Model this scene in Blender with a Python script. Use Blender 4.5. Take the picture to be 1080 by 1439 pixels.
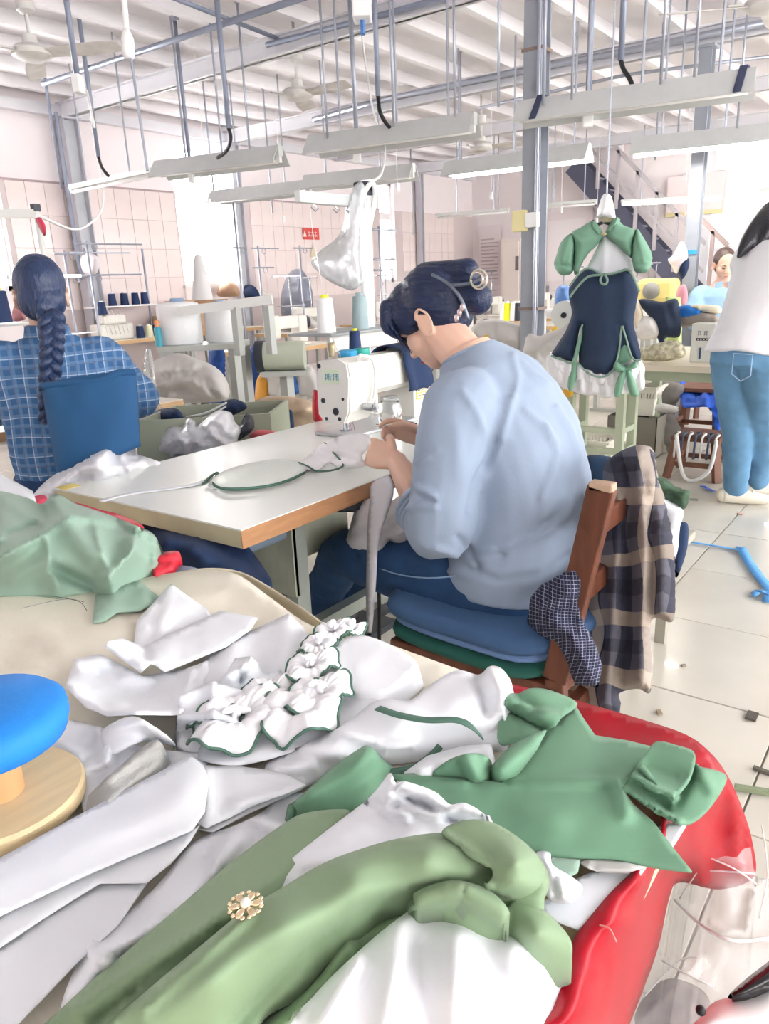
import bpy, bmesh, math, random
import numpy as np
from mathutils import Vector, Matrix, noise as mnoise
from mathutils.geometry import delaunay_2d_cdt
for o in list(bpy.data.objects): bpy.data.objects.remove(o)
SC = bpy.context.scene; COL = SC.collection
random.seed(7)
# ------------------------------------------------------------------ camera (room axes: X along the window wall, Y towards it)
FPX, IW, IH = 1050.0, 1080, 1439
CAMP = np.array([0.0, 0.0, 1.3])
def _u(v): return v/np.linalg.norm(v)
_x = _u(np.array([817.0, 357.5, -FPX])); _y = np.array([-1465.0, 261.5, -FPX]); _y = _u(_y-_x*np.dot(_y, _x))
CM = np.array([_x, _y, np.cross(_x, _y)])
cd = bpy.data.cameras.new('camera'); cam = bpy.data.objects.new('camera', cd); COL.objects.link(cam)
cd.sensor_fit = 'VERTICAL'; cd.sensor_height = 36.0; cd.lens = 36.0*FPX/IH; cd.clip_start = 0.02; cd.clip_end = 200
m4 = Matrix([list(CM[i])+[CAMP[i]] for i in range(3)]+[[0, 0, 0, 1]])
cam.matrix_world = m4; SC.camera = cam
# ------------------------------------------------------------------ world and exposure
W = bpy.data.worlds.new('world'); SC.world = W; W.use_nodes = True
W.node_tree.nodes['Background'].inputs[0].default_value = (1.0, 0.985, 0.975, 1)
W.node_tree.nodes['Background'].inputs[1].default_value = 5.1
SC.view_settings.view_transform = 'Standard'; SC.view_settings.look = 'None'
SC.view_settings.gamma = 1.0; SC.view_settings.use_curve_mapping = False
SC.view_settings.exposure = 1.04
# daylight entering through the three windows of the left wall
for _i, (_x0, _x1, _z0, _z1, _e) in enumerate(((3.0, 4.05, 1.36, 2.9, 60.), (6.13, 7.12, 1.36, 2.92, 60.), (10.1, 10.5, 1.3, 2.8, 40.))):
    _l = bpy.data.lights.new('window_daylight', 'AREA'); _l.shape = 'RECTANGLE'; _l.size = _x1-_x0; _l.size_y = _z1-_z0; _l.energy = _e; _l.color = (1, .98, .96)
    _o = bpy.data.objects.new('window_daylight', _l); COL.objects.link(_o); _o.location = ((_x0+_x1)/2, 7.9, (_z0+_z1)/2); _o.rotation_euler = (-math.pi/2, 0, 0)
# ------------------------------------------------------------------ pixel -> place in the room
def ray(px, py): return CM @ np.array([px-540.0, -(py-719.5), -FPX])
def _at(px, py, ax, val):
    d = ray(px, py); return CAMP+d*((val-CAMP[ax])/d[ax])
def atx(px, py, v): return _at(px, py, 0, v)
def aty(px, py, v): return _at(px, py, 1, v)
def atz(px, py, v): return _at(px, py, 2, v)
def atd(px, py, v): return CAMP+ray(px, py)*(v/FPX)
def proj(p):
    c = CM.T @ (np.array(p)-CAMP); return 540+FPX*c[0]/-c[2], 719.5-FPX*c[1]/-c[2]
AT = {'x': atx, 'y': aty, 'z': atz, 'd': atd}
# ------------------------------------------------------------------ materials
MATS = {}
def lin(h):
    h = h.lstrip('#'); c = [int(h[i:i+2], 16)/255 for i in (0, 2, 4)]
    return [x/12.92 if x <= .04045 else ((x+.055)/1.055)**2.4 for x in c]
def mat(name, hx, rough=.6, metal=0., bump=0., bscale=60., var=0., vscale=8., trans=0., alpha=1., emit=None, estr=0., sheen=0., stretch=None, coat=0.):
    if name in MATS: return MATS[name]
    m = bpy.data.materials.new(name); m.use_nodes = True; MATS[name] = m
    nt = m.node_tree; b = nt.nodes['Principled BSDF']; L = nt.links
    col = lin(hx)
    b.inputs['Base Color'].default_value = (*col, 1); b.inputs['Roughness'].default_value = rough; b.inputs['Metallic'].default_value = metal
    b.inputs['Transmission Weight'].default_value = trans; b.inputs['Alpha'].default_value = alpha
    b.inputs['Sheen Weight'].default_value = sheen; b.inputs['Coat Weight'].default_value = coat
    if emit: b.inputs['Emission Color'].default_value = (*lin(emit), 1); b.inputs['Emission Strength'].default_value = estr
    tc = nt.nodes.new('ShaderNodeTexCoord'); mp = nt.nodes.new('ShaderNodeMapping'); L.new(tc.outputs['Object'], mp.inputs[0])
    if stretch: mp.inputs['Scale'].default_value = stretch
    m['vec'] = mp.name
    if var > 0:
        n = nt.nodes.new('ShaderNodeTexNoise'); n.inputs['Scale'].default_value = vscale; n.inputs['Detail'].default_value = 5
        L.new(mp.outputs[0], n.inputs['Vector'])
        r = nt.nodes.new('ShaderNodeValToRGB'); r.color_ramp.elements[0].position = .3; r.color_ramp.elements[1].position = .7
        r.color_ramp.elements[0].color = (*[max(0, c*(1-var)) for c in col], 1); r.color_ramp.elements[1].color = (*[min(1, c*(1+var*.6)) for c in col], 1)
        L.new(n.outputs['Fac'], r.inputs[0]); L.new(r.outputs[0], b.inputs['Base Color'])
    if bump > 0:
        n2 = nt.nodes.new('ShaderNodeTexNoise'); n2.inputs['Scale'].default_value = bscale; n2.inputs['Detail'].default_value = 4
        L.new(mp.outputs[0], n2.inputs['Vector'])
        bp = nt.nodes.new('ShaderNodeBump'); bp.inputs['Strength'].default_value = bump; bp.inputs['Distance'].default_value = .01
        L.new(n2.outputs['Fac'], bp.inputs['Height']); L.new(bp.outputs[0], b.inputs['Normal'])
    return m
def stripes(name, base, cols, rough=.85, bump=.15):
    """woven check: cols = list of (axis, scale, width, hex, mix)"""
    if name in MATS: return MATS[name]
    m = mat(name, base, rough, bump=bump, bscale=300); nt = m.node_tree; L = nt.links; b = nt.nodes['Principled BSDF']
    tc = [n for n in nt.nodes if n.type == 'TEX_COORD'][0]; sx = nt.nodes.new('ShaderNodeSeparateXYZ'); L.new(tc.outputs['UV'], sx.inputs[0])
    prev = None
    for ax, sc, wd, hx, mixf in cols:
        ph = 0
        mu = nt.nodes.new('ShaderNodeMath'); mu.operation = 'MULTIPLY'; mu.inputs[1].default_value = sc; L.new(sx.outputs[ax], mu.inputs[0])
        fr = nt.nodes.new('ShaderNodeMath'); fr.operation = 'FRACT'; L.new(mu.outputs[0], fr.inputs[0])
        lt = nt.nodes.new('ShaderNodeMath'); lt.operation = 'LESS_THAN'; lt.inputs[1].default_value = wd; L.new(fr.outputs[0], lt.inputs[0])
        ms = nt.nodes.new('ShaderNodeMath'); ms.operation = 'MULTIPLY'; ms.inputs[1].default_value = mixf; L.new(lt.outputs[0], ms.inputs[0])
        mx = nt.nodes.new('ShaderNodeMix'); mx.data_type = 'RGBA'; L.new(ms.outputs[0], mx.inputs[0])
        if prev is None: mx.inputs[6].default_value = (*lin(base), 1)
        else: L.new(prev, mx.inputs[6])
        mx.inputs[7].default_value = (*lin(hx), 1); prev = mx.outputs[2]
    L.new(prev, b.inputs['Base Color'])
    return m
# ------------------------------------------------------------------ objects
ORG = {}
def tag(o, label, cat, group=None):
    o['label'] = label; o['category'] = cat
    if group: o['group'] = group
    return o
def thing(name, label, cat, loc=(0, 0, 0), group=None, rz=0.):
    o = bpy.data.objects.new(name, None); COL.objects.link(o); o.empty_display_size = .05
    o.location = [float(c) for c in loc]; o.rotation_euler[2] = rz; ORG[o.name] = np.array([float(c) for c in loc])
    return tag(o, label, cat, group)
def part_label(o, label): o['label'] = label; return o
def copy_tree(o, parent=None, **kw):
    c = o.copy(); COL.objects.link(c); c.parent = parent
    for ch in o.children: copy_tree(ch, c)
    if 'loc' in kw: c.location = [float(x) for x in kw['loc']]
    if 'rz' in kw: c.rotation_euler[2] = kw['rz']
    for k in ('label', 'group'):
        if k in kw: c[k] = kw[k]
    ORG[c.name] = np.array(c.location)
    return c
def V3(p): return Vector([float(c) for c in p])
class MB:
    def __init__(s): s.v = []; s.f = []; s.uv = None
    def add(s, vs, fs):
        k = len(s.v); s.v += [tuple(float(c) for c in v) for v in vs]; s.f += [tuple(i+k for i in f) for f in fs]; return s
    def box(s, c, d, rz=0., R=None, bev=0.):
        x, y, z = [q/2 for q in d]
        if bev <= 0:
            vs = [(-x, -y, -z), (x, -y, -z), (x, y, -z), (-x, y, -z), (-x, -y, z), (x, -y, z), (x, y, z), (-x, y, z)]
            fs = [(0, 3, 2, 1), (4, 5, 6, 7), (0, 1, 5, 4), (1, 2, 6, 5), (2, 3, 7, 6), (3, 0, 4, 7)]
        else:
            b = bmesh.new(); bmesh.ops.create_cube(b, size=1)
            for v in b.verts: v.co = Vector((v.co.x*2*x, v.co.y*2*y, v.co.z*2*z))
            bmesh.ops.bevel(b, geom=b.edges[:], offset=min(bev, .45*min(d)), segments=2, profile=.5, affect='EDGES')
            b.verts.index_update(); vs = [tuple(v.co) for v in b.verts]; fs = [tuple(v.index for v in f.verts) for f in b.faces]; b.free()
        M = R if R is not None else Matrix.Rotation(rz, 3, 'Z')
        return s.add([V3(c)+M @ Vector(v) for v in vs], fs)
    def bx(s, a, b, bev=0.):
        return s.box([(p+q)/2 for p, q in zip(a, b)], [abs(q-p) for p, q in zip(a, b)], bev=bev)
    def bar(s, p0, p1, w, h, up=(0, 0, 1), bev=0.):
        p0, p1 = V3(p0), V3(p1); d = (p1-p0); l = d.length; d.normalize(); u = Vector(up)
        sd = u.cross(d)
        if sd.length < 1e-4: sd = Vector((1, 0, 0)).cross(d)
        sd.normalize(); u = d.cross(sd)
        R = Matrix((d, sd, u)).transposed()
        return s.box((p0+p1)/2, (l, w, h), R=R, bev=bev)
    def tube(s, pts, r, n=8, caps=True, flat=1.0, up=None):
        pts = [V3(p) for p in pts]; N = len(pts); rs = r if hasattr(r, '__len__') else [r]*N
        k = len(s.v); prev = None
        for i, p in enumerate(pts):
            t = (pts[min(i+1, N-1)]-pts[max(i-1, 0)])
            if t.length < 1e-9: t = Vector((0, 0, 1))
            t.normalize()
            if prev is None:
                a = Vector(up) if up else (Vector((0, 0, 1)) if abs(t.z) < .9 else Vector((1, 0, 0)))
            else: a = prev
            a = a-t*a.dot(t)
            if a.length < 1e-6: a = t.orthogonal()
            a.normalize(); prev = a; b = t.cross(a)
            for j in range(n):
                th = 2*math.pi*j/n; s.v.append(tuple(p+a*(rs[i]*flat*math.cos(th))+b*(rs[i]*math.sin(th))))
        for i in range(N-1):
            for j in range(n):
                q = (j+1) % n; s.f.append((k+i*n+j, k+i*n+q, k+(i+1)*n+q, k+(i+1)*n+j))
        if caps:
            s.f.append(tuple(k+j for j in reversed(range(n)))); s.f.append(tuple(k+(N-1)*n+j for j in range(n)))
        return s
    def cyl(s, p0, p1, r0, r1=None, n=16): return s.tube([p0, p1], [r0, r0 if r1 is None else r1], n)
    def lathe(s, c, prof, n=20, R=None, sx=1., sy=1.):
        """prof = [(r, z)], closed solid about the local z axis"""
        k = len(s.v); M = R if R is not None else Matrix.Identity(3); c = V3(c)
        for r, z in prof:
            for j in range(n):
                th = 2*math.pi*j/n; s.v.append(tuple(c+M @ Vector((r*sx*math.cos(th), r*sy*math.sin(th), z))))
        for i in range(len(prof)-1):
            for j in range(n):
                q = (j+1) % n; s.f.append((k+i*n+j, k+i*n+q, k+(i+1)*n+q, k+(i+1)*n+j))
        s.f.append(tuple(k+j for j in reversed(range(n)))); s.f.append(tuple(k+(len(prof)-1)*n+j for j in range(n)))
        return s
    def ell(s, c, rad, R=None, n=16):
        pr = [(max(1e-3, math.sin(math.pi*i/n)), -math.cos(math.pi*i/n)) for i in range(n+1)]
        M = (R if R is not None else Matrix.Identity(3)) @ Matrix.Diagonal(Vector(rad))
        return s.lathe(c, pr, n=n+4, R=M)
    def prism(s, poly, p0, ex, ey, ez):
        """poly in (u,v); position p0+u*ex+v*ey, extruded by vector ez"""
        p0, ex, ey, ez = V3(p0), V3(ex), V3(ey), V3(ez); n = len(poly)
        A = [p0+ex*u+ey*v for u, v in poly]
        return s.add(A+[a+ez for a in A], [tuple(reversed(range(n))), tuple(range(n, 2*n))]+[(i, (i+1) % n, n+(i+1) % n, n+i) for i in range(n)])
    def build(s, name, m, parent=None, smooth=False, local=False, ang=None):
        me = bpy.data.meshes.new(name); vs = s.v
        if parent is not None and not local:
            o0 = ORG[parent.name]; vs = [(v[0]-o0[0], v[1]-o0[1], v[2]-o0[2]) for v in vs]
        me.from_pydata(vs, [], s.f); bm = bmesh.new(); bm.from_mesh(me); bmesh.ops.recalc_face_normals(bm, faces=bm.faces[:]); bm.to_mesh(me); bm.free()
        if s.uv is not None:
            ul = me.uv_layers.new(name='UVMap'); co = np.array(s.uv, dtype=float)
            idx = np.zeros(len(me.loops), dtype=int); me.loops.foreach_get('vertex_index', idx); ul.data.foreach_set('uv', co[idx].ravel())
        if smooth:
            me.polygons.foreach_set('use_smooth', [True]*len(me.polygons))
            if ang: me.set_sharp_from_angle(angle=math.radians(ang))
        me.materials.append(m)
        o = bpy.data.objects.new(name, me); COL.objects.link(o)
        if parent is not None:
            o.parent = parent; ORG[o.name] = ORG[parent.name] if not local else np.zeros(3)
        else: ORG[o.name] = np.zeros(3)
        return o
def recenter(o):
    """move the origin of a single-mesh thing to its base centre"""
    co = np.array([v.co[:] for v in o.data.vertices]); c = np.array([co[:, 0].mean(), co[:, 1].mean(), co[:, 2].min()])
    o.data.transform(Matrix.Translation(V3(-c))); o.location = V3(c); ORG[o.name] = c; return o
def single(mb, name, m, label, cat, group=None, smooth=False, ang=None):
    o = mb.build(name, m, None, smooth, ang=ang); tag(o, label, cat, group); return recenter(o)
def struct(mb, name, m, smooth=False):
    o = mb.build(name, m, None, smooth); o['kind'] = 'structure'; return o
# ------------------------------------------------------------------ cloth
def tps(P, v, lam=1e-3):
    P = np.array(P, float); v = np.array(v, float); n = len(P)
    d = np.linalg.norm(P[:, None]-P[None], axis=2); K = np.where(d > 0, d*d*np.log(d+1e-12), 0)+np.eye(n)*lam
    Q = np.hstack([np.ones((n, 1)), P]); A = np.zeros((n+3, n+3)); A[:n, :n] = K; A[:n, n:] = Q; A[n:, :n] = Q.T
    w = np.linalg.lstsq(A, np.concatenate([v, np.zeros(3)]), rcond=None)[0]
    def f(X):
        X = np.array(X, float); d = np.linalg.norm(X[:, None]-P[None], axis=2); K = np.where(d > 0, d*d*np.log(d+1e-12), 0)
        return K @ w[:n]+w[n]+X @ w[n+1:]
    return f
def catmull(pts, per=6, closed=True):
    pts = np.array(pts, float); n = len(pts); out = []
    rng = range(n) if closed else range(n-1)
    for i in rng:
        p0, p1, p2, p3 = (pts[(i-1) % n], pts[i], pts[(i+1) % n], pts[(i+2) % n]) if closed else (pts[max(i-1, 0)], pts[i], pts[i+1], pts[min(i+2, n-1)])
        for k in range(per):
            t = k/per
            out.append(.5*((2*p1)+(-p0+p2)*t+(2*p0-5*p1+4*p2-p3)*t*t+(-p0+3*p1-3*p2+p3)*t**3))
    if not closed: out.append(pts[-1])
    return np.array(out)
def resample(poly, sp):
    out = []; n = len(poly)
    for i in range(n):
        a, b = poly[i], poly[(i+1) % n]; k = max(1, int(round(np.linalg.norm((b-a)[:2])/sp)))
        for j in range(k): out.append(a+(b-a)*j/k)
    return np.array(out)
def inside(P, poly):
    x, y = P[:, 0], P[:, 1]; r = np.zeros(len(P), bool); n = len(poly); j = n-1
    for i in range(n):
        xi, yi = poly[i][:2]; xj, yj = poly[j][:2]
        c = ((yi > y) != (yj > y)) & (x < (xj-xi)*(y-yi)/((yj-yi) if yj != yi else 1e-9)+xi); r ^= c; j = i
    return r
def segdist(P, pts):
    pts = np.array(pts, float)[:, :2]; best = np.full(len(P), 1e9)
    for a, b in zip(pts[:-1], pts[1:]):
        d = b-a; t = np.clip(((P-a) @ d)/max(d @ d, 1e-9), 0, 1); best = np.minimum(best, np.linalg.norm(P-(a+t[:, None]*d), axis=1))
    return best
def trimesh(outline, sp, curve=True):
    """outline (n,3): px, py, value. returns points, faces, number of boundary points, dense outline"""
    o = np.array(outline, float)
    o = catmull(o, 5) if curve else o
    o = resample(o, sp); nb = len(o)
    lo, hi = o[:, :2].min(0), o[:, :2].max(0); rng = np.random.RandomState(3)
    gx, gy = np.meshgrid(np.arange(lo[0], hi[0], sp), np.arange(lo[1], hi[1], sp*.87)); gx = gx+(np.arange(gx.shape[0]) % 2)[:, None]*sp*.5
    G = np.stack([gx.ravel(), gy.ravel()], 1)+rng.uniform(-.1, .1, (gx.size, 2))*sp
    G = G[inside(G, o)]
    if len(G): G = G[segdist(G, np.vstack([o[:, :2], o[:1, :2]])) > sp*.55]
    allp = np.vstack([o[:, :2], G]) if len(G) else o[:, :2]
    r = delaunay_2d_cdt([Vector(p) for p in allp], [], [list(range(nb))], 1, 1e-5)
    vs = np.array([v[:] for v in r[0]]); orig = r[3]
    return vs, [tuple(f) for f in r[2]], o
def fold_add(P, folds):
    h = np.zeros(len(P))
    for pts, amp, wd in folds:
        d = segdist(P, pts); h += amp*(np.exp(-(d/wd)**2) if wd > 0 else np.exp(d/wd))
    return h
def nz(p, sc, seed=0.): return mnoise.noise(Vector((p[0]*sc+seed, p[1]*sc-seed, p[2]*sc+seed*.7)))
def boundary_loops(fs):
    cnt = {}
    for f in fs:
        for a, b in zip(f, f[1:]+f[:1]): cnt[(a, b)] = 1
    return [(a, b) for (a, b) in cnt if (b, a) not in cnt]
def sheet(name, outline, m, ctrl=(), folds=(), parent=None, sp=12, mode='z', curve=True, noise=(.004, 14.), thick=.002, skirt=None, label=None, cat=None, group=None, uvs=None, seed=0., sub=0, so=.25):
    vs, fs, ob = trimesh(outline, sp, curve)
    cp = ob[::max(1, len(ob)//60)]
    P = np.vstack([cp[:, :2]]+([np.array(ctrl, float)[:, :2]] if len(ctrl) else [])); val = np.concatenate([cp[:, 2]]+([np.array(ctrl, float)[:, 2]] if len(ctrl) else []))
    F = tps(P/100., val, 1e-4); z = F(vs/100.)
    s = 1. if mode == 'z' else -1.
    z = z+s*fold_add(vs, folds)
    at = AT[mode]; W3 = np.array([at(p[0], p[1], q) for p, q in zip(vs, z)])
    if noise and noise[0] > 0:
        rg = noise[2] if len(noise) > 2 else 0.
        z = z+s*np.array([noise[0]*(nz(w, noise[1], seed)+.5*nz(w, noise[1]*2.3, seed+9))+(rg*(.28-abs(nz(w, 8., seed+4)))+rg*.5*(.28-abs(nz(w, 19., seed+7))) if rg else 0.) for w in W3]); W3 = np.array([at(p[0], p[1], q) for p, q in zip(vs, z)])
    b = MB(); b.add(W3, fs)
    uv = None
    if uvs is not None:
        uv = [uvs(w, p) for w, p in zip(W3, vs)]
    if skirt is not None:
        be = boundary_loops(fs); ids = sorted({i for e in be for i in e}); k = len(b.v); mp = {i: k+j for j, i in enumerate(ids)}
        ax = {'x': 0, 'y': 1, 'z': 2}[mode]; cen = W3.mean(0)
        for i in ids:
            q = W3[i].copy()
            if mode == 'z':
                dd = q-cen; dd[2] = 0; l = np.linalg.norm(dd)+1e-9; drop = max(0., q[2]-skirt); q = q+dd/l*min(so*drop, .03); q[2] = min(q[2], skirt)
            else: q[ax] = skirt
            b.v.append(tuple(q)); 
            if uv is not None: uv.append(uv[i])
        b.f += [(i, j, mp[j], mp[i]) for i, j in be]
        if mode != 'z': b.f += [tuple(mp[i] if i in mp else i for i in f) for f in []]
    b.uv = uv
    o = b.build(name, m, parent, True)
    if thick:
        md = o.modifiers.new('thickness', 'SOLIDIFY'); md.thickness = thick; md.offset = -1
    if sub: md = o.modifiers.new('sub', 'SUBSURF'); md.levels = sub; md.render_levels = sub
    if label: tag(o, label, cat, group); 
    if parent is None: recenter(o)
    return o
def puff(name, outline, m, val, T, mode='x', sp=8, folds=(), noise=(.006, 12.), parent=None, label=None, cat=None, group=None, R=None, back=1., curve=True, smooth=True, uvs=None, seed=0., tilt=None):
    """closed solid: outline traced at its own distance, bulging T towards the viewer and T*back behind"""
    oo = [(p[0], p[1], p[2] if len(p) > 2 else 0.) for p in outline]
    vs, fs, ob = trimesh(oo, sp, curve); n = len(vs)
    d = segdist(vs, np.vstack([ob[:, :2], ob[:1, :2]])); R = R or max(d.max(), 1e-6)
    t = np.clip(d/R, 0, 1); h = np.sqrt(np.maximum(0, 1-(1-t)**2))
    be = boundary_loops(fs); bset = {i for e in be for i in e}; h[list(bset)] = 0
    fh = fold_add(vs, folds)*np.clip(t*3, 0, 1); at = AT[mode]
    base = np.array([(val if tilt is None else tilt(p)) for p in vs])
    s = 1. if mode == 'z' else -1.
    fr = []; bk = []
    for i in range(n):
        v0 = base[i]+s*(T*h[i]+fh[i]); w = at(vs[i][0], vs[i][1], v0)
        if noise and noise[0] and i not in bset: w = at(vs[i][0], vs[i][1], v0+s*min(1, 3*t[i])*(noise[0]*(nz(w, noise[1], seed)+.5*nz(w, noise[1]*2.3, seed))+(noise[2]*((.25-abs(nz(w, noise[1]*.8, seed+3)))+.5*(.25-abs(nz(w, noise[1]*1.9, seed+5)))) if len(noise) > 2 else 0.)))
        fr.append(w); wb = at(vs[i][0], vs[i][1], base[i]); ax = {'x': 0, 'y': 1, 'z': 2}[mode]; wb = wb.copy(); wb[ax] += -s*T*back*h[i]; bk.append(wb)
    b = MB(); b.v = [tuple(p) for p in fr]; mp = {}
    for i in range(n):
        if i in bset: mp[i] = i
        else: mp[i] = len(b.v); b.v.append(tuple(bk[i]))
    b.f = list(fs)+[tuple(mp[i] for i in reversed(f)) for f in fs]
    if uvs is not None:
        b.uv = [None]*len(b.v)
        for i in range(n): b.uv[i] = uvs(fr[i], vs[i]); b.uv[mp[i]] = b.uv[i]
    o = b.build(name, m, parent, smooth)
    if label: tag(o, label, cat, group)
    if parent is None: recenter(o)
    return o
# ------------------------------------------------------------------ bodies: overlapping solids fused into one continuous skin
def fuse(name, mb, m, parent, voxel=.006, smooth=4, disp=None, uvs=None):
    me = bpy.data.meshes.new('tmp'); me.from_pydata(mb.v, [], mb.f); bm = bmesh.new(); bm.from_mesh(me); bmesh.ops.recalc_face_normals(bm, faces=bm.faces[:]); bm.to_mesh(me); bm.free()
    o = bpy.data.objects.new('tmp', me); COL.objects.link(o)
    md = o.modifiers.new('r', 'REMESH'); md.mode = 'VOXEL'; md.voxel_size = voxel
    if smooth:
        sm = o.modifiers.new('s', 'SMOOTH'); sm.iterations = smooth; sm.factor = .5
    dg = bpy.context.evaluated_depsgraph_get(); ev = o.evaluated_get(dg); e = ev.to_mesh()
    nv = len(e.vertices); co = np.zeros(nv*3); e.vertices.foreach_get('co', co); co = co.reshape(-1, 3)
    no = np.zeros(nv*3); e.vertices.foreach_get('normal', no); no = no.reshape(-1, 3)
    fs = [tuple(p.vertices) for p in e.polygons]
    ev.to_mesh_clear(); bpy.data.objects.remove(o); bpy.data.meshes.remove(me)
    if disp is not None: co = co+no*np.array([disp(p, q) for p, q in zip(co, no)])[:, None]
    b = MB(); b.v = [tuple(p) for p in co]; b.f = fs
    if uvs is not None: b.uv = [uvs(p, q) for p, q in zip(co, no)]
    return b.build(name, m, parent, True)
def limb(mb, pts, rad, n=14, per=5):
    """tapered limb: smooth tube through joints with round ends"""
    P = catmull([list(p)+[r] for p, r in zip(pts, rad)], per, closed=False)
    p, r = [q[:3] for q in P], [q[3] for q in P]
    mb.tube(p, r, n); mb.ell(p[0], (r[0],)*3, n=8); mb.ell(p[-1], (r[-1],)*3, n=8)
def loft(mb, secs, n=24):
    """secs: list of (center, ax_vec, ay_vec) ellipse rings"""
    k = len(mb.v)
    for c, a, b in secs:
        c, a, b = V3(c), V3(a), V3(b)
        for j in range(n):
            th = 2*math.pi*j/n; ct, st = math.cos(th), math.sin(th)
            e = .85; ct = math.copysign(abs(ct)**e, ct); st = math.copysign(abs(st)**e, st)
            mb.v.append(tuple(c+a*ct+b*st))
    for i in range(len(secs)-1):
        for j in range(n):
            q = (j+1) % n; mb.f.append((k+i*n+j, k+i*n+q, k+(i+1)*n+q, k+(i+1)*n+j))
    mb.f.append(tuple(k+j for j in reversed(range(n)))); mb.f.append(tuple(k+(len(secs)-1)*n+j for j in range(n)))
# ================================================================== the room shell
WY, BX, CZ = 7.5, 13.0, 3.16
Mpaint = mat('wall_paint', '#f8f0f1', .85, bump=.04, bscale=30, var=.03, vscale=2)
Mtile = mat('wall_tile', '#f4e6e3', .22, var=.06, vscale=2.5, bump=.02, bscale=9)
Mgrout = mat('grout', '#d9cccb', .9)
Mceil = mat('ceiling_panel', '#f8f5f8', .8, var=.05, vscale=1.2)
Mpurl = mat('purlin_paint', '#faf8fa', .6)
Mbeam = mat('beam_paint', '#e6e6eb', .55, var=.05, vscale=2)
Mpost = mat('post_paint', '#a0a6b0', .45, var=.14, vscale=6, bump=.03, bscale=40)
Mpostl = mat('post_lit_face', '#c6cad0', .45, var=.08, vscale=6)  # post paint again, lightened for the face turned to the light
Mfloor = mat('floor_joint', '#8f8a80', .8)
Mftile = mat('floor_tile', '#d6d2c6', .24, var=.10, vscale=2.2, bump=.015, bscale=6, coat=.2)
Mglass = mat('window_glass', '#ffffff', .05, trans=1.)
Mframe = mat('window_frame', '#f2eeee', .5)
Mgal = mat('galvanised_pipe', '#a9aebb', .4, .5)
Mgald = mat('painted_conduit', '#8d95a8', .45, .2)
Mwhite = mat('white_plastic', '#f2f2f2', .45)
Mblack = mat('black_rubber', '#15171c', .5)
# floor: base slab and separate tiles
f = struct(MB().bx((-3, -7, -.1), (13.2, 7.7, -.006)), 'floor', Mfloor)
tp = .558
tm = MB().box((0, 0, -.008), (tp-.005, tp-.005, .016), bev=.002).build('tile', Mftile, f, local=True)
first = True
for i in range(-1, 20):
    for j in range(-2, 12):
        if i > 9 and j > 5: continue
        o = tm if first else tm.copy()
        if not first: COL.objects.link(o); o.parent = f
        first = False
        o.location = (2.245+(i-3)*tp+tp/2, .25+j*tp+tp/2, -.0005*((i*7+j*3) % 3))
struct(MB().bx((6.2, 3.7, -.02), (13, 7.5, -.003)), 'floor_far', Mftile)
# window wall with openings
wins = [(3.0, 4.05, 1.36, 2.9), (6.13, 7.12, 1.36, 2.92), (8.0, 8.01, 2.9, 2.91), (10.1, 10.5, 1.3, 2.8)]
def wallseg(mb, x0, x1, z0, z1): mb.bx((x0, WY, z0), (x1, WY+.24, z1))
wl = MB(); xs = -1.5
for (a, b, z0, z1) in (wins[0], wins[1], wins[3]):
    wallseg(wl, xs, a, 0, 3.4); wallseg(wl, a, b, 0, z0); wallseg(wl, a, b, z1, 3.4); xs = b
wallseg(wl, xs, 13.2, 0, 3.4)
wall = struct(wl, 'wall_left', Mpaint)
gb = MB(); xs = 2.6
for (a, b, z0, z1) in (wins[0], wins[1], wins[3]): gb.bx((xs, WY-.006, .2), (a, WY, 2.385)); xs = b
gb.bx((xs, WY-.006, .2), (BX, WY, 2.385)); gb.build('grout_bed', Mgrout, wall)
MB().bx((2.6, WY-.022, 2.385), (6.1, WY, 2.4)).bx((7.15, WY-.022, 2.385), (10.1, WY, 2.4)).build('tile_cap_strip', mat('cap_strip', '#b9a3a6', .5), wall)
tw, th = .2, .308
t0 = MB().box((0, 0, 0), (tw-.005, .012, th-.005), bev=.002).build('tile', Mtile, wall, local=True); first = True; n = 0
i = 0
for i in range(0, 48):
    for k in range(4 if i < 36 else 3):
        x = 2.7+i*tw+tw/2; z = 2.38-k*th-th/2
        if any(a-.02 < x+.1 and x-.1 < b+.02 and z+.1 > z0 for a, b, z0, z1 in (wins[0], wins[1], wins[3])): continue
        o = t0 if first else t0.copy()
        if not first: COL.objects.link(o); o.parent = wall
        first = False; o.location = (x, WY-.01, z); o.rotation_euler = (random.uniform(-.006, .006), 0, random.uniform(-.006, .006)); n += 1
def window(nm, a, b, z0, z1, tz, mull=True):
    fr = MB(); w = .05
    fr.bx((a, WY+.06, z0), (a+w, WY+.12, z1)).bx((b-w, WY+.06, z0), (b, WY+.12, z1)).bx((a, WY+.06, z1-w), (b, WY+.12, z1)).bx((a, WY+.06, z0), (b, WY+.12, z0+w)).bx((a, WY+.055, tz-.05), (b, WY+.125, tz+.05))
    m = (a+b)/2
    if mull: fr.bx((m-.03, WY+.058, z0), (m+.03, WY+.122, z1))
    o = struct(fr, nm, Mframe)
    for (p, q) in (((a, m), (m, b)) if mull else ((a, b),)):
        for (c, d) in ((z0, tz), (tz, z1)):
            MB().bx((p+.03, WY+.085, c+.03), (q-.03, WY+.09, d-.03)).build('pane', Mglass, o)
    MB().bx((a-.04, WY-.06, z0-.04), (b+.04, WY+.12, z0)).build('window_sill', Mframe, o)
    gr = MB()
    for k in range(7): xx = a+.1+k*(b-a-.2)/6; gr.cyl((xx, WY+.2, z0+.0), (xx, WY+.2, z0+.45), .006, n=6)
    gr.bx((a+.02, WY+.19, z0+.43), (b-.02, WY+.21, z0+.45)); gr.build('window_grille', Mframe, o)
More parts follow.
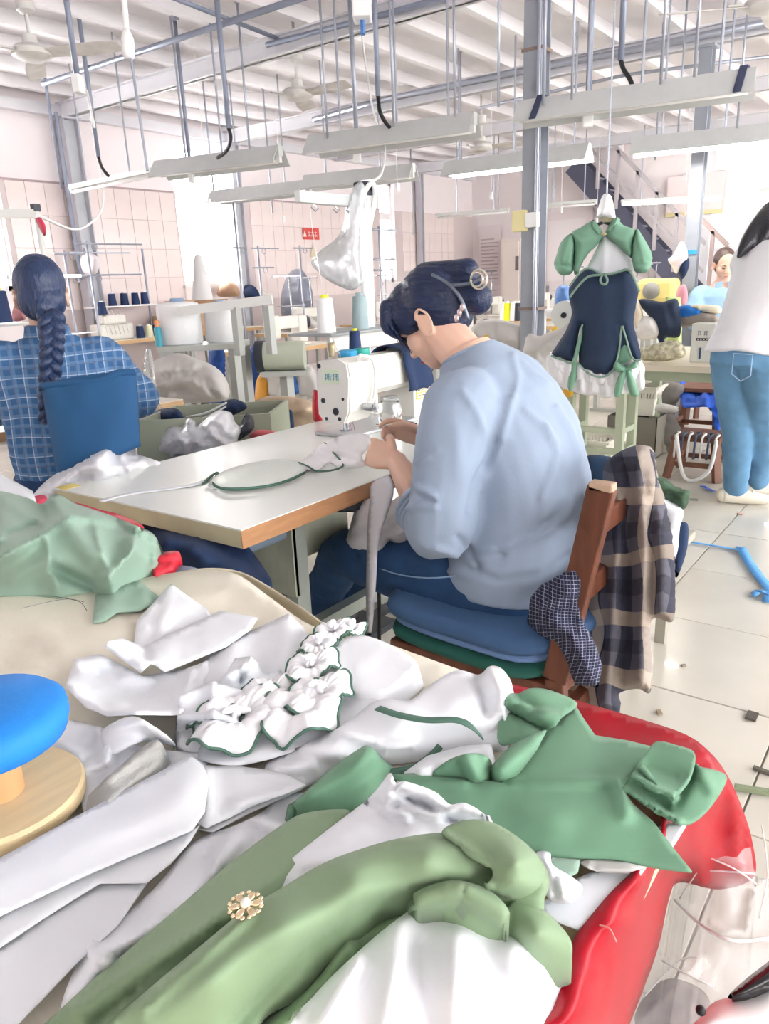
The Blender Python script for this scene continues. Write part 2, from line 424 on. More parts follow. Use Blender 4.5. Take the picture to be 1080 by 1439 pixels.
window('window_1', *wins[0], 2.3); window('window_2', *wins[1], 2.38); window('window_3', *wins[3], 2.3, False)
# unseen walls added to block light: behind the photographer, and low at the right
struct(MB().bx((-2.0, -5.2, 0), (13.2, -5.0, 1.1)), 'wall_right_blocker', Mpaint)
struct(MB().bx((-2.2, -5.0, 0), (-2.0, 7.7, 3.4)), 'wall_rear_blocker', Mpaint)
# far wall
bw = struct(MB().bx((BX, -5, 0), (BX+.2, 7.7, 3.4)), 'wall_back', mat('far_wall_paint', '#f8f0f1', .85, var=.03, vscale=1))
for (y, z0) in ((3.25, 0), (5.9, 0), (6.2, 0)):
    MB().bx((BX-.06, y, z0), (BX, y+.14, 3.1)).build('pilaster', Mbeam, bw)
MB().bx((BX-.03, 2.4, 1.55), (BX, 4.9, 1.6)).build('dado_line', Mbeam, bw)
# roof: panel, purlins along the hall, beams across it
c = struct(MB().bx((-2.0, -5.0, CZ+.1), (13.2, 7.7, CZ+.15)), 'ceiling', Mceil)
pu = MB().bx((-2.0, -.035, -.045), (13, .035, .055)).add([], [])
pm = pu.build('purlin', Mpurl, c, local=True); first = True
y = 7.3
while y > -4.8:
    o = pm if first else pm.copy()
    if not first: COL.objects.link(o); o.parent = c
    first = False; o.location = (0, y, CZ+.047); y -= .515
def ibeam(x, y0, y1, zb, h=.14, w=.1):
    b = MB(); b.bx((x-w/2, y0, zb), (x+w/2, y1, zb+.014)); b.bx((x-w/2, y0, zb+h-.014), (x+w/2, y1, zb+h)); b.bx((x-.012, y0, zb), (x+.012, y1, zb+h))
    return b.build('beam', Mbeam, c)
ibeam(4.79, -5., 7.45, 2.98); ibeam(6.97, -5., 7.45, 2.98); ibeam(9.05, -1.2, 7.45, 2.98); ibeam(11.1, -1.2, 7.45, 2.98); ibeam(2.6, -1.2, 7.45, 2.98)
MB().bx((2.0, 7.42, 3.0), (13, 7.5, 3.1)).build('wall_plate', Mbeam, c)
# columns
def post(x, y, w, d, label, Mpost=Mpost):
    t = thing('support_post', label, 'post', (x, y, 0))
    MB().bx((x-w/2, y-d/2, 0), (x-w/2+.012, y+d/2, 2.98)).bx((x+w/2-.012, y-d/2, 0), (x+w/2, y+d/2, 2.98)).build('flange', Mpost, t)
    MB().bx((x-w/2+.012, y-.008, 0), (x+w/2-.012, y+.008, 2.98)).build('web', Mpostl, t)
    MB().bx((x-w/2-.02, y-d/2-.02, 2.96), (x+w/2+.02, y+d/2+.02, 2.98)).build('cap_plate', Mpost, t)
    MB().bx((x-w/2-.04, y-d/2-.04, 0), (x+w/2+.04, y+d/2+.04, .012)).build('base_plate', Mpost, t)
    return t
cp = post(4.83, 2.32, .13, .12, 'blue-grey steel support post with a cream switch box, in front of the beam')
for z in (1.08, 2.62): MB().bx((4.755, 2.25, z), (4.905, 2.39, z+.018)).build('weld_band', mat('rusty_weld', '#8b7b72', .7), cp)
MB().cyl((4.75, 2.27, .4), (4.75, 2.27, 2.95), .012, n=8).build('conduit', Mgal, cp)
sb = thing('switch_box', 'cream plastic switch box strapped to the centre steel post', 'switch box', (4.74, 2.36, 1.5))
MB().bx((4.72, 2.33, 1.58), (4.762, 2.43, 1.71), bev=.006).build('cover', mat('cream_box', '#e6dda6', .5), sb)
MB().bx((4.715, 2.245, 1.6), (4.755, 2.33, 1.69), bev=.004).build('socket', Mwhite, sb)
post(6.97, 1.88, .11, .1, 'slim grey steel post beside the stairs with blue tape')
single(MB().bx((6.905, 1.825, 1.42), (6.914, 1.935, 1.452)), 'tape_strip', mat('blue_tape', '#3aa0ea', .4), 'short strip of bright blue tape on a slim post', 'tape')
post(4.79, 7.37, .17, .14, 'grey steel post on the tiled wall left of the window', mat('pale_post_paint', '#c9c8d0', .5, var=.08, vscale=5))
post(6.97, 7.38, .14, .12, 'grey steel post at the right jamb of the window', MATS['pale_post_paint'])
post(11.1, 7.4, .1, .1, 'thin steel post far down the window wall', MATS['pale_post_paint'])
# floor-to-roof pipe beside the first wall post
single(MB().cyl((4.64, 7.3, 1.5), (4.64, 7.3, 3.0), .02, n=8).cyl((4.6, 7.3, 1.46), (4.68, 7.3, 1.5), .03, n=8), 'conduit_pipe', Mgald, 'dark conduit running down the first wall post', 'pipe')
# ================================================================== ceiling services
Mrefl = mat('lamp_reflector', '#cfd2d2', .45, .1, var=.05, vscale=10)
Mreflg = mat('lamp_body', '#dfe4e0', .5)
Mtubeoff = mat('tube_off', '#f4f4f2', .25)
Mtubeon = mat('tube_lit', '#ffffff', .3, emit='#fff8f0', estr=50.)
Mtape = mat('dark_tape', '#3a4260', .6)
def lamp(a, b, lit, label, wide=True, rods=(), h=2.2, tapes=()):
    A = atz(*a, h); B = atz(*b, h); mid = (A+B)/2; d = B-A; L = np.linalg.norm(d); d = d/L; s = np.array([d[1], -d[0], 0])
    if s[0] > 0: s = -s
    t = thing('fluorescent_lamp', label, 'lamp', mid, 'hanging fluorescent battens')
    q = lambda u, v, w: mid+d*u+s*v+np.array([0, 0, w])
    if wide:
        bd = MB().bar(q(-L/2, 0, .06), q(L/2, 0, .06), .06, .07); bd.build('body', Mreflg, t)
        rf = MB()
        for sg in (1, -1):
            pr = [(.028*sg, .09), (.032*sg, .096), (.125*sg, -.03), (.119*sg, -.036)]
            rf.prism([(x, z) for x, z in pr], q(-L/2, 0, 0), s, (0, 0, 1), d*L)
        rf.build('reflector', Mrefl, t)
    else:
        MB().bar(q(-L/2, 0, .03), q(L/2, 0, .03), .045, .035).build('body', Mreflg, t)
    MB().cyl(q(-L/2+.03, 0, -.012), q(L/2-.03, 0, -.012), .0145, n=10).build('tube', Mtubeon if lit else Mtubeoff, t, True)
    for e in (-1, 1):
        MB().bar(q(e*(L/2-.03), 0, .005), q(e*(L/2-.005), 0, .005), .035, .05).build('tube_holder', Mwhite, t)
    for u in rods:
        p = q((u-.5)*L, 0, .09 if wide else .045); MB().cyl(p, (p[0], p[1], CZ+.1), .008, n=6).build('hanger_rod', Mgal, t)
    for u in tapes:
        MB().bar(q((u-.5)*L, -.0, .005), q((u-.5)*L+.03, -.0, .005), .2, .13).build('tape_band', Mtape, t)
    return t
lamp((728, 168), (1060, 124), False, 'unlit batten lamp with black tape bands, across the centre steel post', True, (.12, .32, .55, .86), tapes=())
lamp((437, 212), (668, 181), False, 'unlit batten lamp with wide reflector above the thread stand arm', True, (.2, .55, .85))
lamp((222, 245), (395, 224), False, 'unlit batten lamp with wide reflector in front of the window', True, (.25, .55))
lamp((100, 268), (224, 243), False, 'bare unlit batten lamp in front of the tiled wall post', False, (.2, .7))
lamp((300, 282), (428, 268), False, 'dusty unlit batten lamp crossing the window post', True, (.3, .8))
lamp((430, 262), (582, 246), False, 'dusty unlit batten lamp above the red notice', True, (.2, .7))
lamp((627, 244), (828, 219), True, 'lit batten lamp passing behind the centre steel post', True, (.1, .5, .9))
lamp((887, 213), (1110, 190), True, 'lit batten lamp in front of the slim grey post', True, (.2, .6))
lamp((612, 305), (715, 297), False, 'bare unlit batten lamp above the notices', False, (.3, .8))
lamp((872, 286), (1012, 279), True, 'lit batten lamp in front of the steel staircase', False, (.2, .7))
lamp((1068, 271), (1160, 262), True, 'lit batten lamp right of the staircase rail', False, (.3, .8))
lamp((752, 292), (838, 285), False, 'bare unlit batten lamp beside the hanging dress', False, (.3, .8))
# loose bands of dark tape on the nearest batten
def wrap(px, py, nm):
    p = atz(px, py, 2.2); b = MB(); s = np.array([-.99, -.1, 0])
    for sg in (1, -1):
        b.bar(p+np.array([sg*-.034, 0, .108]), p+np.array([sg*-.140, 0, -.030]), .04, .006, up=(1, 0, 1))
    b.bar(p+np.array([-.036, 0, .106]), p+np.array([.036, 0, .106]), .04, .006)
    single(b, 'tape_band', Mtape, nm, 'tape')
wrap(762, 163.5, 'dark tape band at the post end of the nearest batten lamp'); wrap(1044, 126.1, 'dark tape band at the free end of the nearest batten lamp')
# ceiling fans
Mfan = mat('fan_paint', '#dcdad6', .5, var=.08, vscale=12)
Mfanb = mat('fan_blade', '#d3cfca', .5, var=.2, vscale=9)
def fan(p, R, a0, label, sweep=.0):
    t = thing('ceiling_fan', label, 'fan', (p[0], p[1], p[2]-.05)); x, y, z = p
    MB().cyl((x, y, z+.04), (x, y, CZ+.1), .012, n=10).build('down_rod', Mfan, t, True)
    MB().lathe((x, y, z+.22), [(.03, 0), (.055, .02), (.06, .09), (.05, .1)]).build('canopy', Mfan, t, True, ang=40)
    MB().lathe((x, y, z), [(.02, -.05), (.08, -.045), (.125, -.02), (.13, .01), (.1, .035), (.05, .05), (.045, .1), (.02, .105)], n=28).build('motor', Mfan, t, True, ang=40)
    for k in range(3):
        a = a0+k*2*math.pi/3; u = np.array([math.cos(a), math.sin(a), 0]); v = np.array([-u[1], u[0], 0]); q = np.array(p)
        b = MB(); b.prism([(.12, -.05), (R*.6, -.07), (R, -.06), (R, .06), (R*.6, .07), (.12, .05)], q+np.array([0, 0, -.012]), u, v+np.array([0, 0, -.22]), (0, 0, .005))
        bl = b.build('blade', Mfanb, t)
        MB().bar(q+u*.1, q+u*.22, .04, .012).build('blade_iron', Mfan, bl)
    return t
fan(atz(45, 74, 2.83), .62, 1.0, 'cream ceiling fan above the tiled wall corner')
fan(atz(418, 132, 2.76), .52, .55, 'pale ceiling fan hanging from the roof beam near the window')
fan(atz(1075, 6, 2.83), .62, .0, 'ceiling fan with one stained blade above the nearest batten lamp')
fan(atz(676, 206, 2.72), .5, .8, 'small far ceiling fan behind the lit lamp')
# pipes across the roof
def pipe(pts, r, m, label, n=8): return single(MB().tube(pts, r, n), 'conduit_pipe', m, label, 'pipe', smooth=True)
Y = 3.0
pipe([atz(60, 118, 3.0), atz(270, 48, 3.0), atz(430, -5, 3.0), atz(560, -48, 3.0)], .022, Mgald, 'slate-grey roof pipe with a tee and a hose drop')
pipe([atx(375, 63, 4.7), atx(540, 20, 4.7), atx(640, -8, 4.7)], .02, Mgald, 'conduit clipped along the first roof beam')
pipe([atz(200, -20, 3.1), atz(400, 58, 3.1)], .016, Mgald, 'thin conduit pair crossing to the first beam')
pipe([atx(440, 168, 6.9), atx(540, 140, 6.9), atx(720, 103, 6.9), atx(900, 68, 6.9), atx(1110, 25, 6.9)], .028, Mgal, 'thick grey pipe fixed along the second roof beam')
pipe([atz(672, 152, 2.9), atz(880, 105, 2.9), atz(1090, 78, 2.9)], .014, Mgal, 'thin bracing pipe behind the nearest batten lamp')
# vertical drops: thin rods and conduits that hang from the roof
def drop(top, bot, h, r, m, label, box=None, hose=None, grp='conduits hanging from the roof'):
    A = atz(*bot, h); t = thing('drop_conduit', label, 'conduit', A, grp)
    B = (A[0], A[1], CZ+.1)
    MB().cyl(A, B, r, n=8).build('pipe', m, t, True)
    MB().cyl((A[0], A[1], CZ+.07), (A[0], A[1], CZ+.1), r*2.2, n=8).build('ceiling_clip', Mgal, t)
    if box: MB().box((A[0], A[1], A[2]-box[2]/2), box, rz=.5, bev=.006).build('socket_box', Mwhite, t)
    if hose:
        P = [A]+[AT['z'](px, py, z) for px, py, z in hose]; MB().tube(catmull(P, 5, False), .013, 8).build('hose', Mblack, t, True)
    return t
drop((105, 0), (108, 105), 2.55, .017, Mgald, 'slate conduit ending in a white twin socket box, beside the wall fan', (.07, .05, .1))
drop((69, 100), (87, 265), 2.2, .012, Mgald, 'thin dark conduit left of the first wall post')
drop((130, 90), (138, 220), 2.3, .016, Mgald, 'conduit with a red-tipped lead by the first wall post', hose=((143, 235, 2.26), (152, 247, 2.22)))
drop((290, 40), (321, 180), 2.35, .018, Mgald, 'slate conduit with a black hose to the window lamp', hose=((324, 195, 2.32), (318, 212, 2.27), (305, 222, 2.24)))
drop((230, 20), (268, 240), 2.2, .014, Mgald, 'bent-top conduit dropping to the window lamp', (.05, .04, .09))
drop((478, 0), (501, 205), 2.22, .016, Mgal, 'grey conduit with a white switch box on the middle lamp', (.05, .05, .11))
drop((527, 0), (531, 135), 2.42, .016, Mgald, 'slate conduit with a black hose above the middle lamp', hose=((533, 155, 2.36), (540, 170, 2.3), (549, 181, 2.26)))
drop((835, 0), (826, 148), 2.24, .018, Mgald, 'grey conduit with a white switch box on the nearest lamp', (.06, .06, .12))
drop((876, 0), (872, 85), 2.45, .018, Mgald, 'grey conduit with a curved black hose to the nearest lamp', hose=((876, 98, 2.4), (885, 112, 2.34), (890, 128, 2.28)))
names = ('left of the window lamp', 'behind the window lamp', 'right of the window lamp with nothing on it', 'at the left end of the middle lamp', 'in the middle of the unlit middle lamp', 'at the right end of the middle lamp', 'at the left end of the lamp behind the post', 'just left of the centre post, full length', 'right of the centre post on the nearest lamp', 'beside the white switch box of the nearest lamp', 'leaning near the hose of the nearest lamp', 'over the lit lamp by the slim post', 'at the free end of the nearest lamp', 'over the right part of the lit lamp', 'short one left of the centre post', 'down to the seated woman\'s hair', 'behind the nearest lamp, ending at the lit lamp')
for nm_, (bx, by, h) in zip(names, ((300, 268, 2.18), (352, 228, 2.2), (383, 300, 2.05), (460, 195, 2.25), (553, 178, 2.25), (639, 165, 2.25), (648, 250, 2.2), (700, 295, 2.2), (763, 148, 2.24), (803, 140, 2.24), (928, 118, 2.24), (951, 208, 2.2), (975, 108, 2.24), (1035, 180, 2.22), (700, 150, 2.24), (580, 330, 2.0), (920, 225, 2.2))):
    drop((bx, 0), (bx, by), h, .008, Mgal, 'thin pale rod '+nm_)
# pull switches and dangling leads
def cord(pts, r, m, label, cat='cord', nm='cord'): return single(MB().tube(catmull(pts, 6, False), r, 6), nm, m, label, cat, smooth=True)
cord([atz(122, 128, 2.48), aty(138, 210, 6.0), aty(144, 290, 6.0), aty(110, 322, 5.4), aty(52, 302, 4.2)], .009, Mwhite, 'white cable looping from the socket box to the thread stand')
cord([atz(505, 18, 2.7), atz(512, 80, 2.6), atz(525, 160, 2.4), aty(540, 200, 3.3), aty(535, 245, 2.6), aty(506, 256, 2.15)], .007, Mwhite, 'white cable dropping from the roof socket to the thread stand post')
t = thing('hanging_socket', 'white extension socket on a cable at the top of the view', 'socket', atd(180, 80, 2.4))
MB().tube([atd(172, -30, 2.4), atd(175, 10, 2.4), atd(178, 48, 2.4)], .009, 8).build('cable', Mwhite, t, True)
MB().tube([atd(177, 42, 2.4), atd(179, 55, 2.4), atd(180, 75, 2.4), atd(182, 82, 2.4)], [.011, .02, .021, .015], 10).build('socket_body', Mwhite, t, True)
MB().cyl(atd(184, 82, 2.4), atd(207, 240, 2.4), .005, n=6).build('lower_rod', Mgal, t)
t = thing('roof_socket', 'white roof socket box with blue plug beside the slate conduit', 'socket', atz(508, 12, 2.75))
p = atz(508, 8, 2.75); MB().box(p, (.16, .1, .14), rz=.6, bev=.01).build('box', Mwhite, t)
MB().cyl(p-np.array([0, 0, .07]), p-np.array([0, 0, .14]), .014, n=8).build('plug', mat('blue_plug', '#4a78b8', .5), t)
def pull(px, py, h, label):
    p = atz(px, py, h); t = thing('pull_switch', label, 'switch', p, 'pull-cord switches')
    MB().cyl(p, (p[0], p[1], CZ+.1), .003, n=5).build('pull_cord', Mwhite, t)
    MB().box(p, (.03, .03, .07), bev=.006).build('switch_grip', Mwhite, t)
pull(294, 285, 2.05, 'pull-cord switch hanging by the window lamp'); pull(398, 308, 2.0, 'tilted pull-cord switch beside the red notice'); pull(558, 263, 2.1, 'pull-cord switch behind the thread stand'); pull(690, 275, 2.1, 'white paper-tagged pull-cord switch behind the woman'); pull(962, 248, 2.1, 'yellowed pull-cord switch by the slim post'); pull(838, 310, 2.0, 'pull-cord switch beside the dress hanger'); pull(964, 300, 2.0, 'white pull-cord switch at the slim post'); pull(788, 295, 2.1, 'pull-cord switch left of the hanging dress')
# ================================================================== cutting table in the foreground and what lies on it
def S(z, *pts): return [(p[0], p[1], z) for p in pts]
Mcream = mat('cream_cotton', '#ece7d8', .9, bump=.12, bscale=45, var=.05, vscale=6)
Mwc = mat('white_cotton', '#f1f5fb', .85, bump=.06, bscale=60, var=.03, vscale=5)
Mpaper = mat('white_interfacing', '#edf1f7', .8, bump=.03, bscale=40, var=.03, vscale=6)
Mgrey = mat('grey_interfacing', '#b9bab6', .95, bump=.2, bscale=250, var=.06, vscale=30)
Msage = mat('sage_fabric', '#93b09f', .75, bump=.03, bscale=200, sheen=.1)
Mgreen = mat('green_twill', '#6d9a7d', .72, bump=.03, bscale=220, sheen=.1)
Molive = mat('olive_green_twill', '#86a07e', .7, bump=.03, bscale=220, sheen=.1)
Mgreend = mat('green_piping', '#4d7263', .7)
Mred = mat('red_satin', '#aa0720', .40, var=.15, vscale=5)
Mred.node_tree.nodes['Principled BSDF'].inputs['Specular IOR Level'].default_value = .28
Mreds = mat('red_scrap', '#d4283c', .5)
Mnavy = mat('navy_fabric', '#1d3357', .85, bump=.08, bscale=80)
Mwood = mat('light_wood', '#e8d2a6', .5, var=.1, vscale=9, stretch=(1, 8, 1))
t = thing('cutting_table', 'large cutting table under the cream cloth and fabric pieces', 'table', (.25, 1.2, 0))
MB().bx((-.35, .16, .72), (.79, 2.4, .76), bev=.004).build('table_top', Mwood, t)
for (x, y) in ((-.28, .24), (.72, .24), (-.28, 2.3), (.72, 2.3)): MB().bx((x-.03, y-.03, 0), (x+.03, y+.03, .72)).build('leg', Mgal, t)
MB().bx((-.3, .22, .64), (.74, .26, .72)).bx((-.3, 2.28, .64), (.74, 2.32, .72)).build('apron', Mgal, t)
# cream cover cloth with its rolled far hem
sheet('table_cover', [(-70, 845, .778), (0, 832, .778), (130, 824, .778), (235, 806, .785), (290, 800, .795), (335, 808, .79), (380, 840, .782), (440, 880, .778), (520, 897, .776), (590, 921, .776), (660, 946, .776), (730, 968, .776), (800, 1000, .774), (760, 1200, .772), (640, 1500, .772), (300, 1560, .772), (-80, 1560, .772), (-90, 1200, .775)], Mcream,
      ctrl=[(60, 900, .779), (200, 900, .777), (300, 870, .777), (150, 960, .776), (0, 960, .776), (300, 1200, .772), (500, 1200, .772), (100, 1200, .772), (340, 835, .785)],
      folds=[([(-30, 868), (60, 880), (130, 965)], .004, 9), ([(30, 950), (100, 905), (170, 890)], .007, 14), ([(250, 850), (330, 826), (400, 862)], .006, 12), ([(60, 900), (150, 920)], .005, 12), ([(20, 925), (80, 940)], .004, 9), ([(330, 812), (400, 850), (470, 890)], .008, 12), ([(560, 945), (640, 965)], .006, 14), ([(600, 950), (700, 985)], .005, 10)],
      sp=16, noise=(.003, 18.), thick=.004, label='cream cotton cloth covering the cutting table, wrinkled with a frayed far hem', cat='cloth')
# hanging far edge of the cover
sheet('table_cover_hem', [(255, 803, .79), (300, 798, .795), (345, 806, .79), (400, 838, .78), (450, 872, .775), (455, 885, .74), (395, 855, .73), (330, 822, .74), (280, 808, .76)], mat('cream_hem', '#cfc6ad', .9, bump=.2, bscale=90), sp=10, thick=.004, label='frayed tan hem roll at the far edge of the cream cover', cat='cloth')
# red satin over the table corner
zy = lambda px, py, Y: float(aty(px, py, Y)[2])
def zed(px, py, y0=.13): return (px, py, zy(px, py, y0))
sheet('red_satin', [(640, 948, .781), (740, 966, .783), (830, 990, .785), (905, 1012, .785), (965, 1033, .784), (1000, 1060, .78), (1022, 1090, .735), (1042, 1135, .66), (1056, 1180, .59), (1059, 1232, .50), (1010, 1250, .50), (955, 1240, .55), (940, 1262, .55), (925, 1330, .55), (900, 1400, .56), (880, 1450, .56), (865, 1490, .56), (760, 1490, .782), (778, 1400, .784), (800, 1330, .786), (850, 1262, .786), (900, 1210, .786), (930, 1150, .785), (860, 1080, .783), (780, 1030, .782), (700, 990, .781)], Mred,
      ctrl=[(985, 1075, .783), (960, 1120, .780), (935, 1185, .778), (900, 1240, .778), (850, 1300, .784), (815, 1380, .784), (800, 1439, .784), (900, 1300, .70), (870, 1370, .70), (850, 1439, .70), (1000, 1160, .66)],
      folds=[([(960, 1110), (900, 1230), (830, 1330), (790, 1439)], .006, 22), ([(860, 1300), (900, 1290)], .006, 12), ([(1000, 1090), (985, 1160), (985, 1240)], .02, 14), ([(1030, 1120), (1035, 1230)], .012, 10), ([(840, 1370), (900, 1355)], .005, 12)], sp=8, noise=(.004, 16.), thick=.002,
      label='glossy red satin cloth hanging over the corner of the cutting table', cat='cloth')
# navy and red scraps in the gap by the sewing table
sheet('navy_cloth_heap', S(.70, (185, 735), (260, 738), (330, 752), (372, 800), (378, 822), (330, 815), (250, 800), (210, 790)), Mnavy, ctrl=[(280, 770, .74), (230, 765, .75)], folds=[([(230, 750), (330, 800)], .02, 12), ([(260, 745), (350, 770)], .015, 10)], skirt=.45, sp=9, noise=(.012, 12.), label='dark navy cloth heap between the cutting table and the sewing table', cat='fabric')
sheet('grey_blue_cloth', S(.77, (214, 800), (245, 794), (275, 798), (282, 806), (240, 812), (215, 812)), mat('grey_blue_fabric', '#8d97b0', .85), skirt=.70, sp=7, label='small grey-blue cloth corner beside the red scrap', cat='fabric')
sheet('red_scrap', S(.79, (214, 790), (224, 778), (245, 774), (253, 778), (248, 788), (232, 798), (217, 804)), Mreds, folds=[([(222, 785), (245, 780)], .012, 5)], sp=5, skirt=.775, noise=(.006, 25.), label='small red fabric scrap beside the sage fabric pile', cat='fabric')
sheet('red_cloth', S(.80, (104, 706), (140, 716), (165, 722), (195, 735), (198, 742), (150, 735), (110, 722)), Mreds, sp=7, skirt=.77, noise=(.006, 25.), label='strip of red cloth behind the sage fabric pile, under the table edge', cat='fabric')
sheet('pink_scrap', S(.80, (44, 700), (60, 695), (66, 702), (52, 708)), mat('pink_scrap', '#e8526c', .6), sp=5, skirt=.77, label='tiny pink scrap beside the white paper edge', cat='fabric')
sheet('white_board', [(-20, 655, .86), (46, 690, .84), (44, 706, .82), (-20, 690, .84)], Mpaper, sp=10, curve=False, skirt=.78, noise=None, label='white paper edge behind the sage fabric pile', cat='paper')
# sage fabric pile
pile = [(-30, 690, .83), (0, 690, .84), (40, 700, .85), (58, 708, .85), (78, 694, .86), (108, 708, .85), (150, 722, .85), (190, 738, .84), (215, 750, .83), (225, 772, .80), (217, 795, .785), (190, 816, .782), (150, 830, .782), (80, 834, .782), (0, 834, .782), (-40, 834, .782)]
sheet('sage_fabric_pile', pile, Msage, ctrl=[(100, 740, .875), (60, 770, .86), (140, 765, .86), (150, 800, .82), (60, 800, .83), (0, 760, .87), (190, 770, .84), (0, 720, .87), (20, 800, .83), (60, 725, .845), (110, 725, .855)],
      folds=[([(-10, 788), (50, 757), (95, 728), (130, 722)], .026, -10), ([(-10, 760), (40, 742), (92, 727), (140, 730), (190, 745)], .02, -8), ([(66, 755), (70, 800), (80, 825)], .016, -9), ([(135, 745), (150, 800), (155, 822)], .018, -12), ([(190, 745), (185, 775), (150, 812)], .024, -9), ([(195, 740), (218, 760), (215, 790)], .016, -7), ([(165, 735), (190, 750)], -.02, 6), ([(10, 752), (50, 738)], -.02, 6), ([(100, 740), (130, 780)], .012, 14), ([(75, 800), (130, 825)], -.014, 8), ([(10, 705), (55, 730)], .016, 10), ([(75, 700), (85, 720)], .015, 7), ([(20, 815), (60, 790)], .008, 14)],
      sp=5, skirt=.777, noise=(.0025, 12.), label='crumpled pile of sage green fabric lying on the cream cloth', cat='fabric')
sheet('sage_fabric_offcut', S(.786, (130, 874), (134, 836), (165, 826), (195, 815), (212, 830), (229, 843), (195, 858), (165, 860), (145, 873)), Msage, folds=[([(150, 850), (200, 838)], .008, 10), ([(180, 820), (160, 840)], .006, 8)], sp=7, curve=False, label='flat pointed offcut of sage fabric in front of the sage pile', cat='fabric')
# white pieces
def piece(nm, m, z, pts, label, ctrl=(), folds=(), curve=False, sp=7, noise=(.003, 20., .007), thick=.0015, skirt=None, cat='paper', group=None, seed=0.):
    o = [(p[0], p[1], p[2] if len(p) > 2 else z) for p in pts]
    return sheet(nm, o, m, ctrl=ctrl, folds=folds, curve=curve, sp=sp, noise=noise, thick=thick, skirt=skirt, label=label, cat=cat, group=group, seed=seed)
piece('folded_cloth', Mwc, .808, [(462, 925), (480, 900), (510, 893), (548, 906), (583, 928), (580, 942), (535, 976), (490, 965)], 'white cloth folded into a flat block behind the ruffles', skirt=.778, noise=(.002, 20.), curve=True, cat='cloth')
piece('paper_piece', Mwc, .788, [(188, 905), (192, 872), (240, 820), (262, 836), (290, 855), (300, 872), (230, 925), (190, 915)], 'white cotton piece with a pointed tip on the cream cloth', folds=[([(205, 880), (260, 850)], .006, 10), ([(240, 825), (225, 900)], .006, 9)], cat='cloth')
piece('paper_roll_strip', Mpaper, .80, [(147, 910, .83), (153, 901, .84), (172, 897, .83), (200, 908, .80), (250, 885), (310, 858), (362, 868), (352, 884), (318, 908), (232, 944, .802), (212, 932, .815), (198, 946, .80), (175, 930, .805)], 'white paper strip curled into a roll at one end', folds=[([(152, 905), (200, 938)], .012, 10), ([(205, 915), (215, 940)], -.008, 7)], sp=7)
piece('cotton_sheet', Mwc, .790, [(270, 945), (300, 915), (345, 890), (405, 862), (425, 880), (440, 905, .80), (438, 925), (420, 945), (395, 958), (330, 975), (285, 975)], 'broad white cotton sheet beneath the ruffle trim', folds=[([(330, 905), (300, 970)], .008, 14), ([(405, 865), (400, 940)], .012, 16)], cat='cloth')
piece('crumpled_cotton', Mwc, .790, [(92, 966, .80), (104, 926, .80), (140, 919, .80), (165, 930), (200, 950), (260, 940), (300, 925), (302, 968), (250, 1004, .80), (190, 1003, .81), (150, 1005, .805), (120, 995, .80)], 'crumpled white cotton piece left of the paper roll', folds=[([(95, 962), (145, 1002), (250, 1002)], .018, 8), ([(110, 930), (150, 925)], .014, 9), ([(140, 950), (180, 975), (220, 960)], -.012, 16), ([(270, 940), (255, 1000)], .015, 7), ([(285, 930), (275, 985)], .015, 6)], sp=6, noise=(.006, 22., .012), cat='cloth')
piece('boxed_cotton', Mpaper, .80, [(248, 1012), (253, 977, .83), (297, 956, .83), (340, 970, .82), (332, 1020), (275, 1060, .79), (249, 1042, .79)], 'white stiff piece folded like an open box beside the ruffles', folds=[([(250, 1010), (300, 1005), (330, 1015)], .022, 7), ([(300, 960), (300, 1005)], .01, 8)], sp=6, skirt=.778)
piece('torn_cotton', Mwc, .80, [(300, 965), (318, 945), (330, 925), (352, 922, .83), (366, 935), (370, 945), (395, 942), (400, 960), (360, 975), (330, 985)], 'torn white cotton scraps standing up behind the ruffles', folds=[([(320, 950), (352, 930)], .02, 9), ([(338, 950), (340, 970)], -.012, 6)], sp=6, noise=(.01, 25.), cat='cloth')
piece('ruffle_backing', Mpaper, .793, [(278, 1060), (300, 1035), (420, 985), (468, 962, .80), (505, 963, .80), (530, 985, .80), (532, 993), (470, 1032), (400, 1060), (335, 1075), (290, 1070)], 'grey-white paper sheet lying under the green-edged ruffles', folds=[([(300, 1065), (400, 1050), (525, 990)], .004, 10)], curve=True)
piece('crumpled_paper', Mpaper, .788, [(20, 1058), (60, 1020), (95, 1010), (140, 1022), (200, 1050), (245, 1056), (298, 1058), (290, 1075), (235, 1105), (170, 1120), (118, 1152), (112, 1105), (85, 1070)], 'crumpled white paper between the wooden stand and the grey strip', folds=[([(145, 1020), (175, 1008), (245, 1045)], .02, 10), ([(150, 1060), (155, 1040), (205, 1040)], .018, 9), ([(60, 1030), (110, 1060)], .008, 8), ([(120, 1080), (150, 1070)], .012, 9)], sp=6, noise=(.008, 22., .012))
piece('curled_paper', Mpaper, .80, [(142, 1030, .81), (170, 1010, .825), (195, 1008, .83), (225, 1028, .82), (246, 1048, .80), (215, 1042, .80), (190, 1045, .81), (155, 1060, .80)], 'curled white paper rising over the crumpled paper', folds=[([(155, 1025), (200, 1015), (235, 1040)], .012, 8)], sp=6, curve=True)
piece('interfacing_strip', Mgrey, .806, [(118, 1150, .79), (124, 1118, .795), (150, 1092), (185, 1062), (218, 1036, .815), (228, 1045, .812), (222, 1072), (195, 1092), (150, 1130)], 'coarse grey interfacing strip leaning by the wooden stand', folds=[([(150, 1095), (225, 1040)], .008, 8)], sp=6, noise=(.002, 30.), cat='fabric', skirt=.786)
piece('paper_flap', Mpaper, .794, [(255, 1075), (330, 1076), (395, 1084), (430, 1103, .80), (350, 1135), (290, 1163), (262, 1150)], 'layered white paper corner above the long paper strips', folds=[([(290, 1080), (292, 1140)], .008, 10), ([(330, 1130), (428, 1104)], .006, 6)], sp=8)
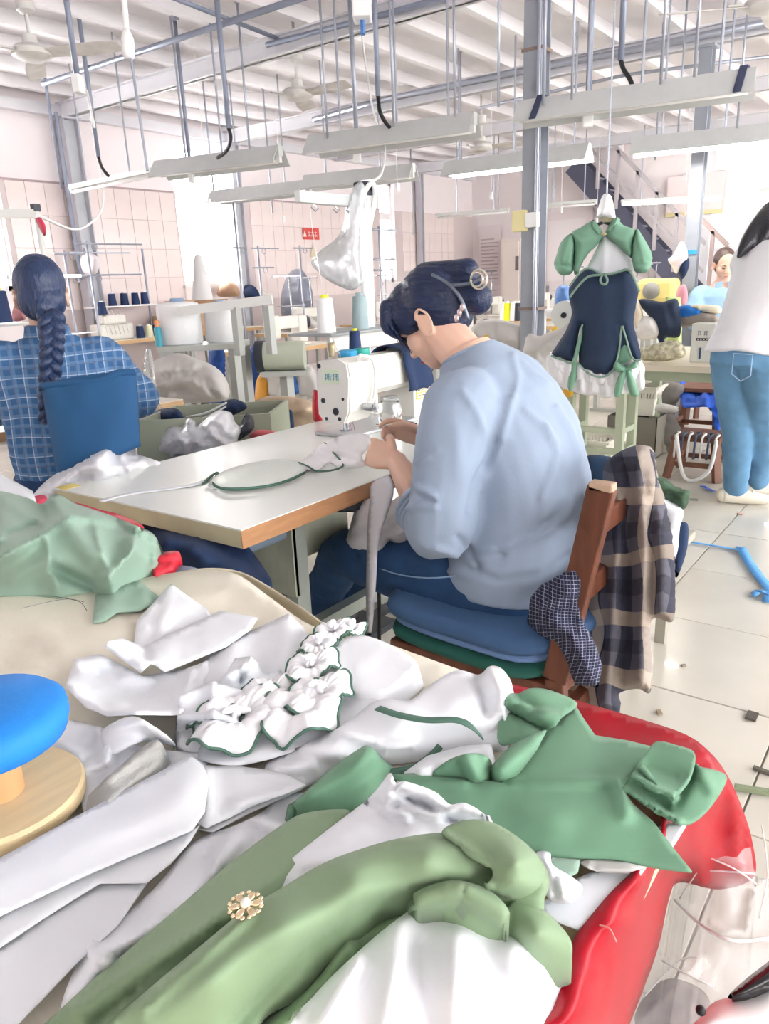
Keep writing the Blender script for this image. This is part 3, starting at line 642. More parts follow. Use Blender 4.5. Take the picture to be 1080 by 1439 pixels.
piece('paper_flap_lower', Mpaper, .786, [(280, 1165), (340, 1128), (420, 1102), (424, 1108), (350, 1142), (300, 1168)], 'lower sheet peeking out below the layered paper corner', sp=7)
piece('long_paper_strip', Mpaper, .806, [(-30, 1222), (120, 1140), (268, 1061), (285, 1075), (294, 1095), (288, 1140), (270, 1166), (130, 1225), (30, 1272), (-30, 1300)], 'longest white paper strip, topmost of the strips by the wooden stand', ctrl=[(260, 1100, .812)], folds=[([(-20, 1250), (275, 1110)], .004, 25)], noise=(.002, 12., .004))
piece('long_paper_strip', Mpaper, .797, [(-30, 1300), (120, 1225), (280, 1160), (268, 1180), (240, 1212), (205, 1240), (140, 1240), (60, 1290), (-30, 1350)], 'second white paper strip, showing just below the topmost strip', noise=(.002, 12., .004))
piece('long_paper_strip', Mpaper, .790, [(-30, 1355), (60, 1290), (140, 1240), (207, 1239), (165, 1300), (110, 1350), (25, 1439), (-10, 1480), (-40, 1470)], 'lowest white paper strip, nearest the green dress hem', noise=(.003, 12.))
piece('white_lining', Mwc, .784, [(85, 1420), (105, 1360), (130, 1320), (215, 1250), (270, 1185), (330, 1160), (370, 1140), (395, 1115), (450, 1120), (430, 1150), (380, 1180), (300, 1250), (200, 1340), (110, 1420)], 'white cotton lining under the green dress beside the paper strips', ctrl=[(250, 1270, .80)], folds=[([(110, 1400), (150, 1340), (220, 1300)], .022, 14), ([(130, 1330), (160, 1370)], .02, 10), ([(260, 1280), (330, 1180)], .02, 14), ([(290, 1200), (300, 1240)], -.01, 10), ([(350, 1150), (390, 1170)], .015, 8)], sp=8, curve=True, noise=(.008, 20.), cat='cloth')
# white tunic with green ribbon trim
tn = [(372, 1080, .785), (395, 1060, .79), (430, 1045, .80), (480, 1020, .805), (530, 984, .815), (575, 984, .82), (600, 965, .82), (640, 942, .825), (672, 948, .825), (688, 936, .835), (705, 940, .835), (719, 962, .825), (712, 985, .81), (705, 1010, .80), (707, 1040, .79), (660, 1040, .79), (600, 1050, .79), (565, 1062, .785), (520, 1065, .785), (470, 1075, .785), (430, 1100, .785), (400, 1108, .785)]
tun = sheet('white_tunic', tn, Mwc, ctrl=[(560, 1020, .82), (640, 1000, .82), (470, 1050, .81), (690, 970, .83)], folds=[([(480, 1028), (540, 1050), (580, 1046)], .012, 7), ([(430, 1050), (500, 1070)], .012, 10), ([(690, 940), (705, 970), (706, 1000)], .016, 10), ([(668, 950), (680, 1000)], -.014, 7), ([(390, 1080), (440, 1075)], .01, 8), ([(540, 990), (600, 1010), (690, 1012)], .006, 14)], sp=8, skirt=.777, noise=(.003, 20.), label='white tunic with a green ribbon trim folded beside the ruffles', cat='garment')
def ribbon(pts, w, m, parent, nm='ribbon', dz=.004):
    P = catmull(pts, 6, False); q = [atz(a, b, z+dz) for a, b, z in P]; b = MB()
    v = []; 
    for i, p in enumerate(q):
        t_ = q[min(i+1, len(q)-1)]-q[max(i-1, 0)]; t_ = t_/np.linalg.norm(t_); s_ = np.cross(t_, [0, 0, 1]); s_ = s_/np.linalg.norm(s_); v += [p+s_*w/2, p-s_*w/2]
    n_ = len(q); b.add(v, [(2*i, 2*i+1, 2*i+3, 2*i+2) for i in range(n_-1)]); o = b.build(nm, m, parent, True); md = o.modifiers.new('t', 'SOLIDIFY'); md.thickness = .0015; return o
ribbon([(530, 994, .828), (560, 1004, .832), (600, 1011, .832), (640, 1011, .832), (662, 1020, .826), (678, 1036, .81)], .010, Mgreend, tun)
ribbon([(540, 1085, .79), (580, 1078, .79), (605, 1062, .792), (618, 1048, .80)], .010, Mgreend, tun)
# green roll and white cloth corner
piece('green_roll', Mgreen, .80, [(404, 1136, .785), (430, 1112), (465, 1080), (500, 1055, .815), (518, 1048, .815), (540, 1068, .80), (553, 1084, .79), (520, 1110), (470, 1138, .785), (435, 1139, .785)], 'green twill folded into a soft roll beside the white blouse', folds=[([(420, 1130), (520, 1060)], .018, 18)], skirt=.777, curve=True, sp=8, noise=(.002, 15.), cat='fabric')
piece('white_corner', Mwc, .80, [(568, 1085), (600, 1062), (650, 1048), (690, 1045), (690, 1068), (640, 1085), (600, 1092)], 'white cloth corner tucked between the tunic and the green bolero', folds=[([(590, 1080), (680, 1052)], .01, 8)], skirt=.78, cat='cloth')
# right-hand green bolero
bol = sheet('green_bolero', [(548, 1088, .80), (600, 1085, .80), (650, 1092, .80), (705, 1100, .80), (740, 1060, .805), (770, 1025, .805), (808, 990, .805), (820, 1010, .805), (836, 1033, .803), (880, 1040, .803), (920, 1050, .805), (900, 1075, .808), (872, 1106, .808), (890, 1130, .803), (918, 1155, .80), (945, 1190, .797), (972, 1224, .795), (930, 1219, .795), (860, 1206, .795), (775, 1204, .795), (700, 1180, .795), (640, 1140, .797), (590, 1110, .80)], Mgreen, ctrl=[(750, 1120, .806), (820, 1150, .804), (650, 1110, .803)],
      folds=[([(560, 1094), (705, 1102), (870, 1098)], .006, 5), ([(872, 1106), (880, 1140)], .010, 12), ([(700, 1110), (780, 1150)], .004, 25)], sp=9, curve=False, noise=(.003, 12.), thick=.003, label='flat green bolero with pointed front laid near the red satin', cat='garment')
sheet('collar', [(708, 984, .81), (725, 976, .82), (750, 969, .825), (780, 975, .82), (810, 991, .81), (790, 1008, .81), (762, 1032, .81), (735, 1040, .81), (705, 1048, .80), (700, 1030, .80)], Mgreen, parent=bol, folds=[([(712, 986), (745, 1004), (790, 1012)], .016, 7), ([(720, 1000), (760, 1025)], -.016, 8), ([(730, 985), (750, 1000)], -.008, 9)], sp=6, noise=(.002, 20.), thick=.003)
sheet('back_panel', [(608, 1088, .80), (630, 1068, .82), (655, 1060, .825), (682, 1063, .825), (692, 1078, .815), (720, 1050, .82), (765, 1028, .815), (745, 1060, .81), (708, 1100, .80), (650, 1093, .80)], Mgreen, parent=bol, folds=[([(655, 1062), (668, 1092)], .012, 8), ([(690, 1070), (690, 1095)], -.015, 7), ([(700, 1085), (750, 1045)], .01, 10)], sp=6, noise=(.002, 20.), thick=.003)
sheet('sleeve_cuff', [(874, 1104, .808), (890, 1085, .812), (905, 1072, .814), (935, 1055, .816), (965, 1060, .816), (978, 1075, .814), (1005, 1082, .81), (1021, 1092, .802), (1010, 1118, .797), (985, 1148, .794), (955, 1159, .794), (918, 1140, .797), (890, 1122, .803)], Mgreen, parent=bol, folds=[([(876, 1108), (920, 1138), (955, 1156)], .014, 5), ([(900, 1078), (925, 1105), (948, 1120)], .016, 6), ([(915, 1072), (940, 1090)], -.010, 12), ([(900, 1105), (935, 1132)], -.008, 7), ([(950, 1125), (972, 1085)], -.008, 7), ([(978, 1075), (1000, 1110)], .006, 10)], sp=5, noise=(.001, 20.), thick=.004)
sheet('cuff_flap', [(886, 1092, .818), (905, 1062, .822), (922, 1042, .824), (950, 1047, .826), (974, 1056, .826), (975, 1075, .824), (962, 1100, .82), (945, 1121, .816), (925, 1112, .817), (905, 1100, .817)], Mgreen, parent=bol, folds=[([(890, 1090), (915, 1105), (945, 1119)], .008, 5), ([(910, 1075), (950, 1090)], -.006, 12)], sp=5, noise=(.001, 20.), thick=.004)
# papers and scraps to the right of the front garment
piece('white_card', Mpaper, .786, [(760, 1270), (800, 1240), (850, 1215), (912, 1212), (885, 1250), (830, 1290), (812, 1306), (770, 1290)], 'white card under the green bolero point beside the red satin', noise=None)
piece('grey_cloth_fold', mat('grey_cloth', '#c4c5c2', .9, bump=.1, bscale=80), .792, [(815, 1212), (830, 1205), (880, 1212), (908, 1218), (880, 1228), (840, 1226)], 'thin grey cloth fold under the green bolero edge', folds=[([(820, 1218), (890, 1220)], .006, 5)], cat='cloth', sp=6)
piece('white_underlay', Mpaper, .788, [(905, 1170), (930, 1160), (970, 1150), (945, 1190), (925, 1215)], 'white underlay strip between the bolero cuff and red satin', noise=None)
piece('sage_scrap', Msage, .796, [(775, 1205), (815, 1208), (812, 1225), (795, 1235), (775, 1225)], 'small sage tab beside the white cuff', cat='fabric')
cf = puff('white_cuff', [(752, 1200), (772, 1198), (776, 1215), (800, 1230), (818, 1245), (812, 1262), (795, 1268), (770, 1262), (760, 1240)], Mwc, .80, .015, mode='z', sp=5, folds=[([(765, 1205), (790, 1250)], .008, 6), ([(780, 1215), (780, 1262)], -.006, 4)], label='white frilled cuff poking out of the olive sleeve', cat='garment', back=.6)
# front garment: olive green dress with white blouse and puff sleeves
dr = thing('green_dress', 'olive green dress with white blouse front and gold brooch, nearest garment', 'dress', atz(380, 1300, .78))
sheet('white_skirt', [(395, 1470, .80), (440, 1400, .82), (500, 1340, .83), (560, 1290, .835), (600, 1272, .835), (680, 1300, .835), (740, 1325, .825), (795, 1362, .80), (790, 1400, .785), (778, 1480, .78), (600, 1500, .80)], Mwc, parent=dr, ctrl=[(620, 1380, .845), (700, 1400, .83)], folds=[([(560, 1300), (540, 1439)], .012, 18), ([(640, 1320), (640, 1450)], .012, 20), ([(720, 1340), (740, 1450)], .012, 18), ([(500, 1350), (450, 1439)], .012, 14), ([(590, 1330), (600, 1450)], -.008, 12)], sp=10, noise=(.004, 14.), skirt=.776)
sheet('blouse_front', [(356, 1262, .84), (400, 1215, .84), (455, 1170, .838), (510, 1128, .83), (530, 1108, .835), (548, 1086, .85), (556, 1100, .85), (570, 1098, .85), (610, 1112, .85), (632, 1130, .845), (652, 1128, .85), (678, 1142, .845), (690, 1160, .84), (640, 1180, .845), (560, 1195, .85), (460, 1220, .85)], Mwc, parent=dr, folds=[([(515, 1120), (545, 1140), (570, 1148)], .014, 6), ([(548, 1090), (545, 1125)], .014, 7), ([(560, 1108), (600, 1118), (630, 1138)], .018, 7), ([(545, 1115), (590, 1140), (620, 1148)], .012, 6), ([(640, 1135), (680, 1145)], .016, 7), ([(575, 1125), (605, 1135)], -.012, 6), ([(625, 1150), (645, 1158)], -.01, 5), ([(400, 1225), (520, 1150)], .006, 14), ([(430, 1215), (590, 1175)], .006, 10)], sp=6, noise=(.004, 30.), skirt=.79)
sheet('left_panel', [(40, 1470, .80), (110, 1395, .81), (180, 1335, .815), (250, 1275, .82), (320, 1215, .825), (390, 1163, .825), (430, 1142, .82), (490, 1138, .815), (470, 1160, .83), (430, 1200, .842), (385, 1240, .852), (342, 1276, .858), (290, 1320, .852), (220, 1375, .84), (140, 1450, .82), (110, 1490, .80)], Molive, parent=dr, folds=[([(110, 1420), (220, 1345), (320, 1285)], .010, 10), ([(340, 1280), (130, 1439)], -.012, 6)], sp=9, noise=(.003, 14.), thick=.003, skirt=.78)
mainp = [(90, 1490, .82), (150, 1440, .835), (220, 1380, .85), (290, 1322, .862), (342, 1280, .868), (400, 1245, .87), (450, 1215, .872), (500, 1195, .874), (560, 1178, .875), (622, 1170, .875), (680, 1175, .875), (720, 1195, .872), (752, 1225, .866), (765, 1250, .86), (748, 1268, .855), (700, 1258, .85), (660, 1250, .85), (600, 1250, .848), (550, 1262, .845), (500, 1300, .84), (450, 1338, .83), (420, 1375, .82), (370, 1420, .81), (320, 1490, .80)]
sheet('main_panel', mainp, Molive, parent=dr, ctrl=[(400, 1300, .875), (500, 1240, .88), (300, 1380, .86), (600, 1210, .882)], folds=[([(350, 1285), (200, 1420)], .008, 9), ([(200, 1450), (360, 1330), (520, 1255), (650, 1225)], .010, 26), ([(330, 1439), (420, 1345), (520, 1275), (600, 1258)], -.012, 12), ([(430, 1230), (640, 1190)], .004, 14)], sp=9, noise=(.003, 12.), thick=.003, skirt=.80, so=.0)
sheet('shadow_fold', [(270, 1490, .795), (330, 1430, .80), (400, 1360, .81), (440, 1325, .82), (500, 1285, .835), (560, 1258, .84), (580, 1275, .838), (550, 1300, .83), (500, 1325, .82), (470, 1370, .805), (420, 1430, .80), (380, 1490, .795)], Molive, parent=dr, folds=[([(350, 1439), (430, 1370), (480, 1310), (570, 1270)], -.02, 12), ([(400, 1440), (460, 1375), (490, 1330)], .018, 10)], sp=7, noise=(.004, 16.), thick=.003, skirt=.78)
sheet('upper_sleeve_cuff', [(620, 1170, .88), (650, 1153, .885), (690, 1155, .885), (730, 1178, .88), (758, 1205, .868), (771, 1232, .848), (768, 1256, .842), (752, 1272, .842), (715, 1264, .852), (684, 1250, .860), (692, 1230, .875), (685, 1212, .878), (655, 1195, .88)], Molive, parent=dr, ctrl=[(725, 1215, .895)], folds=[([(622, 1170), (660, 1196), (686, 1215), (684, 1250)], .006, 5), ([(690, 1250), (760, 1240)], .008, 12)], sp=6, noise=(.001, 15.), thick=.004, so=0.)
sheet('lower_sleeve', [(572, 1272, .842), (600, 1252, .86), (640, 1243, .868), (680, 1254, .866), (705, 1275, .858), (712, 1295, .848), (695, 1312, .838), (650, 1300, .838), (605, 1285, .836)], Molive, parent=dr, folds=[([(590, 1265), (650, 1250), (705, 1285)], .012, 12)], sp=6, noise=(.002, 15.), thick=.003, skirt=.80, so=0.)
sheet('lower_sleeve_cuff', [(706, 1278, .845), (728, 1264, .85), (765, 1280, .845), (795, 1310, .835), (804, 1332, .825), (798, 1350, .815), (775, 1360, .81), (745, 1352, .812), (715, 1330, .82), (702, 1306, .832)], Molive, parent=dr, ctrl=[(755, 1312, .855)], folds=[([(708, 1280), (706, 1308)], .006, 5)], sp=6, noise=(.001, 15.), thick=.003, skirt=.79, so=0.)
# brooch
bp_ = atz(345, 1272, .882); br = thing('brooch', 'gold snowflake-shaped brooch pinned on the olive dress', 'brooch', bp_)
Mgold = mat('brooch_gold', '#e6d3b0', .25, .85)
for k in range(6):
    a = k*math.pi/3+.3; c_ = bp_+np.array([math.cos(a), math.sin(a), 0])*.0078
    MB().ell(c_, (.005, .003, .002), R=Matrix.Rotation(a, 3, 'Z'), n=8).build('petal', Mgold, br, True)
    for sg in (-1, 1):
        MB().ell(bp_+np.array([math.cos(a+sg*.32), math.sin(a+sg*.32), 0])*.0115, (.0022, .0017, .0015), n=6).build('petal_tip', Mgold, br, True)
MB().ell(bp_+np.array([0, 0, .002]), (.004, .004, .0035), n=8).build('stone', mat('brooch_stone', '#f2efe2', .1), br, True)
# green-edged ruffles
def ruffle(nm, cx, cy, z, r, n, seed, label, sq=.8, op=0., turns=1.):
    rng = random.Random(seed); c0 = atz(cx, cy, z); t_ = thing(nm, label, 'ruffle', c0, 'green-edged ruffle trims')
    N = 96; rings = 10; b = MB(); edge = []
    ph = rng.random()*6
    for j in range(rings):
        f = j/(rings-1)
        for i in range(N):
            th = turns*2*math.pi*i/N+op; rr = r*(.12+.88*f)*(1+.10*math.sin(2*th+ph)*f)
            w = math.sin(n*th+ph)*f*f; w2 = math.sin((n*2+1)*th+ph*2)*f
            x = rr*math.cos(th)*(1+.045*w2); y = rr*math.sin(th)*sq*(1+.045*w2)
            zz = .006+.009*w*(r/.05)+.0022*math.sin(17*th+ph)*f*(1-.5*f)+.014*math.sin(f*2.9)*(r/.05)
            p = c0+np.array([x, y, max(.0, zz)]); b.v.append(tuple(p))
            if j == rings-1: edge.append(p)
    for j in range(rings-1):
        for i in range(N):
            q = (i+1) % N; b.f.append((j*N+i, j*N+q, (j+1)*N+q, (j+1)*N+i))
    o = b.build('frill', Mruf, t_, True); md = o.modifiers.new('t', 'SOLIDIFY'); md.thickness = .001
    MB().tube(edge+[edge[0]], .0019, 6).build('green_edging', Mgreend, t_, True)
    k = MB(); 
    for i in range(5): k.ell(c0+np.array([rng.uniform(-.1, .1)*r, rng.uniform(-.1, .1)*r, .016+.004*i*.5]), (.009*r/.05, .0035, .005), R=Matrix.Rotation(i*.7, 3, 'Z'), n=8)
    k.build('gathering', Mruf, t_, True)
    return t_
Mruf = mat('ruffle_cotton', '#f0f1f5', .8, bump=.1, bscale=120)
ruffle('ruffle', 335, 1020, .80, .062, 4, 1, 'open ruffle rosette with dark green edging, nearest the boxed white piece', .85, .2)
ruffle('ruffle', 308, 1010, .80, .040, 3, 5, 'small ruffle behind the open rosette', .7, .9)
ruffle('ruffle', 422, 1010, .802, .060, 5, 2, 'ruffle with gathered centre in the middle of the trim', .8, .5)
ruffle('ruffle', 375, 985, .80, .048, 4, 7, 'ruffle half hidden between two larger ruffles', .7, 1.5)
ruffle('ruffle', 448, 985, .806, .048, 4, 3, 'ruffle with a standing green edge by the folded cloth', .8, 2.)
ruffle('ruffle', 438, 945, .806, .042, 4, 4, 'upper ruffle below the white twist', .8, .1)
ruffle('ruffle', 447, 915, .80, .034, 3, 6, 'narrow ruffle joining the white twist', .7, .7)
ruffle('ruffle', 468, 895, .795, .036, 4, 8, 'white twist of ruffle at the far table edge', .8, 1.7)
ruffle('ruffle', 495, 893, .79, .026, 3, 9, 'tail end of the ruffle trim hanging at the far table edge', .6, .3)
# loose threads on the cover and satin
for i, (p, q_, r_, col_) in enumerate((((75, 838), (110, 845), (122, 858), '#4a4a4a'), ((30, 855), (90, 842), (118, 846), '#777777'))):
    cord([atz(*p, .79), atz(*q_, .79), atz(*r_, .788)], .0005, mat('thread%d' % i, col_, .8), ('dark loose thread' if i == 0 else 'grey loose thread')+' lying on the cream cloth by the sage pile', 'thread', 'loose_thread')
cord([atz(842, 1300, .795), atz(856, 1305, .797), atz(866, 1324, .795)], .0006, mat('thread_pink', '#f0a8a0', .8), 'pale thread curled on the red satin', 'thread', 'loose_thread')
# wooden stand with blue padded top
st = thing('pressing_stand', 'round wooden stand with blue padded top at the table corner', 'stand', atz(20, 1130, .80))
c0 = atz(2, 1120, .80)
MB().lathe((c0[0], c0[1], .787), [(.078, 0), (.083, .004), (.083, .016), (.080, .02)], n=40).build('base', Mwood, st, True, ang=35)
MB().lathe((c0[0], c0[1], .805), [(.024, 0), (.024, .06), (.022, .085)], n=24).build('peg', mat('peg_wood', '#d8a878', .45, var=.15, vscale=12, stretch=(1, 1, .2)), st, True, ang=40)
MB().lathe((c0[0], c0[1], .868), [(.06, 0), (.076, .004), (.08, .018), (.079, .03), (.070, .038), (.03, .040)], n=40).build('padded_top', mat('blue_pad', '#1f86e0', .7, bump=.1, bscale=100), st, True)
# ================================================================== the seated woman's sewing station
Mlam = mat('white_laminate', '#f1f5f1', .25, var=.03, vscale=3)
Medge = mat('wood_edge', '#c08f66', .5, var=.15, vscale=14, stretch=(1, 1, 6))
Medgel = mat('pale_edge', '#cdc6a2', .55, var=.12, vscale=10)
Mmach = mat('machine_enamel', '#eceae2', .3, var=.04, vscale=8, coat=.2)
Mmachg = mat('machine_plate', '#f4f4f0', .28)
Msteel = mat('bright_steel', '#b8bcc2', .25, .9)
Mdark = mat('dark_iron', '#3b4048', .5, .3)
Mglow = mat('plain_metal_leg', '#a8b0a8', .5, .2, var=.15, vscale=12)
Mpanel = mat('worn_green_panel', '#b9bdaa', .6, .1, var=.35, vscale=7, bump=.1, bscale=30)
TZ = .785; tx0, tx1, ty0, ty1 = 1.07, 2.42, 1.215, 1.965
tb = thing('sewing_table', 'white-topped sewing table with wooden front edge under the machine', 'table', (1.75, 1.6, 0))
MB().bx((tx0, ty0, TZ-.045), (tx1, ty1, TZ-.004)).build('table_board', Medgel, tb)
MB().bx((tx0, ty0-.003, TZ-.046), (tx1, ty0, TZ-.003)).build('front_edging', Medge, tb)
MB().bx((tx0, ty0-.002, TZ-.004), (tx1, ty1, TZ)).build('laminate', Mlam, tb)
MB().bx((tx0+.0, ty1-.05, TZ), (tx0+.05, ty1, TZ+.001)).build('corner_tape', mat('yellow_tape', '#e2cf7a', .6), tb)
for x in (1.36, 2.28):
    for y in (ty0+.12, ty1-.12): MB().bx((x-.025, y-.02, .03), (x+.025, y+.02, TZ-.045)).build('leg', Mglow, tb)
    MB().bx((x-.03, ty0+.02, .0), (x+.03, ty1-.02, .03)).build('foot_bar', Mglow, tb)
MB().bx((1.33, ty0+.10, .50), (1.345, ty1-.10, TZ-.045)).build('end_panel', Mpanel, tb)
MB().bx((1.345, ty0+.25, .52), (1.74, ty0+.26, TZ-.05)).build('front_panel', Mpanel, tb)
MB().bx((1.15, ty0+.1, TZ-.115), (1.32, ty0+.5, TZ-.046), bev=.01).build('drawer', mat('grey_drawer', '#6f7f90', .6), tb)
MB().bx((1.345, ty0+.18, .30), (2.28, ty0+.22, .34)).build('stretcher', Mglow, tb)
MB().bx((1.62, 1.48, .10), (2.0, 1.72, .125)).bx((1.34, 1.58, .09), (2.28, 1.62, .11)).build('treadle_plate', Mdark, tb)
MB().tube(catmull([(1.58, ty0+.05, .70), (1.60, ty0+.03, .5), (1.66, 1.3, .2), (1.7, 1.35, .02)], 6, False), .006, 6).build('cable', Mblack, tb, True)
MB().lathe((1.55, 1.3, TZ-.075), [(.09, 0), (.11, .01), (.11, .03)], n=24).build('oil_pan', Mdark, tb, True, ang=40)
# machine head
mx, my = 2.03, 1.70   # needle
mc = thing('sewing_machine', 'white industrial sewing machine on the white-topped table', 'sewing machine', (2.3, my, TZ))
MB().bx((mx-.06, my-.09, TZ), (2.42, my+.09, TZ+.012), bev=.004).build('bed_plate', mat('bed_steel', '#c9cdd0', .3, .6), mc)
fp = [(-.075, .075), (-.075, .20), (-.06, .262), (.03, .272), (.07, .255), (.078, .20), (.066, .09), (.045, .05), (-.05, .05)]
MB().prism(fp, (mx-.045, my, TZ), (0, -1, 0), (0, 0, 1), (.13, 0, 0)).build('head_casing', Mmach, mc)
face = MB().prism([(u*.94, v) for u, v in fp], (mx-.052, my, TZ), (0, -1, 0), (0, 0, 1), (.007, 0, 0)).build('face_plate', Mmachg, mc)
for (u, v, r) in ((-.055, .245, .008), (-.045, .125, .009), (.01, .09, .013), (.025, .065, .007), (-.035, .062, .006), (.045, .135, .005)):
    MB().cyl((mx-.055, my-u, TZ+v), (mx-.05, my-u, TZ+v), r, n=14).build('screw', Mdark, face)
lp = MB().bx((mx-.0545, my-.035, TZ+.185), (mx-.052, my+.045, TZ+.235)).build('badge', mat('badge_mint', '#e4f2dc', .4), face)
# four small glyph-like marks of the badge
gl = MB()
for k, y0 in enumerate((.030, -.005)):
    yy = my+y0; zz = TZ+.20
    for (a, b_) in (((0, .004), (-.010, .004)), ((-.002, .02), (-.008, .012)), ((-.008, .02), (-.002, .012)), ((-.005, .012), (-.005, -.002)), ((-.013, .019), (-.026, .019)), ((-.013, .019), (-.013, .004)), ((-.026, .019), (-.026, -.002)), ((-.013, .011), (-.026, .011)), ((-.019, .022), (-.019, -.002)), ((-.013, .004), (-.026, .004))):
        gl.bar((mx-.0552, yy+a[0], zz+a[1]), (mx-.0552, yy+b_[0], zz+b_[1]), .0015, .0022, up=(1, 0, 0))
gl.build('badge_lettering', mat('badge_blue', '#5a9ac0', .5), face)
MB().prism([(-.062, .15), (-.062, .235), (-.03, .265), (.04, .265), (.066, .235), (.066, .15), (.045, .13), (-.045, .13)], (mx+.085, my, TZ), (0, -1, 0), (0, 0, 1), (.27, 0, 0)).build('arm', Mmach, mc)
MB().prism([(-.07, 0), (-.07, .22), (-.05, .26), (.05, .26), (.07, .22), (.07, 0)], (mx+.34, my, TZ+.01), (0, -1, 0), (0, 0, 1), (.13, 0, 0)).build('pillar', Mmach, mc)
MB().cyl((mx+.47, my, TZ+.2), (mx+.51, my, TZ+.2), .065, .06, n=28).build('hand_wheel', Mdark, mc, True, ang=40)
MB().tube(catmull([(mx+.005, my-.072, TZ+.26), (mx+.0, my-.085, TZ+.275), (mx+.005, my-.09, TZ+.28), (mx+.06, my-.092, TZ+.26), (mx+.075, my-.092, TZ+.2), (mx+.06, my-.09, TZ+.12), (mx+.02, my-.085, TZ+.105)], 6, False), .006, 8).build('thread_guard', Mmachg, mc, True)
MB().cyl((mx+.03, my-.07, TZ+.10), (mx+.03, my-.115, TZ+.10), .013, .013, n=16).cyl((mx+.03, my-.115, TZ+.10), (mx+.03, my-.13, TZ+.10), .009, n=12).build('tension_knob', Msteel, mc, True, ang=40)
MB().cyl((mx+.07, my-.07, TZ+.09), (mx+.07, my-.11, TZ+.09), .016, n=16).build('tension_disc', mat('knob_white', '#f0f0ec', .4), mc, True, ang=40)
MB().cyl((mx, my, TZ+.06), (mx, my, TZ+.015), .004, n=8).cyl((mx+.02, my, TZ+.06), (mx+.02, my, TZ+.012), .005, n=8).bx((mx-.012, my-.012, TZ+.014), (mx+.03, my+.012, TZ+.018)).build('needle_bar', Msteel, mc)
MB().lathe((mx-.01, my+.03, TZ+.272), [(.011, 0), (.009, .01), (.013, .03), (.012, .05)], n=12).build('thread_post', mat('brass_dull', '#b5a98a', .4, .4), mc, True)
MB().lathe((mx+.08, my+.03, TZ+.265), [(.034, 0), (.036, .004), (.036, .02), (.03, .024)], n=20).build('bobbin_dish', mat('cyan_plastic', '#3c9fd0', .4), mc, True, ang=40)
MB().lathe((mx+.12, my, TZ+.265), [(.028, 0), (.03, .006), (.028, .026)], n=20).build('bobbin_cap', mat('teal_plastic', '#2aa79a', .4), mc, True, ang=40)
st_ = MB().bx((mx+.355, my-.072, TZ+.075), (mx+.45, my-.0705, TZ+.125)).build('warning_sticker', mat('sticker_yellow', '#ecc94a', .5), mc)
w = MB()
for i in range(3):
    for j in range(2): w.bx((mx+.363+i*.029, my-.0732, TZ+.080+j*.022), (mx+.386+i*.029, my-.072, TZ+.098+j*.022))
w.build('sticker_cells', mat('sticker_white', '#f4f0e2', .5), st_)
w = MB()
for i in range(3):
    for j in range(2): w.bar((mx+.367+i*.029, my-.0737, TZ+.089+j*.022), (mx+.382+i*.029, my-.0737, TZ+.089+j*.022), .001, .004, up=(0, 0, 1))
w.build('sticker_marks', mat('sticker_ink', '#54483a', .6), st_)
# navy cloth over the arm
a0 = mx+.27
vb = MB(); nb_ = []
cl = [(a0, my-.10, TZ+.12), (a0, my-.09, TZ+.2), (a0, my-.074, TZ+.262), (a0, my-.03, TZ+.283), (a0, my+.04, TZ+.283), (a0, my+.076, TZ+.25), (a0, my+.085, TZ+.16)]
cl = catmull(cl, 4, False); n_ = len(cl); rows = 8
for r_ in range(rows):
    for i, p in enumerate(cl): vb.v.append((p[0]+r_*.024+.004*math.sin(i*.9), p[1]-.006*math.sin(r_*1.7)-.004*math.sin(i*.8+r_), p[2]+.003*math.sin(r_*2.1)))
vb.f = [(r_*n_+i, r_*n_+i+1, (r_+1)*n_+i+1, (r_+1)*n_+i) for r_ in range(rows-1) for i in range(n_-1)]
o = single(vb, 'machine_cloth', Mnavy, 'navy cloth draped over the arm of the sewing machine', 'cloth', smooth=True); md = o.modifiers.new('t', 'SOLIDIFY'); md.thickness = .003
# jar, red pouch, cone
jr = thing('glass_jar', 'small clear glass jar behind the machine needle', 'jar', (mx+.12, my-.12, TZ))
MB().lathe((mx+.13, my-.11, TZ+.012), [(.036, 0), (.042, .006), (.042, .07), (.034, .085), (.034, .1)], n=24).build('jar_body', mat('clear_glass', '#ffffff', .03, trans=.95), jr, True)
MB().lathe((mx+.13, my-.11, TZ+.11), [(.036, 0), (.036, .012)], n=24).build('jar_rim', mat('clear_rim', '#f0f4f4', .1, trans=.8), jr, True)
puff('red_pouch', [(439, 552), (446, 550), (450, 570), (452, 590), (440, 590)], Mreds, 2.2, .02, mode='x', sp=4, label='red pouch behind the sewing machine face', cat='pouch')
# thread stand
Y0 = 1.95
ts = thing('thread_stand', 'white double-pole thread stand with tray behind the sewing machine', 'thread stand', (2.52, Y0, TZ))
for dx, top in ((0, 1.60), (.035, 1.66)): MB().cyl((2.50+dx, Y0, TZ-.04), (2.51+dx, Y0, top), .017, n=12).build('pole', Mwhite, ts, True, ang=40)
MB().bx((2.14, Y0-.12, 1.115), (2.76, Y0+.10, 1.125), bev=.003).build('spool_tray', mat('tray_grey', '#9fa5a6', .5, .2), ts)
MB().bx((2.2, Y0-.06, 1.05), (2.68, Y0-.04, 1.115), bev=.005).build('tray_bracket', Mmach, ts)
MB().bx((2.14, Y0-.015, 1.585), (2.56, Y0+.015, 1.625), bev=.004).build('top_arm', mat('arm_pale', '#dfe5e2', .4), ts)
for x in (2.2, 2.32, 2.4): MB().tube([(x, Y0-.02, 1.58), (x+.015, Y0-.03, 1.565), (x, Y0-.03, 1.555), (x-.012, Y0-.02, 1.57)], .003, 6).build('thread_eye', Msteel, ts)
MB().bx((2.5, Y0-.03, 1.63), (2.555, Y0+.03, 1.68), bev=.006).build('pole_cap', Mdark, ts)
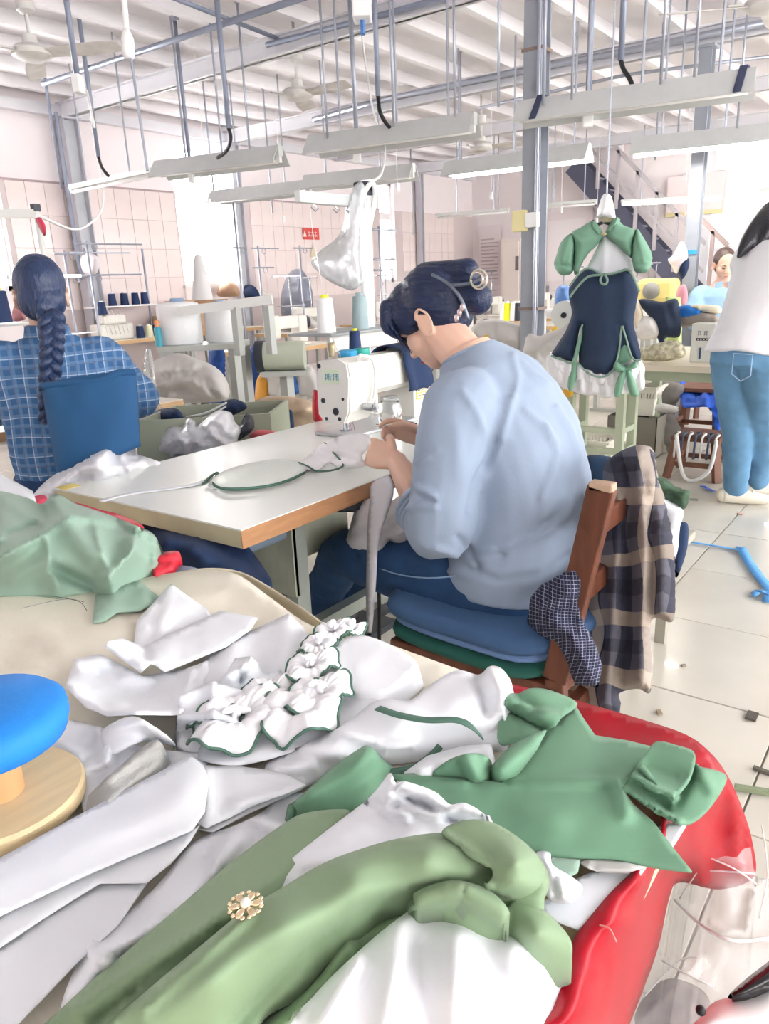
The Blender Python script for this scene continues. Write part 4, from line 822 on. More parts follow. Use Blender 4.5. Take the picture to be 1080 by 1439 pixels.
MB().tube(catmull([(2.5, Y0, 1.55), (2.49, Y0-.03, 1.63), (2.52, Y0-.05, 1.67), (2.56, Y0-.03, 1.62), (2.55, Y0, 1.5)], 5, False), .01, 8).build('cable_loop', Mwhite, ts, True)
def cone(p, h, r0, r1, m, label, cap=None, name='thread_cone', group=None, n=20, wob=True):
    t_ = thing(name, label, 'thread cone', p, group)
    MB().lathe(p, [(r0, 0), (r0, h*.03), (r1, h*.92), (r1*.8, h*.94)], n=n).build('wound_thread', m, t_, True, ang=50)
    MB().lathe((p[0], p[1], p[2]+h*.94), [(r1*.55, 0), (r1*.5, h*.09)], n=12).build('cone_tip', cap or Mwhite, t_, True, ang=50)
    return t_
Mth_w = mat('thread_white', '#f3f5f7', .7, bump=.25, bscale=6, stretch=(1, 1, 60))
Mth_t = mat('thread_teal', '#9fb4b8', .7, bump=.25, bscale=6, stretch=(1, 1, 60))
Mth_n = mat('thread_navy', '#1f3560', .7, bump=.25, bscale=6, stretch=(1, 1, 60))
Mth_b = mat('thread_blue', '#2f6fae', .7, bump=.25, bscale=6, stretch=(1, 1, 60))
Mth_c = mat('thread_cream', '#e3e3c0', .7, bump=.25, bscale=6, stretch=(1, 1, 60))
Myel = mat('yellow_cap', '#e8ea1e', .5)
cone((2.22, Y0-.03, 1.125), .135, .036, .029, Mth_w, 'white thread cone with yellow top on the thread stand tray', Myel)
cone((2.43, Y0-.03, 1.125), .135, .034, .028, Mth_t, 'pale teal thread cone on the thread stand tray', Mth_t)
cone((mx+.16, my+.06, TZ+.27), .085, .024, .019, Mth_n, 'small navy cone with yellow top behind the machine arm', Myel)
# plastic bag on the stand
Mbag = mat('clear_bag', '#eef3f8', .25, trans=.55, alpha=.75)
Mbagw = mat('white_bag', '#f1f2f8', .3, bump=.15, bscale=40)
puff('plastic_bag', [(437, 368), (452, 350), (470, 337), (482, 318), (486, 290), (496, 264), (508, 255), (514, 275), (508, 320), (506, 360), (508, 395), (496, 408), (480, 404), (462, 395), (448, 384)], Mbag, 2.42, .055, mode='x', sp=5, folds=[([(490, 300), (478, 345), (450, 375)], .012, 4), ([(492, 310), (485, 350), (468, 392)], .012, 4), ([(496, 310), (494, 350), (490, 400)], .012, 4), ([(500, 310), (502, 395)], .01, 3)], noise=(.012, 30.), label='translucent plastic bag of scraps tied to the thread stand', cat='bag')
cord([aty(433, 274, Y0), aty(440, 330, Y0), aty(452, 400, Y0), aty(466, 470, Y0-.1), aty(478, 500, 1.72)], .0012, Mwhite, 'white thread running from the stand arm to the machine', 'thread', 'sewing_thread')
# garment piece on the white table
piece('cotton_cutout', mat('mint_white_cotton', '#eff6f1', .8, bump=.06, bscale=60), TZ+.006, [(292, 682), (310, 664, TZ+.018), (345, 652), (395, 645), (430, 652), (428, 662), (400, 676), (350, 686), (310, 687)], 'white cotton panel with green edging on the white table', folds=[([(300, 672), (340, 660)], .01, 6), ([(350, 670), (420, 655)], .006, 8)], sp=6, curve=True, cat='garment')
cord([atz(*p, TZ+.012) for p in ((285, 680), (298, 668), (306, 665), (300, 680), (320, 687), (370, 684), (405, 675), (428, 664))], .004, Mgreend, 'green piping edge curling along the white panel', 'piping', 'piping')
tp_ = MB(); P_ = [atz(*p, TZ+.004) for p in catmull([(142, 704), (180, 694), (240, 686), (275, 680), (300, 670)], 5, False)]; v = []
for p in P_: v += [p+np.array([.0, .010, 0]), p-np.array([.0, .010, 0])]
tp_.add(v, [(2*i, 2*i+1, 2*i+3, 2*i+2) for i in range(len(P_)-1)]); o = single(tp_, 'white_tape', Mwc, 'white bias tape tail running to the table edge', 'tape', smooth=True); o.modifiers.new('t', 'SOLIDIFY').thickness = .002
piece('ruffled_panel', mat('bright_cotton', '#fbfbff', .8, bump=.1, bscale=80), TZ+.01, [(420, 655), (428, 645), (440, 635), (450, 625, TZ+.03), (480, 612, TZ+.05), (515, 610, TZ+.07), (520, 625, TZ+.06), (508, 640, TZ+.05), (512, 655, TZ+.03), (480, 658), (460, 650), (445, 660)], 'white ruffled panel held over the table by the seated woman', folds=[([(455, 628), (505, 640)], .012, 5), ([(460, 645), (500, 652)], .01, 5)], sp=5, curve=True, noise=(.006, 30.), cat='garment')
cord([atz(420, 650, TZ+.015), atz(432, 655, TZ+.02), atz(445, 662, TZ+.02), atz(470, 660, TZ+.02), atz(482, 653, TZ+.022), atz(472, 640, TZ+.03), atz(456, 622, TZ+.04)], .003, Mgreend, 'green overlock edge around the held white panel', 'piping', 'piping')
for i, dx in enumerate((0, .012, .028)):
    cord([(mx+dx*.8, my-.01, TZ+.055), (mx+dx, my-.02, TZ+.03), (mx+dx-.004, my-.028, TZ+.004)], .001, mat('thread_mauve', '#b07a90', .7), ('first', 'second', 'third')[i]+' mauve thread tail under the needle', 'thread', 'loose_thread')
# white plastic sheet & bags beyond the table
sheet('plastic_sheet', [(45, 705, .74), (60, 680, .76), (95, 655, .79), (130, 634, .82), (155, 627, .83), (185, 636, .81), (230, 652, .78), (235, 670, .74), (150, 690, .72), (90, 706, .72)], Mbagw, ctrl=[(140, 650, .84)], folds=[([(70, 690), (150, 635)], .02, 7), ([(100, 690), (200, 648)], .015, 6), ([(120, 660), (220, 655)], .012, 5)], sp=6, skirt=.5, noise=(.01, 20.), label='white plastic sheeting bunched behind the sewing table corner', cat='plastic sheet')
# ================================================================== people
Mskin = mat('skin', '#e6bfa9', .55, var=.05, vscale=10)
Mskin.node_tree.nodes['Principled BSDF'].inputs['Subsurface Weight'].default_value = .08
Mhair = mat('dark_hair', '#15264a', .38, bump=.5, bscale=22, var=.3, vscale=30, stretch=(6, 1, 6))
Mhairb = mat('braid_hair', '#26395f', .4, bump=.5, bscale=26, var=.3, vscale=30, stretch=(6, 6, 1))
Mblueshirt = mat('light_blue_jersey', '#95a6bc', .85, bump=.05, bscale=120, sheen=.1)
Mjean = mat('dark_denim', '#23466f', .85, bump=.12, bscale=260, var=.2, vscale=10)
Mjeanl = mat('washed_denim', '#6390b4', .85, bump=.12, bscale=260, var=.15, vscale=7)
Mlip = mat('lip', '#c07a74', .5)
Meye = mat('lash_dark', '#1c1a20', .5)
A = lambda *v: np.array(v, float)
def hand(mb, Wp, d, n, side, curls, tcurl=.5, sc=1.):
    d = _u(A(*d)); n = A(*n); n = _u(n-d*np.dot(n, d)); t = np.cross(d, n)*side; Wp = A(*Wp)
    secs = []
    for f, w_, h_ in ((-.02, .024, .019), (.02, .030, .017), (.055, .039, .015), (.085, .040, .013), (.095, .034, .009)):
        secs.append((Wp+d*f*sc, t*w_*sc, n*h_*sc))
    loft(mb, secs, 16)
    offs = [.032, .0115, -.0105, -.031]; lens = [.066, .075, .070, .056]
    for k in range(4):
        p = Wp+d*.085*sc+t*offs[k]*sc*.95; dirv = d+t*(offs[k]*2.); dirv = _u(dirv); pts = [p-dirv*.012, p]; ang = 0; c = curls[k]
        for fr, a in ((.45, c*.8), (.31, c*1.0), (.24, c*.7)):
            ang += a; q = dirv*math.cos(ang)+n*math.sin(ang); p = p+q*lens[k]*fr*sc; pts.append(p)
        limb(mb, pts, [.0095*sc, .009*sc, .0082*sc, .0075*sc, .0065*sc], 10, 3)
    p = Wp+d*.022*sc+t*.026*sc; q = _u(d*.75+t*.65+n*.25); pts = [p-q*.012, p]
    for k, l in enumerate((.038, .032, .026)):
        q = _u(q+n*.35*tcurl-t*.45*tcurl*(k > 0)+d*.1); p = p+q*l*sc; pts.append(p)
    limb(mb, pts, [.013*sc, .0135*sc, .0115*sc, .010*sc, .008*sc], 10, 3)
    return p
def headshape(mb, C, f, u, sc=1.):
    """skull, jaw, nose, brow, lips, ears; f forward, u up"""
    f = _u(A(*f)); u = A(*u); u = _u(u-f*np.dot(u, f)); r = np.cross(f, u); C = A(*C)
    R = Matrix([list(r), list(f), list(u)]).transposed()
    q = lambda x, y, z: C+(r*x+f*y+u*z)*sc
    mb.ell(q(0, -.012, .025), (.075*sc, .094*sc, .092*sc), R, 18)
    mb.ell(q(0, .022, -.035), (.063*sc, .070*sc, .078*sc), R, 16)
    mb.ell(q(0, .040, -.083), (.040*sc, .044*sc, .034*sc), R, 14)
    for s in (-1, 1):
        mb.ell(q(s*.042, .048, -.028), (.026*sc, .032*sc, .030*sc), R, 12)      # cheek
        mb.ell(q(s*.028, .072, .012), (.028*sc, .016*sc, .010*sc), R, 10)        # brow
        e = MB()
        mb.ell(q(s*.079, -.012, -.022), (.008*sc, .020*sc, .032*sc), R @ Matrix.Rotation(-s*.25, 3, 'Z') @ Matrix.Rotation(.2, 3, 'X'), 12)  # ear
        mb.tube([q(s*(.086+.004*math.cos(a_)), -.016-.021*math.cos(a_)*1.0, -.018+.034*math.sin(a_)) for a_ in np.linspace(-1.4, 2.6, 14)], .0042*sc, 8)
        mb.ell(q(s*.012, .095, -.042), (.010*sc, .010*sc, .008*sc), R, 8)        # nostril wing
    limb(mb, [q(0, .078, .005), q(0, .092, -.015), q(0, .104, -.036)], [.008*sc, .010*sc, .0115*sc], 10, 3)
    mb.ell(q(0, .082, -.066), (.022*sc, .010*sc, .006*sc), R, 10); mb.ell(q(0, .080, -.077), (.019*sc, .010*sc, .007*sc), R, 10)
    return q, R
def facebits(q, R, parent, sc=1.):
    for s in (-1, 1):
        MB().ell(q(s*.031, .083, -.008), (.014*sc, .006*sc, .0035*sc), R, 8).build('eyelid_lash', Meye, parent, True)
        MB().tube([q(s*.014, .091, .012), q(s*.03, .089, .019), q(s*.046, .078, .014)], [.0018, .003, .0012], 6).build('eyebrow', Meye, parent, True)
    MB().ell(q(0, .089, -.0705), (.019*sc, .0055*sc, .0065*sc), R, 10).build('lips', Mlip, parent, True)
# ---------------------------------------------------------------- the seated woman in light blue
pw = thing('person', 'woman with claw-clipped dark hair in a light blue jersey top, trimming thread at the machine', 'person', (1.62, .80, 0))
SX = 1.62
torso = [((SX, .835, .49), (.195, 0, 0), (0, .165, .0)), ((SX, .81, .60), (.195, 0, 0), (0, .168, .0)), ((SX, .79, .72), (.178, 0, 0), (0, .16, .01)), ((SX, .795, .83), (.172, 0, 0), (0, .155, -.01)), ((SX, .825, .93), (.18, 0, 0), (0, .145, -.03)), ((SX, .865, 1.01), (.185, 0, 0), (0, .125, -.045)), ((SX+.005, .91, 1.07), (.145, 0, 0), (0, .095, -.05)), ((SX+.01, .945, 1.11), (.085, 0, 0), (0, .07, -.04)), ((SX+.01, .965, 1.135), (.066, 0, 0), (0, .062, -.035))]
Lsh, Lel, Lwr, Lh = A(1.448, .87, 1.015), A(1.395, .905, .745), A(1.525, 1.105, .852), A(1.58, 1.2, .88)
Rsh, Rel, Rwr = A(1.785, .90, 1.02), A(1.86, .98, .77), A(1.745, 1.15, .862)
C = A(1.665, 1.075, 1.205); hf = A(-.03, .80, -.60); hu = A(0, .60, .80)
bd = MB()
sk = lambda s_: [(c, tuple(A(*a)*s_), tuple(A(*b)*s_)) for c, a, b in s_]
loft(bd, [(c, tuple(A(*a)*.86), tuple(A(*b)*.86)) for c, a, b in torso])
limb(bd, [(SX, .92, 1.07), (SX+.015, .985, 1.13), (SX+.03, 1.04, 1.17)], [.062, .056, .056])
q, R = headshape(bd, C, hf, hu)
limb(bd, [Lsh, Lsh*.5+Lel*.5, Lel, Lel*.45+Lwr*.55, Lwr], [.055, .046, .042, .040, .027])
limb(bd, [Rsh, Rsh*.5+Rel*.5, Rel, Rel*.5+Rwr*.5, Rwr], [.055, .046, .042, .038, .027])
hand(bd, Lwr+A(.006, .012, .004), (.12, .97, .14), (.90, -.10, -.40), -1, [.75, .8, .85, .95], .7)
hand(bd, Rwr+A(-.004, .01, .004), (-.30, .88, .36), (-.85, -.1, -.5), 1, [.55, .8, .95, 1.0], .6)
for s, hx in ((-1, 1.52), (1, 1.72)):
    kn = A(1.565, 1.33, .545) if s < 0 else A(1.74, 1.36, .55); an = A(1.70, 1.61, .24) if s < 0 else A(1.87, 1.62, .22)
    limb(bd, [(hx, .86, .55), (hx+.01, 1.1, .56), kn, kn*.5+an*.5, an], [.085, .07, .05, .045, .035])
fuse('body', bd, Mskin, pw, .0034, 3)
facebits(q, R, pw)
# jersey top
tt = MB(); loft(tt, [((SX, .815, .555), (.197, 0, 0), (0, .172, .0))]+[(c, tuple(A(*a)*1.0), tuple(A(*b)*1.0)) for c, a, b in torso[1:8]]+[((SX+.01, .958, 1.12), (.074, 0, 0), (0, .066, -.036))])
slv = Lel+(Lwr-Lel)*.28
limb(tt, [A(1.51, .88, 1.00), Lsh, Lsh*.5+Lel*.5+A(-.01, -.005, 0), Lel+A(0, -.01, 0), slv], [.10, .088, .083, .079, .064], 16)
slr = Rel+(Rwr-Rel)*.3
limb(tt, [A(1.73, .9, 1.0), Rsh, Rsh*.5+Rel*.5, Rel, slr], [.10, .088, .082, .078, .062], 16)
fl = [([(1.52, .70, .95), (1.56, .66, .80)], .010, .02), ([(1.50, .78, .98), (1.47, .84, .82)], -.016, .014), ([(1.62, .65, .98), (1.58, .645, .85), (1.52, .68, .78)], .008, .014), ([(1.70, .66, .96), (1.66, .645, .82), (1.58, .66, .72)], .008, .014), ([(1.44, .80, .66), (1.55, .66, .66), (1.66, .64, .70)], .009, .014), ([(1.43, .84, .60), (1.52, .69, .60), (1.66, .655, .63)], .009, .012), ([(1.43, .86, .655), (1.47, .74, .64)], -.008, .010), ([(1.43, .90, .70), (1.46, .80, .60)], .010, .012), ([(1.37, .90, .78), (1.40, .97, .76)], .008, .012), ([(1.36, .92, .82), (1.40, .98, .84)], .008, .010), ([(1.45, .76, 1.03), (1.42, .79, .92), (1.43, .82, .80)], .006, .014), ([(1.66, .70, 1.05), (1.64, .66, .94)], .006, .012)]
def seg3(p, pts):
    b_ = 1e9
    for a, c in zip(pts[:-1], pts[1:]):
        a, c = A(*a), A(*c); dd = c-a; t_ = min(1, max(0, np.dot(p-a, dd)/np.dot(dd, dd))); b_ = min(b_, np.linalg.norm(p-a-dd*t_))
    return b_
flp = [([(697, 622), (686, 650), (671, 676), (662, 720)], -.014, 6), ([(718, 560), (706, 612), (680, 668)], .008, 6), ([(650, 552), (668, 575), (678, 605)], .006, 6), ([(780, 575), (800, 605), (810, 640), (806, 690), (793, 726), (752, 757), (664, 786)], .009, 6), ([(764, 600), (783, 636), (774, 668), (760, 700)], .007, 5), ([(738, 578), (765, 598), (782, 622)], .006, 5), ([(643, 755), (658, 773), (670, 796)], -.010, 5), ([(655, 800), (700, 815), (760, 808), (800, 780)], -.008, 5), ([(672, 783), (705, 779)], -.010, 4), ([(700, 770), (760, 745), (800, 700)], -.006, 6), ([(586, 684), (612, 697)], .010, 4), ([(577, 714), (612, 712)], .010, 4), ([(586, 652), (615, 634)], .007, 4), ([(590, 700), (606, 704)], -.010, 4), ([(620, 800), (660, 810)], .006, 5), ([(612, 770), (640, 778)], .008, 5), ([(735, 512), (750, 530), (770, 540)], .005, 5), ([(720, 500), (728, 530), (722, 560)], .005, 5), ([(640, 600), (650, 680), (640, 740)], .004, 10)]
def sdisp(p, no):
    h = .004*nz(p, 12)+.003*(.3-abs(nz(p, 9, 3)))
    if np.dot(no, CAMP-p) > -.1:
        x_, y_ = proj(p); P1 = np.array([[x_, y_]])
        for pts, amp, wd in flp:
            if min(q_[0] for q_ in pts)-25 < x_ < max(q_[0] for q_ in pts)+25 and min(q_[1] for q_ in pts)-25 < y_ < max(q_[1] for q_ in pts)+25: h += amp*math.exp(-(segdist(P1, pts)[0]/wd)**2)
    return h
fuse('jersey_top', tt, Mblueshirt, pw, .007, 6, sdisp)
MB().tube(catmull([tuple(A(SX+.01, .952, 1.123)+A(math.cos(a)*.073, math.sin(a)*.06, -.03*math.sin(a))) for a in np.linspace(0, 2*math.pi, 13)], 3, False), .0045, 8).build('neckband', Mblueshirt, pw, True)
sn = _u(slv-Lel); 
tb_ = MB(); 
for k in range(3): 
    cc = Lel+(Lwr-Lel)*(.20+.05*k); tb_.tube([tuple(cc+(_u(np.cross(sn, A(0, 0, 1)))*math.cos(a)+np.cross(_u(np.cross(sn, A(0, 0, 1))), sn)*math.sin(a))*(.066+.002*k)) for a in np.linspace(0, 2*math.pi, 20)], .006, 6)
tb_.build('rolled_cuff', Mblueshirt, pw, True)
# jeans
jn = MB(); loft(jn, [((SX, .83, .47), (.17, 0, 0), (0, .15, 0)), ((SX, .825, .55), (.188, 0, 0), (0, .165, 0)), ((SX, .81, .62), (.175, 0, 0), (0, .15, 0))])
for s, hx in ((-1, 1.525), (1, 1.715)):
    kn = A(1.565, 1.33, .545) if s < 0 else A(1.74, 1.36, .55); an = A(1.69, 1.59, .27) if s < 0 else A(1.86, 1.60, .25)
    limb(jn, [(hx, .84, .545), (hx+.005, 1.0, .56), (hx+.015, 1.18, .56), kn, kn*.55+an*.45, an], [.10, .098, .085, .072, .068, .062], 16)
fuse('jeans', jn, Mjean, pw, .009, 5, lambda p, n_: .006*nz(p, 13)+.003*nz(p, 34, 2))
cord_p = MB().tube(catmull([(1.44, .86, .62), (1.425, .95, .60), (1.435, 1.05, .585), (1.46, 1.15, .58)], 5, False), .002, 5); cord_p.build('seam', mat('jean_stitch', '#8ba9c9', .8), pw, True)
for s in (-1, 1):
    an = A(1.69, 1.59, .25) if s < 0 else A(1.86, 1.60, .23); dv = _u(A(.25, .85, -.25)) 
    sh = MB(); limb(sh, [an+A(-.02, -.03, -.045), an+dv*.06+A(0, 0, -.05), an+dv*.16+A(0, 0, -.035)], [.037, .04, .03], 12)
    sh.build('shoe', mat('black_shoe', '#191b24', .4), pw, True)
# hair: cap, fringe, twisted bun, clip
hr = MB()
hr.ell(q(0, -.030, .034), (.088, .096, .096), R, 18)
hr.ell(q(0, -.045, -.005), (.080, .064, .070), R, 16)
hr.ell(q(0, .028, .070), (.076, .072, .058), R, 14)
hr.ell(q(-.03, .068, .052), (.046, .038, .046), R, 12); hr.ell(q(.03, .068, .052), (.046, .038, .046), R, 12)
hr.ell(q(-.060, .034, .030), (.028, .042, .045), R, 12); hr.ell(q(.060, .034, .030), (.028, .042, .045), R, 12)
hr.ell(q(0, -.09, .045), (.040, .036, .044), R, 12)
for x_ in (-.085, -.066, -.046, -.025, -.004, .02, .045): limb(hr, [q(x_*.8, .062, .088), q(x_*1.05, .100-.5*abs(x_+.01)**1.3, .040), q(x_*1.18-.006, .100-.45*abs(x_), -.008)], [.017, .012, .003], 10, 4)
b1, b2 = A(1.655, .965, 1.30), A(1.65, .925, 1.245)
limb(hr, [q(0, -.05, .10), A(1.66, 1.0, 1.318), A(1.657, .972, 1.318)], [.030, .030, .031], 12)
limb(hr, [q(0, -.09, .05), A(1.655, .962, 1.265), A(1.65, .94, 1.252)], [.034, .038, .039], 12)
fuse('hair', hr, Mhair, pw, .005, 4, lambda p, n_: .0025*nz((p[0]*1.0, p[1]*.3, p[2]*3), 40))
sd = MB(); rng = random.Random(4)
for k in range(26):
    x0 = rng.uniform(-.085, .02); p0 = q(x0*.8, .070, .085); p1 = q(x0*1.08, .106-.45*abs(x0), .040); p2 = q(x0*1.2-.006, .104-.45*abs(x0)+rng.uniform(-.008, .004), -.022+rng.uniform(-.022, .012))
    sd.tube(catmull([p0, p1, p2], 4, False), [.0010]*8+[.0003], 4)
for k in range(0):
    a_ = rng.uniform(-.6, 2.2); s0 = q(-.085*math.cos(.3*k), -.03+.09*math.sin(a_), .034+.09*math.cos(a_)); 
    sd.tube([s0, s0+A(rng.uniform(-.006, .006), rng.uniform(-.01, .03), rng.uniform(-.02, .02))], [.001, .0004], 4)
sd.build('hair_strands', Mhair, pw, True)['kind'] = 'stuff'
ck = MB(); ck.tube(catmull([A(1.60, 1.035, 1.312), A(1.585, .985, 1.292), A(1.59, .95, 1.255), A(1.60, .935, 1.205)], 5, False), .0045, 8); ck.tube(catmull([A(1.60, .99, 1.285), A(1.62, .935, 1.29), A(1.63, .915, 1.305)], 5, False), .0045, 8)
ck.build('hair_claw', mat('clip_metal', '#6b7484', .3, .6), pw, True)
rg = MB()
for k in range(2): rg.tube([A(1.615, .915+k*.006, 1.297)+A(0, math.cos(a), math.sin(a))*.022*(1-.25*k) for a in np.linspace(0, 2*math.pi, 18)], .003, 6)
rg.build('hair_ring', mat('clip_bright', '#d8d4c8', .2, .8), pw, True)
for k in range(3): MB().ell(A(1.588, .945+.008*k, 1.235-.012*k), (.004, .007, .010), n=6).build('clip_charm', mat('charm', '#d9c7c9', .2, .7), pw, True)
# snips in the right hand
sp_ = thing('thread_snips', 'small dark thread snips held in the right hand', 'scissors', A(1.70, 1.22, .88))
c_ = A(1.69, 1.235, .91)
MB().bar(c_, c_+A(-.035, .035, .008), .006, .002).build('blade', Msteel, sp_); MB().bar(c_+A(0, 0, .004), c_+A(-.032, .04, .0), .006, .002).build('blade', Msteel, sp_)
MB().tube(catmull([c_, c_+A(.02, -.02, .01), c_+A(.045, -.05, .0)], 5, False), .004, 8).build('grip', Mdark, sp_, True); MB().tube(catmull([c_, c_+A(.022, -.015, -.008), c_+A(.045, -.05, -.01)], 5, False), .004, 8).build('grip', Mdark, sp_, True)
# pieces on her lap
Mlap = mat('lap_cotton', '#cfd0d4', .9, bump=.1, bscale=80, var=.06, vscale=10)
puff('lap_scraps', [(490, 745), (500, 715), (520, 700), (545, 705), (575, 690), (592, 715), (595, 740), (560, 765), (545, 762), (535, 806), (526, 806), (522, 790), (500, 780), (485, 770)], Mlap, 1.50, .03, mode='x', sp=6, folds=[([(500, 740), (560, 720)], .012, 6), ([(520, 770), (580, 735)], .014, 6), ([(530, 800), (540, 730)], .012, 5)], noise=(.015, 28.), label='grey-white cotton scraps bunched on the seated woman\'s lap', cat='fabric', back=.4)
puff('hanging_strip', [(522, 680), (545, 668), (553, 690), (545, 720), (532, 760), (528, 820), (522, 890), (516, 895), (514, 830), (516, 740), (520, 700)], mat('grey_strip', '#c4c4ca', .85, bump=.05, bscale=60), 1.40, .006, mode='x', sp=5, label='long grey cotton strip hanging from the table front edge', cat='fabric', back=.5)
# ---------------------------------------------------------------- her chair
Mchair = mat('dark_brown_wood', '#6b3f2e', .4, var=.3, vscale=10, stretch=(4, 4, .6), bump=.05, bscale=30)
chz = thing('wooden_chair', 'dark brown wooden chair under the seated woman', 'chair', (1.62, .80, 0))
for x in (1.40, 1.72):
    MB().bar(A(x, .515 if x < 1.5 else .55, .895 if x < 1.5 else .84), A(x, .60, .44), .03, .055, up=(0, 1, 0), bev=.004).build('back_post', Mchair, chz)
    MB().bar(A(x, .60, .44), A(x, .575, 0), .03, .045, up=(0, 1, 0), bev=.004).build('rear_leg', Mchair, chz)
    MB().bar(A(x, 1.03, .41), A(x, 1.04, 0), .03, .04, up=(0, 1, 0), bev=.004).build('front_leg', Mchair, chz)
    MB().bx((x-.012, .65, .2), (x+.012, 1.03, .23)).build('side_rail', Mchair, chz)
MB().bx((1.385, .585, .395), (1.80, 1.05, .425), bev=.006).build('seat', Mchair, chz)
MB().bx((1.4, .52, .78), (1.72, .555, .83), bev=.005).bx((1.4, .55, .62), (1.72, .575, .67), bev=.005).build('back_rail', Mchair, chz)
MB().bx((1.4, .585, .30), (1.72, .61, .34)).build('rear_rail', Mchair, chz)
MB().bx((1.385, .49, .885), (1.415, .54, .905), bev=.004).build('worn_tip', mat('worn_wood', '#b79d86', .6), chz)
def cushion(nm, z0, h, m, label, ex=0., dx=0.):
    b = MB(); pr = []
    for i in range(9):
        a = math.pi*i/8; pr.append((1-.10*(1-math.sin(a))-.02, z0+h*(.5-.5*math.cos(a))))
    pts = []
    n = 40
    for s_, z in pr:
        for j in range(n):
            th = 2*math.pi*j/n; ct, sn_ = math.cos(th), math.sin(th); cx_ = math.copysign(abs(ct)**.45, ct); cy_ = math.copysign(abs(sn_)**.45, sn_)
            pts.append((1.60+dx+cx_*(.25+ex)*s_+.004*math.sin(7*th), .835+cy_*(.265+ex)*s_+.004*math.sin(5*th), z+.006*math.sin(3*th+1)))
    b.v = pts
    for i in range(8):
        for j in range(n): q_ = (j+1) % n; b.f.append((i*n+j, i*n+q_, (i+1)*n+q_, (i+1)*n+j))
    b.f.append(tuple(reversed(range(n)))); b.f.append(tuple(8*n+j for j in range(n)))
    return single(b, nm, m, label, 'cushion', smooth=True)
cushion('seat_cushion', .427, .035, mat('green_cushion', '#1f5a50', .85, bump=.1, bscale=90), 'dark green cushion lowest on the wooden chair', -.01)
cushion('seat_cushion', .462, .03, mat('denim_cushion_light', '#6f8fc0', .85, bump=.1, bscale=200), 'pale blue cushion layer under the denim cushion', -.012, .01)
cushion('seat_cushion', .488, .05, mat('denim_cushion', '#3f5f88', .9, bump=.15, bscale=250, var=.12, vscale=8), 'washed denim cushion directly under the seated woman', .0)
gs = thing('wooden_stool', 'pale stool behind the chair, heaped with spare garments', 'stool', (2.46, .74, 0)); Mgst = mat('pale_stool', '#a9a698', .6)
MB().bx((2.28, .62, .40), (2.61, 1.0, .43), bev=.004).build('seat', Mgst, gs)
for x in (2.31, 2.57):
    for y in (.70, .96): MB().bx((x-.018, y-.018, 0), (x+.018, y+.018, .40)).build('leg', Mgst, gs)
MB().bx((2.31, .685, .2), (2.57, .715, .23)).bx((2.31, .945, .2), (2.57, .975, .23)).build('stretcher', Mgst, gs)
puff('garment_heap', [(800, 720), (815, 680), (850, 660), (900, 668), (940, 690), (955, 720), (958, 770), (945, 800), (900, 805), (830, 800)], Mnavy, 2.47, .05, mode='x', sp=7, noise=(.01, 12., .02), label='navy garment heap on the pale stool behind the chair', cat='fabric', back=1.)
# plaid shirt over the chair back, seen edge-on, and a navy check cloth
Mplaid = stripes('grey_plaid', '#5a5a66', [(0, 8., .5, '#23263a', .85), (1, 7., .5, '#1c1e2c', .55), (1, 3.5, .25, '#b7a898', .55), (0, 4., .22, '#cdbfb0', .5)])
Mcheck = stripes('navy_check', '#1c2240', [(0, 62., .16, '#b9bdd6', .6), (1, 62., .16, '#b9bdd6', .6), (0, 31., .3, '#10142a', .6)])
upix = lambda w_, p: (p[0]/300.+.05*nz(w_, 7), p[1]/300.+.05*nz(w_, 7, 5))
shp = [(848, 655), (862, 640), (885, 628), (905, 626), (918, 640), (922, 670), (932, 705), (940, 740), (946, 780), (948, 840), (944, 874), (915, 872), (915, 950), (912, 974), (895, 968), (868, 976), (870, 1003), (848, 1003), (828, 990), (806, 965), (812, 900), (826, 830), (840, 760), (846, 690)]
puff('plaid_shirt', shp, Mplaid, 1.66, .045, mode='x', sp=7, R=22, folds=[([(895, 640), (905, 760), (900, 960)], .025, 7), ([(880, 660), (880, 800), (872, 990)], -.02, 6), ([(912, 660), (930, 780), (928, 870)], .02, 7), ([(870, 700), (862, 850), (850, 990)], .02, 7), ([(918, 700), (915, 870)], -.02, 5)], noise=(.012, 14.), uvs=upix, label='grey and beige plaid shirt hung over the chair back', cat='shirt', back=1.2, tilt=lambda p: 1.60+.0*p[0])
for (px, py) in ((853, 736), (844, 830), (837, 900)): pass
puff('check_cloth', [(740, 875), (745, 840), (760, 822), (785, 808), (808, 795), (818, 815), (814, 850), (822, 880), (836, 905), (846, 935), (840, 966), (808, 962), (792, 925), (780, 905), (758, 892)], Mcheck, 1.39, .022, mode='x', sp=6, folds=[([(760, 850), (805, 830)], .015, 6), ([(770, 870), (800, 890), (830, 950)], .015, 6)], noise=(.012, 24.), uvs=upix, curve=False, label='navy and white checked cloth tied at the chair back corner', cat='cloth')
puff('white_jacket', [(915, 690), (945, 705), (960, 720), (955, 740), (950, 780), (935, 780), (925, 720)], Mwc, 2.36, .04, mode='x', sp=6, noise=(.01, 20.), label='white garment lying over the navy heap behind the plaid shirt', cat='garment')
puff('camouflage_jacket', [(905, 660), (925, 668), (950, 685), (968, 690), (966, 708), (958, 716), (940, 708), (915, 695)], mat('camo_green', '#3f5a44', .85, var=.8, vscale=25), 2.38, .05, mode='x', sp=5, noise=(.012, 24.), label='green camouflage sleeve hanging behind the plaid shirt', cat='garment')
puff('navy_jacket', [(820, 645), (845, 640), (868, 650), (862, 690), (840, 720), (818, 760), (818, 690)], mat('navy_jacket', '#24405e', .9, var=.2, vscale=12), 2.38, .05, mode='x', sp=6, noise=(.012, 20.), label='dark navy jacket on the heap between shirt and woman', cat='garment')
